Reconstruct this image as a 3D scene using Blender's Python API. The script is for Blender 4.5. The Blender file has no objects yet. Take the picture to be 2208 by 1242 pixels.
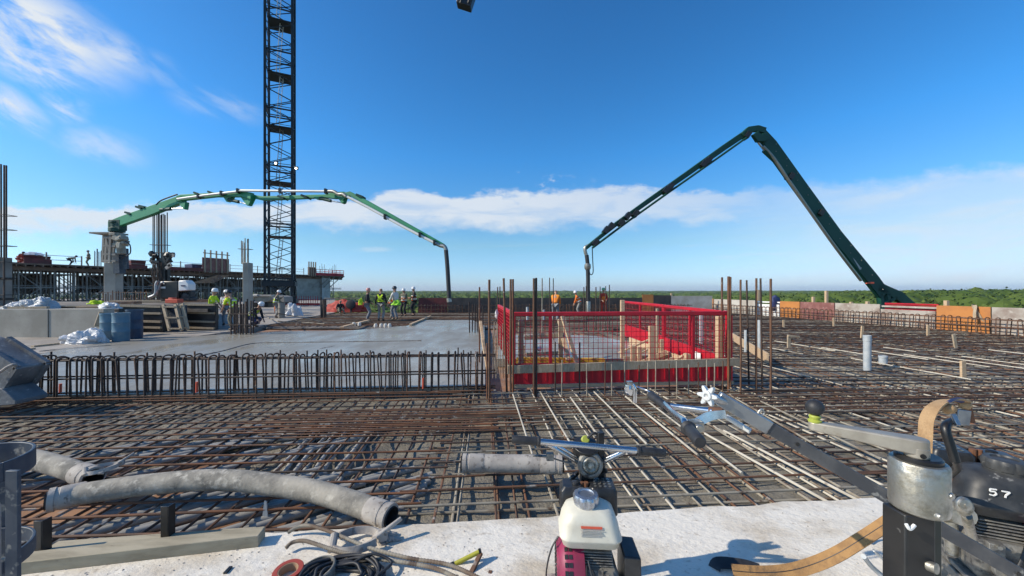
import bpy, bmesh, math, random
from mathutils import Vector, Matrix, noise
random.seed(11)
R = math.radians
V = Vector
sc = bpy.context.scene
COL = sc.collection

# ------------------------------------------------------------------ camera
F, CX, CY, H = 800.0, 1104.0, 627.0, 1.6      # focal length and horizon of the 2208 px photograph, eye height
cam = bpy.data.cameras.new('camera')
cam.sensor_width = 36.0
cam.lens = 36.0 * F / 2208.0
cam.shift_y = 6.0 / 2208.0
cam.clip_start, cam.clip_end = 0.05, 20000
co = bpy.data.objects.new('camera', cam)
co.location = (0, 0, H)
co.rotation_euler = (R(90), 0, 0)
COL.objects.link(co)
sc.camera = co

# ------------------------------------------------------------------ exposure, sun, sky
vs = sc.view_settings
vs.view_transform, vs.look, vs.gamma, vs.use_curve_mapping = 'Standard', 'None', 1.0, False
vs.exposure = 0.0
SUN_AZ, SUN_EL = R(-101), R(34)                # azimuth from +Y, negative = left
sl = bpy.data.lights.new('sun', 'SUN')
sl.energy, sl.angle, sl.color = 5.0, R(0.5), (1.0, 0.90, 0.75)
so = bpy.data.objects.new('sun', sl)
sd = V((math.sin(SUN_AZ) * math.cos(SUN_EL), math.cos(SUN_AZ) * math.cos(SUN_EL), math.sin(SUN_EL)))
so.rotation_euler = sd.to_track_quat('Z', 'Y').to_euler()
so.location = (-30, 0, 40)
COL.objects.link(so)

w = bpy.data.worlds.new('World')
sc.world = w
w.use_nodes = True
wt = w.node_tree
wt.nodes.clear()
def wn(t, **k):
    n = wt.nodes.new(t)
    for a, b in k.items():
        setattr(n, a, b)
    return n
def wl(a, b):
    wt.links.new(a, b)
def wmath(op, a, b=None, c=None, clamp=False):
    n = wn('ShaderNodeMath', operation=op, use_clamp=clamp)
    for i, x in enumerate((a, b, c)):
        if x is None:
            continue
        if isinstance(x, (int, float)):
            n.inputs[i].default_value = x
        else:
            wl(x, n.inputs[i])
    return n.outputs[0]
def wstep(x, lo, hi):                          # smooth 0..1 ramp (lo may exceed hi)
    n = wn('ShaderNodeMapRange', interpolation_type='SMOOTHSTEP')
    wl(x, n.inputs['Value'])
    if lo < hi:
        n.inputs['From Min'].default_value, n.inputs['From Max'].default_value = lo, hi
    else:
        n.inputs['From Min'].default_value, n.inputs['From Max'].default_value = hi, lo
        n.inputs['To Min'].default_value, n.inputs['To Max'].default_value = 1, 0
    return n.outputs['Result']
sky = wn('ShaderNodeTexSky', sky_type='NISHITA')
sky.sun_disc = False
sky.sun_elevation, sky.sun_rotation = SUN_EL, SUN_AZ
sky.altitude, sky.air_density, sky.dust_density, sky.ozone_density = 300, 1.0, 0.6, 2.5
tc = wn('ShaderNodeTexCoord')
sx = wn('ShaderNodeSeparateXYZ')
wl(tc.outputs['Generated'], sx.inputs[0])
dx, dy, dz = sx.outputs
az = wmath('ARCTAN2', dx, dy)                  # radians, 0 = ahead, negative = left
el = wmath('ARCSINE', dz)
# the sky's clouds are laid out by direction: u to the right, v up, for the half ahead
dyc = wmath('MAXIMUM', dy, 0.06)
U, Vv = wmath('DIVIDE', dx, dyc), wmath('DIVIDE', dz, dyc)
def lin(k, x, c):
    return wmath('MULTIPLY_ADD', x, k, c)
def wnoise(su, sv, det, rough, off, dist=0.0, skew=0.0):
    c = wn('ShaderNodeCombineXYZ')
    wl(wmath('MULTIPLY', wmath('ADD', U, wmath('MULTIPLY', Vv, skew)), su), c.inputs[0])
    wl(wmath('MULTIPLY', wmath('ADD', Vv, wmath('MULTIPLY', U, skew)), sv), c.inputs[1])
    c.inputs[2].default_value = off
    n = wn('ShaderNodeTexNoise')
    n.inputs['Scale'].default_value = 1.0
    n.inputs['Detail'].default_value = det
    n.inputs['Roughness'].default_value = rough
    n.inputs['Distortion'].default_value = dist
    wl(c.outputs[0], n.inputs['Vector'])
    return n.outputs['Fac']
def wmul(*xs):
    o = xs[0]
    for x in xs[1:]:
        o = wmath('MULTIPLY', o, x)
    return o
edge = wmath('MULTIPLY_ADD', wnoise(7, 14, 7, 0.62, 1.7), 0.12, -0.06)
vb = wmath('ADD', Vv, edge)
top = lin(0.030, U, 0.268)
bot = lin(0.014, U, 0.172)
up_d = wmath('SUBTRACT', top, vb)              # > 0 below the upper edge
lo_d = wmath('SUBTRACT', vb, bot)
bank = wmul(wstep(up_d, -0.006, 0.016), wstep(lo_d, -0.022, 0.030), wstep(U, 0.95, 0.45))
fib = wstep(wnoise(6, 26, 7, 0.6, 4.2, 0.5), 0.30, 0.58)
bank = wmul(bank, lin(0.36, fib, 0.54), wmath('MULTIPLY_ADD', wstep(U, -0.1, 0.6), -0.32, 1.0))
# thin veil at the right
tv = wmath('SUBTRACT', vb, wmath('MULTIPLY', U, 0.085))
veil = wmul(wstep(tv, 0.235, 0.185), wstep(U, 0.15, 1.2), lin(0.30, wstep(wnoise(3, 16, 6, 0.6, 9.1, 0.4, -0.12), 0.35, 0.7), 0.44))
def wblob(px, py, rx, ry, ang, gain):
    u0, v0 = (px - CX) / F, (CY - py) / F
    ca, sa = math.cos(R(ang)), math.sin(R(ang))
    du, dv = wmath('SUBTRACT', U, u0), wmath('SUBTRACT', Vv, v0)
    qa = wmath('DIVIDE', wmath('ADD', wmath('MULTIPLY', du, ca), wmath('MULTIPLY', dv, -sa)), rx / F)
    qe = wmath('DIVIDE', wmath('ADD', wmath('MULTIPLY', du, sa), wmath('MULTIPLY', dv, ca)), ry / F)
    d = wmath('SQRT', wmath('ADD', wmath('MULTIPLY', qa, qa), wmath('MULTIPLY', qe, qe)))
    return wmath('MULTIPLY', wstep(d, 1.0, 0.1), gain)
bl = wblob(70, 60, 300, 120, 28, 1.25)
for a in ((60, 135, 190, 70, 30, 1.0), (20, 230, 140, 55, 30, 1.05), (135, 222, 90, 52, 35, 0.85), (230, 105, 150, 60, 30, 0.75), (350, 150, 80, 40, 35, 0.35), (215, 315, 150, 55, 12, 0.55), (470, 228, 140, 48, 14, 0.42), (800, 538, 60, 9, 0, 0.5)):
    bl = wmath('MAXIMUM', bl, wblob(*a))
soft = wstep(wnoise(6, 13, 8, 0.60, 3.7, 0.30, 0.45), 0.36, 0.66)
streak = wmul(bl, lin(0.95, soft, 0.04))
puff = wmul(wstep(wnoise(20, 40, 4, 0.6, 3.3), 0.56, 0.74), wblob(1140, 392, 170, 30, 0, 0.75))
strata = wmul(wstep(wnoise(2.0, 26, 6, 0.65, 6.6, 0.3, -0.04), 0.52, 0.74), wstep(Vv, 0.17, 0.11), wstep(Vv, 0.01, 0.05), wstep(U, -0.5, 0.6), 0.42)
mask = wmath('MAXIMUM', wmath('MAXIMUM', bank, veil), wmath('MAXIMUM', wmath('MAXIMUM', streak, puff), strata))
mask = wmul(mask, wstep(dy, 0.05, 0.2))
cb = wn('ShaderNodeTexNoise')
cb.inputs['Scale'].default_value, cb.inputs['Detail'].default_value = 3.0, 6
wl(tc.outputs['Generated'], cb.inputs['Vector'])
behind = wmul(wstep(dy, 0.1, -0.2), wstep(cb.outputs['Fac'], 0.5, 0.7), 0.6)
mask = wmath('MAXIMUM', mask, behind, clamp=True)
mask = wmul(mask, wstep(el, 0.0, 0.02))
# colour of the clear air by height, over the sky model
ramp = wn('ShaderNodeValToRGB')
wl(wmath('DIVIDE', el, 0.8), ramp.inputs[0])
cr_ = ramp.color_ramp
cr_.elements[0].position, cr_.elements[0].color = 0.0, (0.50, 0.655, 1.0, 1)
cr_.elements[1].position, cr_.elements[1].color = 1.0, (0.40, 0.59, 0.76, 1)
for p_, c_ in ((0.07, (0.50, 0.645, 0.86, 1)), (0.15, (0.50, 0.635, 0.69, 1)), (0.42, (0.455, 0.72, 0.91, 1))):
    e_ = cr_.elements.new(p_)
    e_.color = c_
hsv = wn('ShaderNodeHueSaturation')
hsv.inputs['Saturation'].default_value = 1.12
hsv.inputs['Value'].default_value = 1.0
tint = wn('ShaderNodeMix', data_type='RGBA', blend_type='MULTIPLY')
tint.inputs['Factor'].default_value = 1.0
wl(sky.outputs[0], tint.inputs['A'])
wl(ramp.outputs[0], tint.inputs['B'])
gain = wn('ShaderNodeVectorMath', operation='SCALE')
gain.inputs['Scale'].default_value = 2.2
wl(tint.outputs['Result'], gain.inputs[0])
wl(gain.outputs[0], hsv.inputs['Color'])
mixc = wn('ShaderNodeMix', data_type='RGBA')
wl(mask, mixc.inputs['Factor'])
wl(hsv.outputs[0], mixc.inputs['A'])
SKY_STRENGTH = 0.10
mixc.inputs['B'].default_value = (7.6, 8.2, 8.9, 1)
bg = wn('ShaderNodeBackground')
bg.inputs['Strength'].default_value = SKY_STRENGTH
wl(mixc.outputs['Result'], bg.inputs['Color'])
wo = wn('ShaderNodeOutputWorld')
wl(bg.outputs[0], wo.inputs['Surface'])

# ------------------------------------------------------------------ helpers
def G(px, py, z=0.0):                          # where a line of sight meets the level z
    Y = (H - z) * F / (py - CY)
    return V(((px - CX) / F * Y, Y, z))
def at(px, py, Y):                             # the point on a line of sight Y metres ahead
    return V(((px - CX) / F * Y, Y, H - (py - CY) / F * Y))
def onplane(px, py, A, B):                     # where a line of sight meets the upright plane through A and B
    u = (px - CX) / F
    ax, ay, bx, by = A[0], A[1], B[0], B[1]
    ex, ey = bx - ax, by - ay
    t = (u * ay - ax) / (ex - u * ey)
    Y = ay + t * ey
    return at(px, py, Y)

class MB:
    def __init__(s, xf=None):
        s.v, s.f, s.mi, s.cur, s.xf = [], [], [], 0, xf
    def add(s, vs, fs):
        o = len(s.v)
        if s.xf is not None:
            vs = [s.xf @ V(p) for p in vs]
        s.v += [tuple(p) for p in vs]
        s.f += [tuple(i + o for i in f) for f in fs]
        s.mi += [s.cur] * len(fs)
        return s
    def box(s, c, size, rot=None):
        hx, hy, hz = size[0] / 2, size[1] / 2, size[2] / 2
        vs = [V((x, y, z)) for x in (-hx, hx) for y in (-hy, hy) for z in (-hz, hz)]
        if rot is not None:
            vs = [rot @ p for p in vs]
        c = V(c)
        return s.add([p + c for p in vs], [(0, 1, 3, 2), (4, 6, 7, 5), (0, 4, 5, 1), (2, 3, 7, 6), (0, 2, 6, 4), (1, 5, 7, 3)])
    def beam(s, p0, p1, wd, ht, up=(0, 0, 1), w1=None, h1=None):
        p0, p1 = V(p0), V(p1)
        d = (p1 - p0).normalized()
        up = V(up)
        if abs(d.dot(up)) > 0.98:
            up = V((0, 1, 0))
        sx_ = d.cross(up).normalized()
        uz = sx_.cross(d).normalized()
        w1 = wd if w1 is None else w1
        h1 = ht if h1 is None else h1
        vs = []
        for p, a, b in ((p0, wd, ht), (p1, w1, h1)):
            for i, j in ((-1, -1), (1, -1), (1, 1), (-1, 1)):
                vs.append(p + sx_ * (i * a / 2) + uz * (j * b / 2))
        return s.add(vs, [(0, 3, 2, 1), (4, 5, 6, 7), (0, 1, 5, 4), (1, 2, 6, 5), (2, 3, 7, 6), (3, 0, 4, 7)])
    def cyl(s, p0, p1, r0, r1=None, n=8, cap=True):
        p0, p1 = V(p0), V(p1)
        r1 = r0 if r1 is None else r1
        d = (p1 - p0).normalized()
        a = d.orthogonal().normalized()
        b = d.cross(a)
        vs = []
        for p, r in ((p0, r0), (p1, r1)):
            for i in range(n):
                t = 2 * math.pi * i / n
                vs.append(p + (a * math.cos(t) + b * math.sin(t)) * r)
        fs = [(i, (i + 1) % n, n + (i + 1) % n, n + i) for i in range(n)]
        if cap:
            fs += [tuple(range(n - 1, -1, -1)), tuple(range(n, 2 * n))]
        return s.add(vs, fs)
    def tube(s, pts, r, n=8, closed=False, cap=True):
        pts = [V(p) for p in pts]
        m = len(pts)
        rf = r if callable(r) else (lambda i: r)
        vs, fs = [], []
        nrm = None
        for i in range(m):
            if closed:
                d = pts[(i + 1) % m] - pts[i - 1]
            else:
                d = pts[min(i + 1, m - 1)] - pts[max(i - 1, 0)]
            if d.length < 1e-9:
                d = V((0, 0, 1))
            d.normalize()
            nrm = d.orthogonal().normalized() if nrm is None else (nrm - d * nrm.dot(d))
            if nrm.length < 1e-6:
                nrm = d.orthogonal()
            nrm.normalize()
            b = d.cross(nrm)
            for k in range(n):
                t = 2 * math.pi * k / n
                vs.append(pts[i] + (nrm * math.cos(t) + b * math.sin(t)) * rf(i))
        for i in range(m if closed else m - 1):
            j = (i + 1) % m
            for k in range(n):
                l = (k + 1) % n
                fs.append((i * n + k, i * n + l, j * n + l, j * n + k))
        if cap and not closed:
            fs += [tuple(range(n - 1, -1, -1)), tuple(range((m - 1) * n, m * n))]
        return s.add(vs, fs)
    def lathe(s, c, axis, prof, n=16, cap=True):
        c, d = V(c), V(axis).normalized()
        a = d.orthogonal().normalized()
        b = d.cross(a)
        vs = []
        for r, h in prof:
            for i in range(n):
                t = 2 * math.pi * i / n
                vs.append(c + d * h + (a * math.cos(t) + b * math.sin(t)) * max(r, 1e-4))
        fs = []
        for k in range(len(prof) - 1):
            for i in range(n):
                j = (i + 1) % n
                fs.append((k * n + i, k * n + j, (k + 1) * n + j, (k + 1) * n + i))
        if cap:
            fs += [tuple(range(n - 1, -1, -1)), tuple(range((len(prof) - 1) * n, len(prof) * n))]
        return s.add(vs, fs)
    def sphere(s, c, r, n=10, sc3=(1, 1, 1), jit=0.0, seed=0):
        vs, fs = [], []
        m = n // 2 + 1
        for i in range(m + 1):
            t = math.pi * i / m
            for j in range(n):
                p = 2 * math.pi * j / n
                q = V((math.sin(t) * math.cos(p), math.sin(t) * math.sin(p), math.cos(t)))
                k = 1.0 + (jit * noise.noise(q * 1.7 + V((seed * 3.1, seed, 0))) if jit else 0)
                vs.append(V(c) + V((q.x * r * sc3[0], q.y * r * sc3[1], q.z * r * sc3[2])) * k)
        for i in range(m):
            for j in range(n):
                k = (j + 1) % n
                fs.append((i * n + j, (i + 1) * n + j, (i + 1) * n + k, i * n + k))
        return s.add(vs, fs)
    def prism(s, poly, vec):
        poly = [V(p) for p in poly]
        vec = V(vec)
        n = len(poly)
        fs = [tuple(range(n)), tuple(range(2 * n - 1, n - 1, -1))]
        fs += [(i, i + n, (i + 1) % n + n, (i + 1) % n) for i in range(n)]
        return s.add(poly + [p + vec for p in poly], fs)
    def rrloft(s, rings, n=6, cap=True):       # rings: (cx, cy, z, half x, half y, corner radius)
        vs, fs = [], []
        m = 4 * (n + 1)
        for cx, cy, z, hx, hy, r in rings:
            r = min(r, hx * 0.999, hy * 0.999)
            for q, (sx_, sy_) in enumerate(((1, 1), (-1, 1), (-1, -1), (1, -1))):
                for k in range(n + 1):
                    t = math.pi / 2 * (q + k / n)
                    vs.append(V((cx + sx_ * (hx - r) + r * math.cos(t), cy + sy_ * (hy - r) + r * math.sin(t), z)))
        for i in range(len(rings) - 1):
            for k in range(m):
                l = (k + 1) % m
                fs.append((i * m + k, i * m + l, (i + 1) * m + l, (i + 1) * m + k))
        if cap:
            fs += [tuple(range(m - 1, -1, -1)), tuple(range((len(rings) - 1) * m, len(rings) * m))]
        return s.add(vs, fs)
    def ribbon(s, pts, sides, wd, th):         # a strap: centre points and sideways directions
        pts = [V(p) for p in pts]
        vs, fs = [], []
        for i, p in enumerate(pts):
            d = (pts[min(i + 1, len(pts) - 1)] - pts[max(i - 1, 0)]).normalized()
            sd_ = V(sides[i] if isinstance(sides, list) else sides)
            sd_ = (sd_ - d * sd_.dot(d)).normalized()
            nn = d.cross(sd_).normalized()
            for a, b in ((-1, -1), (1, -1), (1, 1), (-1, 1)):
                vs.append(p + sd_ * (a * wd / 2) + nn * (b * th / 2))
        for i in range(len(pts) - 1):
            for k in range(4):
                l = (k + 1) % 4
                fs.append((i * 4 + k, i * 4 + l, i * 4 + 4 + l, i * 4 + 4 + k))
        n = len(pts) * 4
        fs += [(3, 2, 1, 0), (n - 4, n - 3, n - 2, n - 1)]
        return s.add(vs, fs)
    def build(s, name, mats, parent=None, smooth=35, bevel=0.0, recenter=True):
        me = bpy.data.meshes.new(name)
        vv = s.v
        off = V((0, 0, 0))
        if parent is None and recenter and vv:
            xs = [p[0] for p in vv]; ys = [p[1] for p in vv]; zs = [p[2] for p in vv]
            off = V(((min(xs) + max(xs)) / 2, (min(ys) + max(ys)) / 2, min(zs)))
            vv = [(p[0] - off.x, p[1] - off.y, p[2] - off.z) for p in vv]
        me.from_pydata(vv, [], s.f)
        mats = mats if isinstance(mats, (list, tuple)) else [mats]
        for m in mats:
            me.materials.append(m)
        if len(mats) > 1:
            me.polygons.foreach_set('material_index', s.mi)
        me.validate()
        bm = bmesh.new()
        bm.from_mesh(me)
        bmesh.ops.recalc_face_normals(bm, faces=bm.faces)
        bm.to_mesh(me)
        bm.free()
        if smooth:
            me.polygons.foreach_set('use_smooth', [True] * len(me.polygons))
            me.set_sharp_from_angle(angle=R(smooth))
        o = bpy.data.objects.new(name, me)
        COL.objects.link(o)
        if parent is not None:
            o.parent = parent
            if parent.type == 'EMPTY':
                o.location = -parent.location
        else:
            o.location = off
        if bevel:
            b = o.modifiers.new('Bevel', 'BEVEL')
            b.width, b.segments, b.limit_method, b.angle_limit = bevel, 2, 'ANGLE', R(40)
            b.harden_normals = False
        return o

def tag(o, label=None, cat=None, group=None, kind=None):
    for k, x in (('label', label), ('category', cat), ('group', group), ('kind', kind)):
        if x:
            o[k] = x
    return o
def thing(name, label, cat, loc=(0, 0, 0), group=None):
    o = bpy.data.objects.new(name, None)
    o.empty_display_size = 0.2
    o.location = loc
    COL.objects.link(o)
    return tag(o, label, cat, group)
def clone_part(o, parent, shift=(0, 0, 0)):
    c = o.copy()
    COL.objects.link(c)
    c.parent = parent
    return c
def smoothpts(pts, k=6):                       # Catmull-Rom through the points
    pts = [V(p) for p in pts]
    out = []
    for i in range(len(pts) - 1):
        p0, p1, p2, p3 = pts[max(i - 1, 0)], pts[i], pts[i + 1], pts[min(i + 2, len(pts) - 1)]
        for j in range(k):
            t = j / k
            out.append(0.5 * ((2 * p1) + (p2 - p0) * t + (2 * p0 - 5 * p1 + 4 * p2 - p3) * t * t + (3 * p1 - p0 - 3 * p2 + p3) * t ** 3))
    out.append(pts[-1])
    return out

# ------------------------------------------------------------------ materials
def mat(name, col, rough=0.6, metal=0.0, col2=None, scale=4.0, lo=0.4, hi=0.6, col3=None, scale3=30.0, lo3=0.6, hi3=0.68,
        bump=0.0, bscale=30.0, spec=0.5, emit=None, stretch=None, rough2=None, trans=0.0, det=5.0):
    m = bpy.data.materials.new(name)
    m.use_nodes = True
    t = m.node_tree
    t.nodes.clear()
    N, L = t.nodes.new, t.links.new
    out = N('ShaderNodeOutputMaterial')
    b = N('ShaderNodeBsdfPrincipled')
    L(b.outputs[0], out.inputs[0])
    b.inputs['Roughness'].default_value = rough
    b.inputs['Metallic'].default_value = metal
    b.inputs['Specular IOR Level'].default_value = spec
    b.inputs['Base Color'].default_value = (*col, 1)
    if trans:
        b.inputs['Transmission Weight'].default_value = trans
    if emit:
        b.inputs['Emission Color'].default_value = (*emit[0], 1)
        b.inputs['Emission Strength'].default_value = emit[1]
    tcn = N('ShaderNodeTexCoord')
    vec = tcn.outputs['Object']
    if stretch:
        mp = N('ShaderNodeMapping')
        mp.inputs['Scale'].default_value = stretch
        L(vec, mp.inputs[0])
        vec = mp.outputs[0]
    cur = None
    def ns(s_, d_=det, r_=0.6):
        n = N('ShaderNodeTexNoise')
        n.inputs['Scale'].default_value = s_
        n.inputs['Detail'].default_value = d_
        n.inputs['Roughness'].default_value = r_
        L(vec, n.inputs['Vector'])
        return n.outputs['Fac']
    def ramp(x, a, c):
        r = N('ShaderNodeMapRange')
        L(x, r.inputs['Value'])
        r.inputs['From Min'].default_value, r.inputs['From Max'].default_value = a, c
        return r.outputs[0]
    if col2:
        mx = N('ShaderNodeMix')
        mx.data_type = 'RGBA'
        f = ramp(ns(scale), lo, hi)
        L(f, mx.inputs['Factor'])
        mx.inputs['A'].default_value = (*col, 1)
        mx.inputs['B'].default_value = (*col2, 1)
        cur = mx.outputs['Result']
        if rough2 is not None:
            rr = N('ShaderNodeMapRange')
            L(f, rr.inputs['Value'])
            rr.inputs['To Min'].default_value, rr.inputs['To Max'].default_value = rough, rough2
            L(rr.outputs[0], b.inputs['Roughness'])
    if col3:
        mx = N('ShaderNodeMix')
        mx.data_type = 'RGBA'
        L(ramp(ns(scale3, 3.0), lo3, hi3), mx.inputs['Factor'])
        if cur:
            L(cur, mx.inputs['A'])
        else:
            mx.inputs['A'].default_value = (*col, 1)
        mx.inputs['B'].default_value = (*col3, 1)
        cur = mx.outputs['Result']
    if cur:
        L(cur, b.inputs['Base Color'])
    if bump:
        bn = N('ShaderNodeBump')
        bn.inputs['Strength'].default_value = 1.0
        bn.inputs['Distance'].default_value = bump
        L(ns(bscale, 6.0, 0.65), bn.inputs['Height'])
        L(bn.outputs[0], b.inputs['Normal'])
    return m

M = {}
M['ledge'] = mat('pale_concrete', (0.77, 0.715, 0.615), 0.85, col2=(0.50, 0.415, 0.30), scale=1.7, lo=0.46, hi=0.70, col3=(0.40, 0.33, 0.25), scale3=17, lo3=0.60, hi3=0.80, bump=0.012, bscale=15, stretch=(1, 1.5, 1))
M['wet'] = mat('wet_concrete', (0.235, 0.212, 0.165), 0.5, col2=(0.34, 0.308, 0.245), scale=0.55, lo=0.36, hi=0.64, rough2=0.15, col3=(0.20, 0.18, 0.14), scale3=3.2, lo3=0.56, hi3=0.74, bump=0.010, bscale=1.6, spec=0.5, stretch=(1.6, 0.7, 1))
M['fresh'] = mat('rough_fresh_concrete', (0.185, 0.163, 0.122), 0.55, col2=(0.25, 0.222, 0.168), scale=1.3, lo=0.38, hi=0.62, col3=(0.13, 0.12, 0.105), scale3=26, lo3=0.55, hi3=0.7, bump=0.02, bscale=34)
M['ply'] = mat('brown_plywood', (0.34, 0.18, 0.09), 0.65, col2=(0.17, 0.09, 0.055), scale=1.2, lo=0.42, hi=0.6, col3=(0.33, 0.30, 0.27), scale3=7, lo3=0.58, hi3=0.7)
M['floor'] = mat('dusty_floor_concrete', (0.36, 0.32, 0.27), 0.9, col2=(0.24, 0.21, 0.18), scale=0.7, col3=(0.14, 0.12, 0.10), scale3=6, lo3=0.6, hi3=0.7, bump=0.01, bscale=8)
M['rust'] = mat('rusty_rebar', (0.085, 0.047, 0.030), 0.75, 0.0, col2=(0.16, 0.075, 0.038), scale=3.0, col3=(0.33, 0.31, 0.28), scale3=9, lo3=0.62, hi3=0.70, bump=0.002, bscale=120)
M['dark'] = mat('dark_rebar', (0.034, 0.026, 0.022), 0.7, 0.0, col2=(0.075, 0.043, 0.029), scale=4.0, col3=(0.26, 0.25, 0.23), scale3=8, lo3=0.66, hi3=0.74)
M['splash'] = mat('cement_splashed_rebar', (0.31, 0.28, 0.22), 0.8, 0.0, col2=(0.15, 0.10, 0.065), scale=2.2, lo=0.46, hi=0.60, col3=(0.10, 0.07, 0.05), scale3=7, lo3=0.60, hi3=0.68)
M['white_bar'] = mat('cement_coated_rebar', (0.52, 0.475, 0.385), 0.8, 0.0, col2=(0.32, 0.275, 0.21), scale=2.0, lo=0.5, hi=0.66, col3=(0.15, 0.11, 0.08), scale3=5, lo3=0.62, hi3=0.70)
M['orange_rust'] = mat('bright_rust_rebar', (0.20, 0.082, 0.036), 0.8, 0.0, col2=(0.10, 0.05, 0.03), scale=2.6)
M['conduit'] = mat('grey_conduit_plastic', (0.285, 0.275, 0.25), 0.55, col2=(0.36, 0.345, 0.305), scale=1.5, col3=(0.40, 0.39, 0.36), scale3=10, lo3=0.62, hi3=0.72)
M['pvc'] = mat('pale_grey_plastic_pipe', (0.36, 0.40, 0.42), 0.45, col2=(0.46, 0.48, 0.48), scale=6)
M['red'] = mat('red_paint', (0.50, 0.007, 0.022), 0.5, col2=(0.40, 0.007, 0.018), scale=5, col3=(0.36, 0.12, 0.10), scale3=18, lo3=0.72, hi3=0.8)
M['darkred'] = mat('dull_red_paint', (0.15, 0.022, 0.022), 0.6, col2=(0.085, 0.02, 0.018), scale=3)
M['wood'] = mat('raw_timber', (0.46, 0.32, 0.19), 0.75, col2=(0.56, 0.41, 0.26), scale=9, col3=(0.25, 0.16, 0.09), scale3=26, lo3=0.62, hi3=0.74, stretch=(1, 1, 4))
M['oldwood'] = mat('weathered_timber', (0.34, 0.26, 0.17), 0.85, col2=(0.43, 0.345, 0.24), scale=8, col3=(0.15, 0.11, 0.08), scale3=22, lo3=0.6, hi3=0.74, stretch=(3, 3, 1))
M['orangeply'] = mat('orange_form_plywood', (0.50, 0.20, 0.05), 0.6, col2=(0.40, 0.155, 0.045), scale=1.5, col3=(0.42, 0.24, 0.12), scale3=9, lo3=0.68, hi3=0.8)
M['maroonply'] = mat('maroon_form_plywood', (0.20, 0.075, 0.065), 0.6, col2=(0.27, 0.12, 0.10), scale=2.5, col3=(0.42, 0.33, 0.28), scale3=9, lo3=0.64, hi3=0.72)
M['greyform'] = mat('grey_dusty_formwork', (0.40, 0.36, 0.31), 0.85, col2=(0.25, 0.19, 0.155), scale=0.9, lo=0.45, hi=0.58, col3=(0.5, 0.46, 0.4), scale3=6, lo3=0.6, hi3=0.75)
M['paleform'] = mat('pale_formwork', (0.50, 0.47, 0.42), 0.85, col2=(0.38, 0.34, 0.29), scale=1.4)
M['blackform'] = mat('black_film_plywood', (0.028, 0.026, 0.026), 0.5, col2=(0.06, 0.05, 0.045), scale=1.6)
M['concrete'] = mat('grey_cast_concrete', (0.38, 0.35, 0.295), 0.85, col2=(0.28, 0.255, 0.21), scale=0.8, lo=0.42, hi=0.62, col3=(0.2, 0.19, 0.17), scale3=12, lo3=0.66, hi3=0.76, bump=0.004, bscale=12)
M['green'] = mat('green_boom_paint', (0.010, 0.25, 0.105), 0.5, col2=(0.009, 0.19, 0.085), scale=0.5, col3=(0.12, 0.17, 0.14), scale3=5, lo3=0.7, hi3=0.8)
M['dgreen'] = mat('dark_green_and_shaded_boom', (0.004, 0.066, 0.042), 0.6, col2=(0.003, 0.050, 0.033), scale=0.4)  # dark green parts; on the right boom it also paints in the shade
M['mast'] = mat('dark_teal_steel_paint', (0.004, 0.012, 0.018), 0.6, col2=(0.006, 0.017, 0.023), scale=0.5)
M['whitepipe'] = mat('white_steel_pipe', (0.72, 0.72, 0.68), 0.4, col2=(0.55, 0.55, 0.52), scale=0.8, lo=0.5, hi=0.75)
M['rubber'] = mat('black_rubber', (0.018, 0.018, 0.02), 0.55, col2=(0.035, 0.035, 0.036), scale=14)
M['hose'] = mat('cement_caked_hose', (0.37, 0.335, 0.275), 0.85, col2=(0.14, 0.13, 0.11), scale=4.5, lo=0.42, hi=0.66, col3=(0.50, 0.46, 0.385), scale3=16, lo3=0.54, hi3=0.72, bump=0.005, bscale=40)
M['steelpipe'] = mat('cement_stained_pipe', (0.43, 0.39, 0.34), 0.8, col2=(0.30, 0.27, 0.24), scale=6, col3=(0.18, 0.155, 0.13), scale3=26, lo3=0.56, hi3=0.68, bump=0.003, bscale=40)
M['chrome'] = mat('chromed_steel', (0.62, 0.63, 0.65), 0.13, 1.0, col2=(0.5, 0.5, 0.5), scale=8, rough2=0.3)
M['alu'] = mat('dull_aluminium', (0.42, 0.43, 0.44), 0.38, 0.9, col2=(0.30, 0.30, 0.30), scale=7, rough2=0.6, col3=(0.44, 0.42, 0.38), scale3=20, lo3=0.66, hi3=0.76)
M['alubar'] = mat('scuffed_grey_bar', (0.07, 0.073, 0.08), 0.42, 0.3, col2=(0.125, 0.125, 0.125), scale=9, col3=(0.36, 0.35, 0.32), scale3=26, lo3=0.64, hi3=0.74)
M['nickel'] = mat('worn_plated_steel', (0.48, 0.46, 0.41), 0.34, 0.85, col2=(0.25, 0.235, 0.19), scale=26, lo=0.42, hi=0.62, rough2=0.62, col3=(0.46, 0.42, 0.33), scale3=44, lo3=0.58, hi3=0.70, bump=.0015, bscale=70)
M['crank'] = mat('bare_cast_crank', (0.46, 0.415, 0.34), 0.5, 0.55, col2=(0.36, 0.32, 0.26), scale=16, col3=(0.30, 0.24, 0.17), scale3=30, lo3=0.62, hi3=0.74)
M['blacksteel'] = mat('black_painted_steel', (0.011, 0.011, 0.012), 0.4, col2=(0.022, 0.021, 0.02), scale=12, col3=(0.30, 0.29, 0.27), scale3=18, lo3=0.70, hi3=0.76)
M['bluesteel'] = mat('dirty_dark_blue_steel', (0.020, 0.036, 0.062), 0.5, col2=(0.045, 0.06, 0.08), scale=10, col3=(0.26, 0.25, 0.22), scale3=16, lo3=0.60, hi3=0.68)
M['whiteplastic'] = mat('off_white_tank_plastic', (0.66, 0.63, 0.52), 0.42, col2=(0.54, 0.50, 0.40), scale=6, lo=0.48, hi=0.72, col3=(0.27, 0.22, 0.16), scale3=26, lo3=0.67, hi3=0.76)
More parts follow.
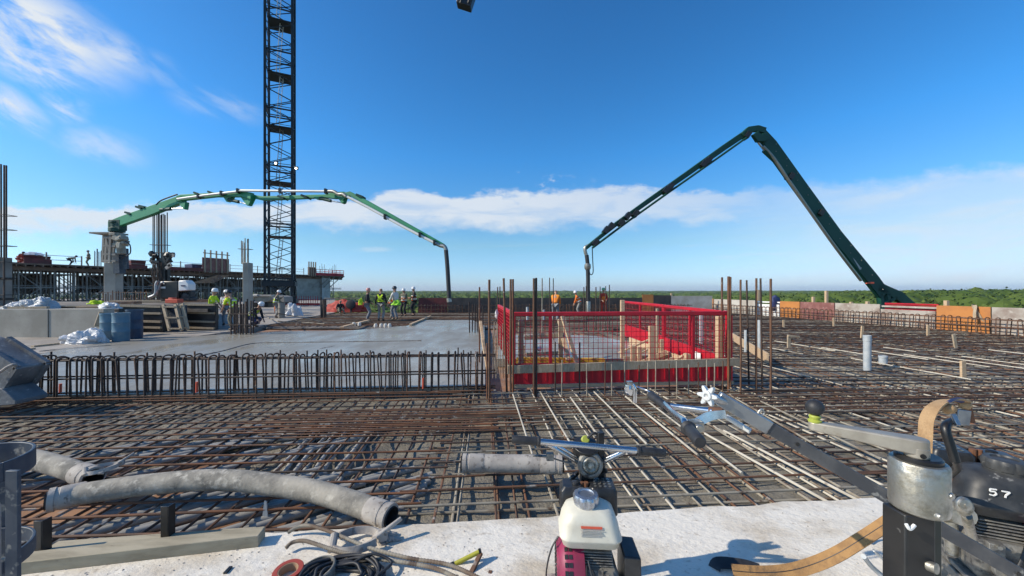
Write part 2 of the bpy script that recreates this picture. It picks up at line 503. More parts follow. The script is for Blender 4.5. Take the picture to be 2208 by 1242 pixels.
M['magenta'] = mat('magenta_red_cowl', (0.27, 0.016, 0.065), 0.5, col2=(0.20, 0.025, 0.055), scale=9, col3=(0.42, 0.36, 0.34), scale3=24, lo3=0.70, hi3=0.78)
M['castiron'] = mat('dirty_engine_casting', (0.15, 0.145, 0.135), 0.55, 0.3, col2=(0.26, 0.25, 0.22), scale=14, col3=(0.05, 0.05, 0.05), scale3=20, lo3=0.56, hi3=0.68, bump=0.004, bscale=50)
M['blackplastic'] = mat('black_engine_plastic', (0.014, 0.015, 0.017), 0.38, col2=(0.035, 0.036, 0.038), scale=12, col3=(0.25, 0.24, 0.22), scale3=20, lo3=0.72, hi3=0.78)
M['white'] = mat('white_print', (0.78, 0.77, 0.73), 0.6)
M['greyprint'] = mat('grey_print', (0.45, 0.43, 0.40), 0.6)
M['redprint'] = mat('red_print', (0.62, 0.10, 0.05), 0.6)
M['strap'] = mat('orange_webbing', (0.36, 0.20, 0.075), 0.85, col2=(0.26, 0.145, 0.06), scale=16, col3=(0.13, 0.08, 0.04), scale3=14, lo3=0.56, hi3=0.72, bump=0.003, bscale=160)
M['strap2'] = mat('tan_webbing', (0.47, 0.30, 0.15), 0.85, col2=(0.38, 0.23, 0.11), scale=22, bump=0.003, bscale=160)
M['limecollar'] = mat('lime_collar', (0.36, 0.40, 0.06), 0.5)
M['bag'] = mat('white_plastic_sheet', (0.68, 0.68, 0.68), 0.35, col2=(0.55, 0.55, 0.56), scale=3, bump=0.05, bscale=6)
M['clearbag'] = mat('grey_plastic_sheet', (0.42, 0.44, 0.45), 0.3, col2=(0.55, 0.56, 0.56), scale=4, bump=0.06, bscale=6)
M['bluedrum'] = mat('dusty_blue_drum', (0.065, 0.16, 0.23), 0.5, col2=(0.12, 0.20, 0.25), scale=3, col3=(0.3, 0.3, 0.29), scale3=9, lo3=0.66, hi3=0.74)
M['navydrum'] = mat('navy_drum', (0.02, 0.045, 0.09), 0.45, col2=(0.04, 0.07, 0.11), scale=3)
M['yellow'] = mat('yellow_form_beam', (0.62, 0.33, 0.02), 0.6, col2=(0.5, 0.26, 0.03), scale=5)
M['cream'] = mat('cream_machine_paint', (0.42, 0.39, 0.31), 0.6, col2=(0.25, 0.22, 0.17), scale=2.2)
M['bluesheet'] = mat('dark_blue_sheet', (0.03, 0.04, 0.12), 0.6)
M['scaf'] = mat('grey_shoring_steel', (0.30, 0.275, 0.235), 0.7, col2=(0.20, 0.175, 0.145), scale=0.8)
M['deckwood'] = mat('dark_deck_timber', (0.14, 0.092, 0.062), 0.8, col2=(0.21, 0.14, 0.095), scale=0.9)
M['lamp'] = mat('lit_floodlight', (1, 1, 1), 0.4, emit=((1.0, 0.90, 0.72), 14.0))
M['skin'] = mat('skin', (0.42, 0.24, 0.16), 0.6)
M['hair'] = mat('black_hair', (0.02, 0.016, 0.014), 0.7)
M['hivis'] = mat('yellow_high_visibility_cloth', (0.60, 0.80, 0.02), 0.8, col2=(0.50, 0.68, 0.02), scale=9)
M['green_vest'] = mat('lime_green_cloth', (0.34, 0.72, 0.05), 0.8)
M['orange_vest'] = mat('orange_high_visibility_cloth', (0.86, 0.20, 0.02), 0.8, col2=(0.75, 0.17, 0.03), scale=9)
M['amber'] = mat('amber_work_shirt', (0.85, 0.30, 0.02), 0.8, col2=(0.80, 0.20, 0.02), scale=3)
M['redsuit'] = mat('red_coverall_cloth', (0.50, 0.045, 0.02), 0.8, col2=(0.40, 0.04, 0.02), scale=9)
M['blackcloth'] = mat('black_cloth', (0.018, 0.018, 0.022), 0.85)
M['jeans'] = mat('grey_blue_denim', (0.16, 0.18, 0.21), 0.85, col2=(0.24, 0.25, 0.26), scale=6)
M['khaki'] = mat('grey_work_trousers', (0.30, 0.29, 0.27), 0.85, col2=(0.22, 0.21, 0.19), scale=6)
M['olive'] = mat('dusty_olive_cloth', (0.16, 0.15, 0.10), 0.85)
M['whitecloth'] = mat('white_shirt_cloth', (0.62, 0.60, 0.54), 0.85)
M['helmetwhite'] = mat('white_helmet_shell', (0.75, 0.75, 0.73), 0.35)
M['helmetdark'] = mat('dark_helmet_shell', (0.03, 0.035, 0.04), 0.35)
M['helmetpink'] = mat('faded_red_helmet_shell', (0.55, 0.25, 0.22), 0.4)
M['helmetgreen'] = mat('green_helmet_shell', (0.20, 0.42, 0.22), 0.4)
M['reflect'] = mat('silver_reflective_tape', (0.72, 0.74, 0.66), 0.35)
M['boot'] = mat('muddy_rubber_boot', (0.06, 0.055, 0.045), 0.7)
M['leaf'] = mat('forest_leaves', (0.050, 0.086, 0.015), 0.85, col2=(0.100, 0.138, 0.028), scale=0.03, lo=0.40, hi=0.62, col3=(0.020, 0.046, 0.012), scale3=0.09, lo3=0.52, hi3=0.66, spec=0.2)
M['grass'] = mat('forest_floor', (0.030, 0.055, 0.014), 0.95, col2=(0.045, 0.075, 0.02), scale=0.006, spec=0.1)
M['redclay'] = mat('red_mesh_tarp', (0.42, 0.045, 0.03), 0.7)
M['limetube'] = mat('lime_yellow_tube', (0.36, 0.34, 0.03), 0.45)
M['tapered'] = mat('brick_red_tape', (0.36, 0.06, 0.035), 0.5)
M['tapecore'] = mat('tan_tape_core', (0.42, 0.27, 0.16), 0.8)
M['dustyblack'] = mat('dusty_black_plastic', (0.022, 0.023, 0.024), 0.5, col2=(0.060, 0.060, 0.058), scale=9, lo=0.42, hi=0.66, col3=(0.26, 0.25, 0.23), scale3=24, lo3=0.64, hi3=0.74)
M['alubucket'] = mat('cement_caked_grey_steel', (0.20, 0.205, 0.205), 0.65, 0.1, col2=(0.12, 0.125, 0.13), scale=2.6, lo=0.42, hi=0.6, col3=(0.34, 0.335, 0.32), scale3=14, lo3=0.60, hi3=0.72, bump=0.006, bscale=30)
M['dustywood'] = mat('dusty_grey_timber', (0.42, 0.36, 0.25), 0.9, col2=(0.29, 0.245, 0.165), scale=5, col3=(0.2, 0.16, 0.11), scale3=22, lo3=0.66, hi3=0.76, stretch=(.4, 2, 2), bump=.003, bscale=30)
M['dirtyrubber'] = mat('cement_dusted_rubber', (0.12, 0.115, 0.10), 0.75, col2=(0.22, 0.21, 0.18), scale=9)
M['chromecap'] = mat('plated_cap', (0.46, 0.48, 0.52), 0.25, 0.85, col2=(0.36, 0.38, 0.42), scale=14, rough2=0.4)
M['knob'] = mat('pale_cast_knob', (0.62, 0.62, 0.60), 0.4, 0.3)
M['dgreenpost'] = mat('dark_green_post_paint', (0.008, 0.022, 0.018), 0.35)
M['brightwood'] = mat('splintered_reddish_wood', (0.42, 0.22, 0.12), 0.8, col2=(0.52, 0.38, 0.26), scale=12, col3=(0.2, 0.12, 0.08), scale3=20)
M['yardfloor'] = mat('dark_yard_floor', (0.15, 0.125, 0.10), 0.9, col2=(0.24, 0.205, 0.165), scale=0.8, col3=(0.08, 0.07, 0.06), scale3=4, lo3=0.55, hi3=0.66)

# ================================================================== SETTING
GROUND = -19.0
def sheet(name, poly, z, m, thick=0.0, kind='structure'):
    mb = MB()
    if thick:
        mb.prism([(p[0], p[1], z - thick) for p in poly], (0, 0, thick))
    else:
        mb.add([(p[0], p[1], z) for p in poly], [tuple(range(len(poly)))])
    return tag(mb.build(name, m, smooth=0), kind=kind)

sheet('ground', [(-8000, -600), (8000, -600), (8000, 7600), (-8000, 7600)], GROUND, M['grass'])
# the poured floor of the building, its plywood form and the concrete on it
deck_poly = [(-16, 1.6), (22, 1.6), (19.6, 12.0), (16.2, 31.5), (-13.5, 28.9), (-16, 28.9)]
sheet('formwork_deck', deck_poly, -0.21, M['ply'], 0.35)
left_poly = [(-70, 9.6), (-11.2, 9.6), (-11.2, 14.8), (-13.2, 27.6), (-40, 84), (-90, 84), (-90, 20)]
sheet('left_floor', left_poly, -0.01, M['floor'], 0.2)

def ledge():
    # cast concrete strip nearest the camera, with a slightly chipped far edge
    mb = MB()
    n = 120
    far = []
    for i in range(n + 1):
        x = -7.5 + 15.5 * i / n
        y = 2.605 + 0.095 * x + 0.028 * noise.noise(V((x * 3.1, 0, 4))) + 0.016 * noise.noise(V((x * 11, 2, 0)))
        far.append((x, y))
    vs = [(x, y, 0) for x, y in far] + [(x, -3, 0) for x, y in far] + [(x, y + 0.012, -0.3) for x, y in far]
    fs = []
    for i in range(n):
        fs.append((i, i + 1, n + 2 + i, n + 1 + i))
        fs.append((i, 2 * n + 2 + i, 2 * n + 3 + i, i + 1))
    mb.add(vs, fs)
    tag(mb.build('concrete_ledge', M['ledge'], smooth=0), kind='structure')
ledge()

def fbm(x, y, s, o=0.0):
    return noise.fractal(V((x * s, y * s, o)), 1.0, 2.0, 5)
def fresh_h(x, y):
    # freshly placed concrete round the bars: thick to the right, thinning to bare form at the near left
    h = -0.135 + 0.022 * fbm(x, y, 1.1) + 0.012 * fbm(x, y, 6, 3.0)
    if x < 9:
        k = max((x + 1.25) * 1.2, (y - 4.15) * 0.9) + 0.6 * fbm(x, y, 0.8, 8.0)
        if x < 0.2:
            h += -0.12 * min(1, max(0, -k * 1.5)) + 0.03 * max(0, fbm(x, y, 2.6, 5.0)) * (1 if k > 0 else 0)
    return h
def grid(name, x0, x1, y0, y1, nx, ny, hf, m, kind='structure'):
    mb = MB()
    vs = [(x0 + (x1 - x0) * i / nx, y0 + (y1 - y0) * j / ny) for j in range(ny + 1) for i in range(nx + 1)]
    vs = [(x, y, hf(x, y)) for x, y in vs]
    fs = [(j * (nx + 1) + i, j * (nx + 1) + i + 1, (j + 1) * (nx + 1) + i + 1, (j + 1) * (nx + 1) + i) for j in range(ny) for i in range(nx)]
    mb.add(vs, fs)
    return tag(mb.build(name, m, smooth=60, recenter=False), kind=kind)
grid('fresh_concrete', -7.2, 9.5, 2.2, 6.42, 300, 90, fresh_h, M['fresh'])
grid('bar_bed', 3.7, 20.5, 6.30, 31.2, 100, 120, lambda x, y: -0.145 + 0.03 * fbm(x, y, 0.9, 2.0) - (0.06 if y > 6.42 and x < 4.0 else 0) - (0.08 if x < 9.4 and y < 6.5 else 0), M['fresh'])
grid('bar_bed_far', -13.4, 4.0, 17.2, 28.8, 70, 50, lambda x, y: -0.15 + 0.03 * fbm(x, y, 0.9, 2.0), mat('brown_wet_bed', (0.12, 0.095, 0.075), 0.8, col2=(0.19, 0.165, 0.14), scale=0.9))

# smooth wet concrete, in the bay to the left and behind the shaft
wet = [G(-420, 857), G(-60, 856), G(300, 850), G(700, 842), G(1046, 832), G(1046, 760), G(1044, 701), G(1018, 690), G(960, 690.5), G(905, 689.5), G(880, 702), G(800, 709), G(745, 713), G(640, 714), G(560, 717), G(480, 721), G(330, 731), G(240, 738), G(130, 752), G(60, 770), G(-420, 800)]
def wet_sheet(name, poly, z):
    mb = MB()
    mb.prism([(p.x, p.y, z - 0.18) for p in poly], (0, 0, 0.18))
    return tag(mb.build(name, M['wet'], smooth=0, recenter=False), kind='structure')
wet_sheet('wet_concrete', wet, 0.0)
wet_sheet('wet_concrete', [(0.12, 8.75, 0), (3.75, 8.75, 0), (3.78, 13.6, 0), (2.2, 14.3, 0), (0.1, 14.0, 0)], 0.0) if False else None
def wet2():
    poly = [V((-0.35, 8.75, 0)), V((3.62, 8.75, 0)), V((3.66, 11.6, 0)), V((3.0, 13.2, 0)), V((1.4, 13.7, 0)), V((-0.4, 13.5, 0))]
    wet_sheet('wet_concrete', poly, -0.004)
wet2()

# lumpy dark ridges left on the fresh surface
def ridge(pts, wd, ht, seed):
    mb = MB()
    pts = smoothpts(pts, 10)
    def rr(i):
        return wd * (0.55 + 0.6 * abs(noise.noise(V((i * 0.37, seed, 0)))))
    mb.tube([p + V((0, 0.03 * noise.noise(V((i * 0.5, 3, seed))), -wd * 0.45 + ht)) for i, p in enumerate(pts)], rr, 6)
    return mb.build('concrete_ridge', M['ridge'], smooth=60)
M['ridge'] = mat('dark_damp_concrete', (0.085, 0.08, 0.072), 0.8, col2=(0.14, 0.13, 0.115), scale=9, bump=0.02, bscale=18)
tag(ridge([G(425, 769), G(480, 757), G(545, 741), G(620, 739), G(760, 737), G(908, 735)], 0.055, 0.01, 1), 'long dark bent ridge crossing the smooth wet concrete', 'concrete ridge')
tag(ridge([G(690, 752), G(706, 749), G(722, 746)], 0.04, 0.0, 2), 'short dark lump on the wet concrete in front of the long ridge', 'concrete ridge')
tag(ridge([G(85, 757), G(170, 750), G(282, 742)], 0.045, 0.0, 3), 'thin dark ridge on wet concrete in front of the blue drums', 'concrete ridge')
tag(ridge([G(575, 708), G(586, 707)], 0.07, 0.03, 4), 'small dark lump at the far rim of the wet concrete', 'concrete ridge')

# ------------------------------------------------------------------ forest far below
def forest():
    rnd = random.Random(5)
    vs, fs = [], []
    def ico(n):
        bm = bmesh.new()
        bmesh.ops.create_icosphere(bm, subdivisions=n, radius=1)
        r = ([v.co.copy() for v in bm.verts], [tuple(v.index for v in f.verts) for f in bm.faces])
        bm.free()
        return r
    b2, b1 = ico(2), ico(1)
    low = []                                    # a few ready-made distant crowns
    for k in range(14):
        low.append([q * (1.0 + 0.42 * noise.noise(q * 2.1 + V((k * 7.7, 0, 0)))) for q in b1[0]])
    Y = 95.0
    while Y < 4600:
        step = max(7.0, Y * 0.024) if Y > 420 else max(8.0, Y * 0.032)
        X = -0.75 * Y + rnd.random() * step
        if Y < 420:
            X = -1.3 * Y
        while X < 1.5 * Y:
            x, y = X + rnd.uniform(-.45, .45) * step, Y + rnd.uniform(-.45, .45) * step
            rise = max(0, min(1, (X / Y - .35) / .8))
            top = 12.0 + 3.5 * noise.noise(V((x * .012, y * .012, 0))) + rnd.uniform(-3.4, 3.0) + 6.0 * rise * (1 if Y < 900 else .6)
            top += 5.0 * min(1, max(0, (Y - 400) / 2500)) + (4.0 * noise.noise(V((x * .0021, y * .0016, 5))) if Y > 700 else 0)
            near = Y < 420
            rx = step * rnd.uniform(0.50, 0.80)
            rz = min(rx, 6.5) * rnd.uniform(0.8, 1.05)
            o = len(vs)
            if near:
                sd_ = V((rnd.random() * 90, rnd.random() * 90, 0))
                for q in b2[0]:
                    k = 1.0 + 0.30 * noise.noise(q * 2.1 + sd_) + 0.16 * noise.noise(q * 5.3 + sd_)
                    vs.append((x + q.x * rx * k, y + q.y * rx * k, GROUND + top - rz + q.z * rz * k))
                fs += [(f[0] + o, f[1] + o, f[2] + o) for f in b2[1]]
                for _ in range(60):             # loose leaf clumps round the crown
                    d = V((rnd.gauss(0, 1), rnd.gauss(0, 1), rnd.gauss(0.3, 0.9))).normalized()
                    k = 1.0 + 0.30 * noise.noise(d * 2.1 + sd_) + rnd.uniform(-.06, .16)
                    c = V((x + d.x * rx * k, y + d.y * rx * k, GROUND + top - rz + d.z * rz * k))
                    e = (d + 0.7 * V((rnd.gauss(0, 1), rnd.gauss(0, 1), rnd.gauss(0, 1))).normalized()).normalized()
                    t1 = e.orthogonal().normalized()
                    t2 = e.cross(t1)
                    s_ = rnd.uniform(.30, .75)
                    o = len(vs)
                    vs += [tuple(c + t1 * s_), tuple(c + t2 * s_ * .7), tuple(c - t1 * s_), tuple(c - t2 * s_ * .7)]
                    fs.append((o, o + 1, o + 2, o + 3))
            else:
                ca, sa = math.cos(rnd.random() * 6.28), math.sin(rnd.random() * 6.28)
                z0 = GROUND + top - rz
                for q in low[rnd.randrange(14)]:
                    vs.append((x + q.x * rx, y + q.y * rx, z0 + q.z * rz))
                fs += [(f[0] + o, f[1] + o, f[2] + o) for f in b1[1]]
            X += step * rnd.uniform(.75, 1.2)
        Y += step * 0.85
    me = bpy.data.meshes.new('forest')
    me.from_pydata(vs, [], fs)
    me.materials.append(M['leaf'])
    o = bpy.data.objects.new('forest', me)
    COL.objects.link(o)
    tag(o, 'dense green broadleaf forest stretching to the horizon beyond the building', 'forest', kind='stuff')
forest()

# ------------------------------------------------------------------ reinforcing mats
rb = random.Random(21)
def bar_obj(name, p0, p1, r, m, parent, wob=0.004, n=6):
    p0, p1 = V(p0), V(p1)
    L = (p1 - p0).length
    k = max(1, min(7, int(L / 1.3)))
    pts = []
    for i in range(k + 1):
        p = p0.lerp(p1, i / k)
        if 0 < i < k:
            p = p + V((rb.uniform(-wob, wob) * 2, rb.uniform(-wob, wob) * 2, rb.uniform(-wob, wob)))
        pts.append(p)
    mb = MB()
    mb.tube(pts, r, n)
    return mb.build(name, m, parent, smooth=60)
def pick(*ms):
    return M[rb.choice(ms)]
TH = R(4.0)                                    # the floor's own axes are turned 4 degrees
def mat_thing(label, x0, x1, y0, y1, sa, sb, ra, rbb, mats_a, mats_b, z=-0.05, slope_b=0.07, slope_a=-0.067, ja=0.04, jb=0.04, group=None, xl=None, xr=None, dense=()):
    t = thing('rebar_mat', label, 'rebar mat', ((x0 + x1) / 2, (y0 + y1) / 2, z))
    xm, ym = (x0 + x1) / 2, (y0 + y1) / 2
    na = nb = 0
    x = x0 + sa * 0.3
    while x < x1 and na < 98:
        a0, a1 = y0 + rb.uniform(-.1, .1), y1 + rb.uniform(-.1, .1)
        xx = x + rb.uniform(-ja, ja)
        s = slope_a + rb.uniform(-.008, .008)
        q0, q1 = (xx + s * (a0 - ym)), (xx + s * (a1 - ym))
        zz = z - rbb - ra + rb.uniform(-.006, .004)
        bar_obj('lengthwise_bar', (q0, a0, zz), (q1, a1, zz), ra, pick(*mats_a), t)
        na += 1
        x += sa * rb.uniform(.85, 1.15)
    y = y0 + sb * 0.4
    ys = []
    while y < y1:
        ys.append(y)
        y += sb * rb.uniform(.85, 1.15)
    for d0, d1, s in dense:
        y = d0
        while y < d1:
            ys.append(y)
            y += s * rb.uniform(.8, 1.2)
    ys.sort()
    for y in ys[:98]:
        b0, b1 = x0 + rb.uniform(-.15, .1), x1 + rb.uniform(-.1, .15)
        yy = y + rb.uniform(-jb, jb)
        s = slope_b + rb.uniform(-.012, .012)
        if xr:
            b1 = xr(yy)
        q0, q1 = yy + s * (b0 - xm), yy + s * (b1 - xm)
        zz = z + rb.uniform(-.004, .006)
        if q0 < y0 - .25 or q1 > y1 + .3:
            pass
        bar_obj('cross_bar', (b0, q0, zz), (b1, q1, zz), rbb, pick(*mats_b), t)
    return t
# near left: dark and rusty, over bare form and conduits
mat_thing('rusty rebar mat over bare plywood and conduits, between the ledge and the stirrup row', -8.4, -0.75, 2.30, 5.75, 0.19, 0.19, 0.011, 0.0105,
          ('dark', 'rust', 'rust', 'dark'), ('rust', 'orange_rust', 'rust', 'orange_rust', 'dark'), slope_b=0.062)
# a bundle of laps over the mat at its far middle
t = thing('rebar_bundle', 'bundle of close-laid bright rusty bars lapped over the mat left of the shaft', 'rebar bundle', (-1.6, 4.6, -0.03))
for i in range(15):
    y = 4.25 + i * 0.058 + rb.uniform(-.015, .015)
    bar_obj('lapped_bar', (-3.1 + rb.uniform(-.5, .5), y - 0.07, -0.026), (-0.05 + rb.uniform(-.4, .6), y + 0.09, -0.026), 0.0095, pick('orange_rust', 'rust', 'rust'), t)
# near middle and right: pale, splashed with cement
mat_thing('cement-splashed rebar mat over rough fresh concrete, between the ledge and the red barrier', -0.8, 3.3, 2.62, 6.3, 0.215, 0.26, 0.0105, 0.010,
          ('splash', 'white_bar', 'splash', 'rust'), ('splash', 'rust', 'splash', 'dark'), slope_b=0.085, dense=((4.95, 5.6, 0.085),))
mat_thing('rebar mat with brown and pale bars behind the leaning handle bar at right', 3.2, 9.6, 2.95, 6.6, 0.19, 0.22, 0.0105, 0.010,
          ('white_bar', 'splash', 'rust', 'dark', 'rust'), ('rust', 'dark', 'splash', 'rust'), slope_b=0.05, dense=((5.2, 6.2, 0.10),))
# long white top bars converging on the shaft
t = thing('rebar_layer', 'top layer of long pale cement-coated bars running away from the camera towards the shaft', 'rebar layer', (1.6, 4.2, -0.03))
for px0, py0, px1, py1 in ((1148, 980, 1106, 850), (1250, 990, 1165, 845), (1306, 962, 1230, 857), (1395, 958, 1281, 845), (1505, 981, 1349, 855), (1600, 1020, 1400, 868), (1640, 985, 1452, 868),
                           (1790, 1085, 1520, 935), (1850, 1078, 1560, 928), (1480, 900, 1420, 868), (1760, 960, 1570, 850), (1900, 990, 1640, 865)):
    bar_obj('long_bar', G(px0, py0, -0.022), G(px1, py1, -0.022), 0.0115, pick('white_bar', 'white_bar', 'splash'), t)
# the far right field and the far middle field
XR = lambda y: 18.7 - 0.1686 * (y - 13.8)
mat_thing('wide grey-brown rebar mat filling the floor from the shaft to the orange forms', 3.95, 18.4, 6.3, 30.6, 0.26, 0.26, 0.013, 0.013,
          ('splash', 'rust', 'rust', 'dark', 'splash'), ('splash', 'dark', 'rust', 'dark', 'dark'), z=-0.05, slope_b=0.035, ja=.08, jb=.08, xr=XR)
t = thing('rebar_layer', 'scattered pale bars lying across the dark mat near the grey pipe stub at right', 'rebar layer', (8, 8, -0.02))
for i in range(16):
    x, y = rb.uniform(4.6, 13.5), rb.uniform(6.4, 11.5)
    L = rb.uniform(.7, 2.4)
    bar_obj('loose_bar', (x + .06 * L, y - L / 2, -0.022), (x - .06 * L, y + L / 2, -0.022), 0.011, M['white_bar'], t)
mat_thing('brown rebar mat under the workers, beyond the wet concrete', -12.6, -0.2, 17.4, 27.8, 0.33, 0.30, 0.014, 0.014, ('rust', 'dark', 'orange_rust'), ('rust', 'dark', 'rust', 'splash'), z=-0.04, slope_b=0.03)
mat_thing('brown rebar mat behind the shaft, in front of the black edge forms', -0.3, 4.2, 14.2, 27.8, 0.33, 0.30, 0.014, 0.014, ('rust', 'dark'), ('rust', 'dark', 'splash'), z=-0.05, slope_b=0.03)

# second, lower layer of bars sunk in the concrete (it shows in the gaps)
t = thing('rebar_layer', 'lower grey bars half sunk in the fresh concrete beneath the right-hand mat', 'rebar layer', (2.5, 4.2, -0.11))
for i in range(26):
    x = -0.6 + i * 0.32 + rb.uniform(-.08, .08)
    bar_obj('sunken_bar', (x + .12, 2.7 + .095 * x, -0.112), (x - .14, 6.1, -0.108), 0.012, pick('splash', 'splash', 'rust'), t)
for i in range(11):
    y = 2.95 + i * 0.29 + rb.uniform(-.05, .05)
    bar_obj('sunken_cross_bar', (-0.9, y - .1, -0.105), (7.6, y + .42, -0.105), 0.011, M['splash'], t)

# grey conduits on the form, running to the upper right
rc = random.Random(3)
def conduit(p0, p1, r=0.021, bend=0.0):
    p0, p1 = V(p0), V(p1)
    sdv = V((-(p1 - p0).y, (p1 - p0).x, 0)).normalized()
    pts = [p0.lerp(p1, k / 5) + sdv * (bend * math.sin(math.pi * k / 5) + rc.uniform(-.012, .012)) for k in range(6)]
    mb = MB()
    mb.tube(smoothpts(pts, 3), r, 8)
    o = mb.build('conduit', M['conduit'], smooth=60)
    return o
for i in range(15):
    x0 = -3.9 + i * 0.165 + rc.uniform(-.03, .03)
    y0 = 2.44 + .095 * (x0 + 1.5) + rc.uniform(0, .15)
    L_ = min(rc.uniform(1.3, 2.2), (-.75 - x0) / .92)
    o = conduit((x0, y0, -.135), (x0 + L_ * .92, y0 + L_ * .62, -.115), 0.031, rc.uniform(-.05, .05))
    tag(o, 'thick grey conduit lying on the form just behind the ledge, at the near left', 'conduit', 'near grey conduits on the form')
for i in range(11):
    x0 = -5.6 + i * 0.24 + rc.uniform(-.05, .05)
    y0 = 3.25 + rc.uniform(-.2, .25)
    L_ = rc.uniform(1.4, 2.4)
    o = conduit((x0, y0, -.125), (x0 + L_ * .88, y0 + L_ * .60, -.095), 0.025, rc.uniform(-.06, .06))
    tag(o, 'grey conduit under the rusty mat at far left, among parallel ones', 'conduit', 'grey conduits at far left')
for i in range(8):
    o = conduit(G(560 + i * 24, 1055 - i * 2, -.13), G(690 + i * 20, 920 - i * 2, -.10), 0.021, 0.03 + rc.uniform(-.03, .03))
    tag(o, 'pale grey conduit running up from behind the long hose towards the lapped bars', 'conduit', 'pale conduits behind the long hose')
for i in range(3):
    o = conduit(G(300 + i * 90, 985 - i * 14, -.11), G(640 + i * 50, 945 - i * 16, -.09), 0.024, 0.05)
    tag(o, 'grey conduit lying nearly crosswise over the other conduits at left', 'conduit', 'crosswise grey conduits')

# ------------------------------------------------------------------ the air: far woods fade to blue
def haze():
    mb = MB()
    mb.box((0, 3500, 30), (16400, 8600, 100.5))
    m = bpy.data.materials.new('haze_air')
    m.use_nodes = True
    t = m.node_tree
    t.nodes.clear()
    out = t.nodes.new('ShaderNodeOutputMaterial')
    v = t.nodes.new('ShaderNodeVolumePrincipled')
    v.inputs['Color'].default_value = (0.82, 0.90, 1.0, 1)
    v.inputs['Density'].default_value = HAZE
    v.inputs['Anisotropy'].default_value = 0.2
    t.links.new(v.outputs[0], out.inputs['Volume'])
    o = mb.build('haze', m, smooth=0)
    tag(o, 'thin blue haze over the far woods', 'haze', kind='stuff')
HAZE = 0.00010
haze()

# ================================================================== STIRRUP ROWS
def hoop_row(label, A, B, n, z0, z1, wdt, r, m, bars, jit=0.03, lap=True, ends=True):
    A, B = V(A), V(B)
    d = (B - A).normalized()
    s = V((-d.y, d.x, 0))
    t = thing('stirrup_row', label, 'stirrup row', (A + B) / 2)
    L = (B - A).length
    for i in range(n):
        p = A + d * (L * (i + 0.5) / n + rb.uniform(-jit, jit))
        hz = z1 + rb.uniform(-.015, .02)
        q = []
        ln = rb.uniform(-.03, .03)
        for k in range(7):
            a = math.pi * k / 6
            q.append(p + s * (wdt / 2 * math.cos(a)) + V((0, 0, hz - wdt * .22 + math.sin(a) * wdt * .22)) + d * ln)
        pts = [p + s * wdt / 2 + V((0, 0, z0))] + q + [p - s * wdt / 2 + V((0, 0, z0)) + d * rb.uniform(-.03, .03)]
        mb = MB()
        mb.tube(pts, r, 6)
        if lap and rb.random() < .55:            # a second hairpin lapped beside it
            o = d * rb.uniform(.02, .045)
            mb.tube([pts[0] + o, pts[1] + o + V((0, 0, .02)), pts[1] + o + V((0, 0, rb.uniform(.03, .09)))], r, 6)
        mb.build('stirrup', pick(*m), t, smooth=60)
    for off, z in bars:
        p0, p1 = A + s * off + V((0, 0, z)), B + s * off + V((0, 0, z))
        bar_obj('rail_bar', p0 - d * .3, p1 + d * .15, r * 1.15, pick(*m), t, 0.008)
    return t
hoop_row('long row of dark closely set stirrups standing along the front edge of the wet concrete', (-7.75, 5.66, 0), (-0.42, 6.16, 0), 62, -0.12, 0.585, 0.17, 0.0125, ('dark', 'dark', 'dark', 'rust'),
         [(0.07, 0.53), (-0.07, 0.53), (0.085, 0.26), (-0.085, 0.25), (0.08, -0.03), (-0.10, -0.03), (0, 0.02)])
XW = lambda y: 19.0 - 0.1686 * (y - 13.8)
hoop_row('row of brown stirrups along the orange and grey edge forms at right', (XW(7.5) - .42, 7.5, 0), (XW(30.2) - .42, 30.2, 0), 84, -0.1, 0.56, 0.22, 0.016, ('rust', 'rust', 'dark'),
         [(0.11, 0.50), (-0.11, 0.50), (0.11, 0.22), (-0.11, 0.22)], lap=False)
hoop_row('row of dark stirrups in front of the black edge forms at the back', (-8.6, 27.5, 0), (13.5, 28.2, 0), 88, -0.1, 0.58, 0.22, 0.016, ('dark', 'dark', 'rust'),
         [(0.11, 0.50), (-0.11, 0.50), (0.11, 0.22)], lap=False)
# red paint marks on a few bars are small tags tied to the row
def marker(px, py, Y, h):
    p = at(px, py, Y)
    mb = MB()
    mb.tube([p, p + V((0.004, 0, h))], 0.017, 6)
    return mb.build('paint_mark', M['redprint'])
tag(marker(130, 846, 5.60, 0.13), 'red painted band at the foot of a stirrup near the grey steel bucket', 'paint mark')
tag(marker(424, 846, 5.68, 0.16), 'red painted band on a stirrup foot in the middle of the long dark row', 'paint mark')
tag(marker(912, 838, 5.98, 0.17), 'red painted band at the foot of a stirrup towards the shaft end of the row', 'paint mark')

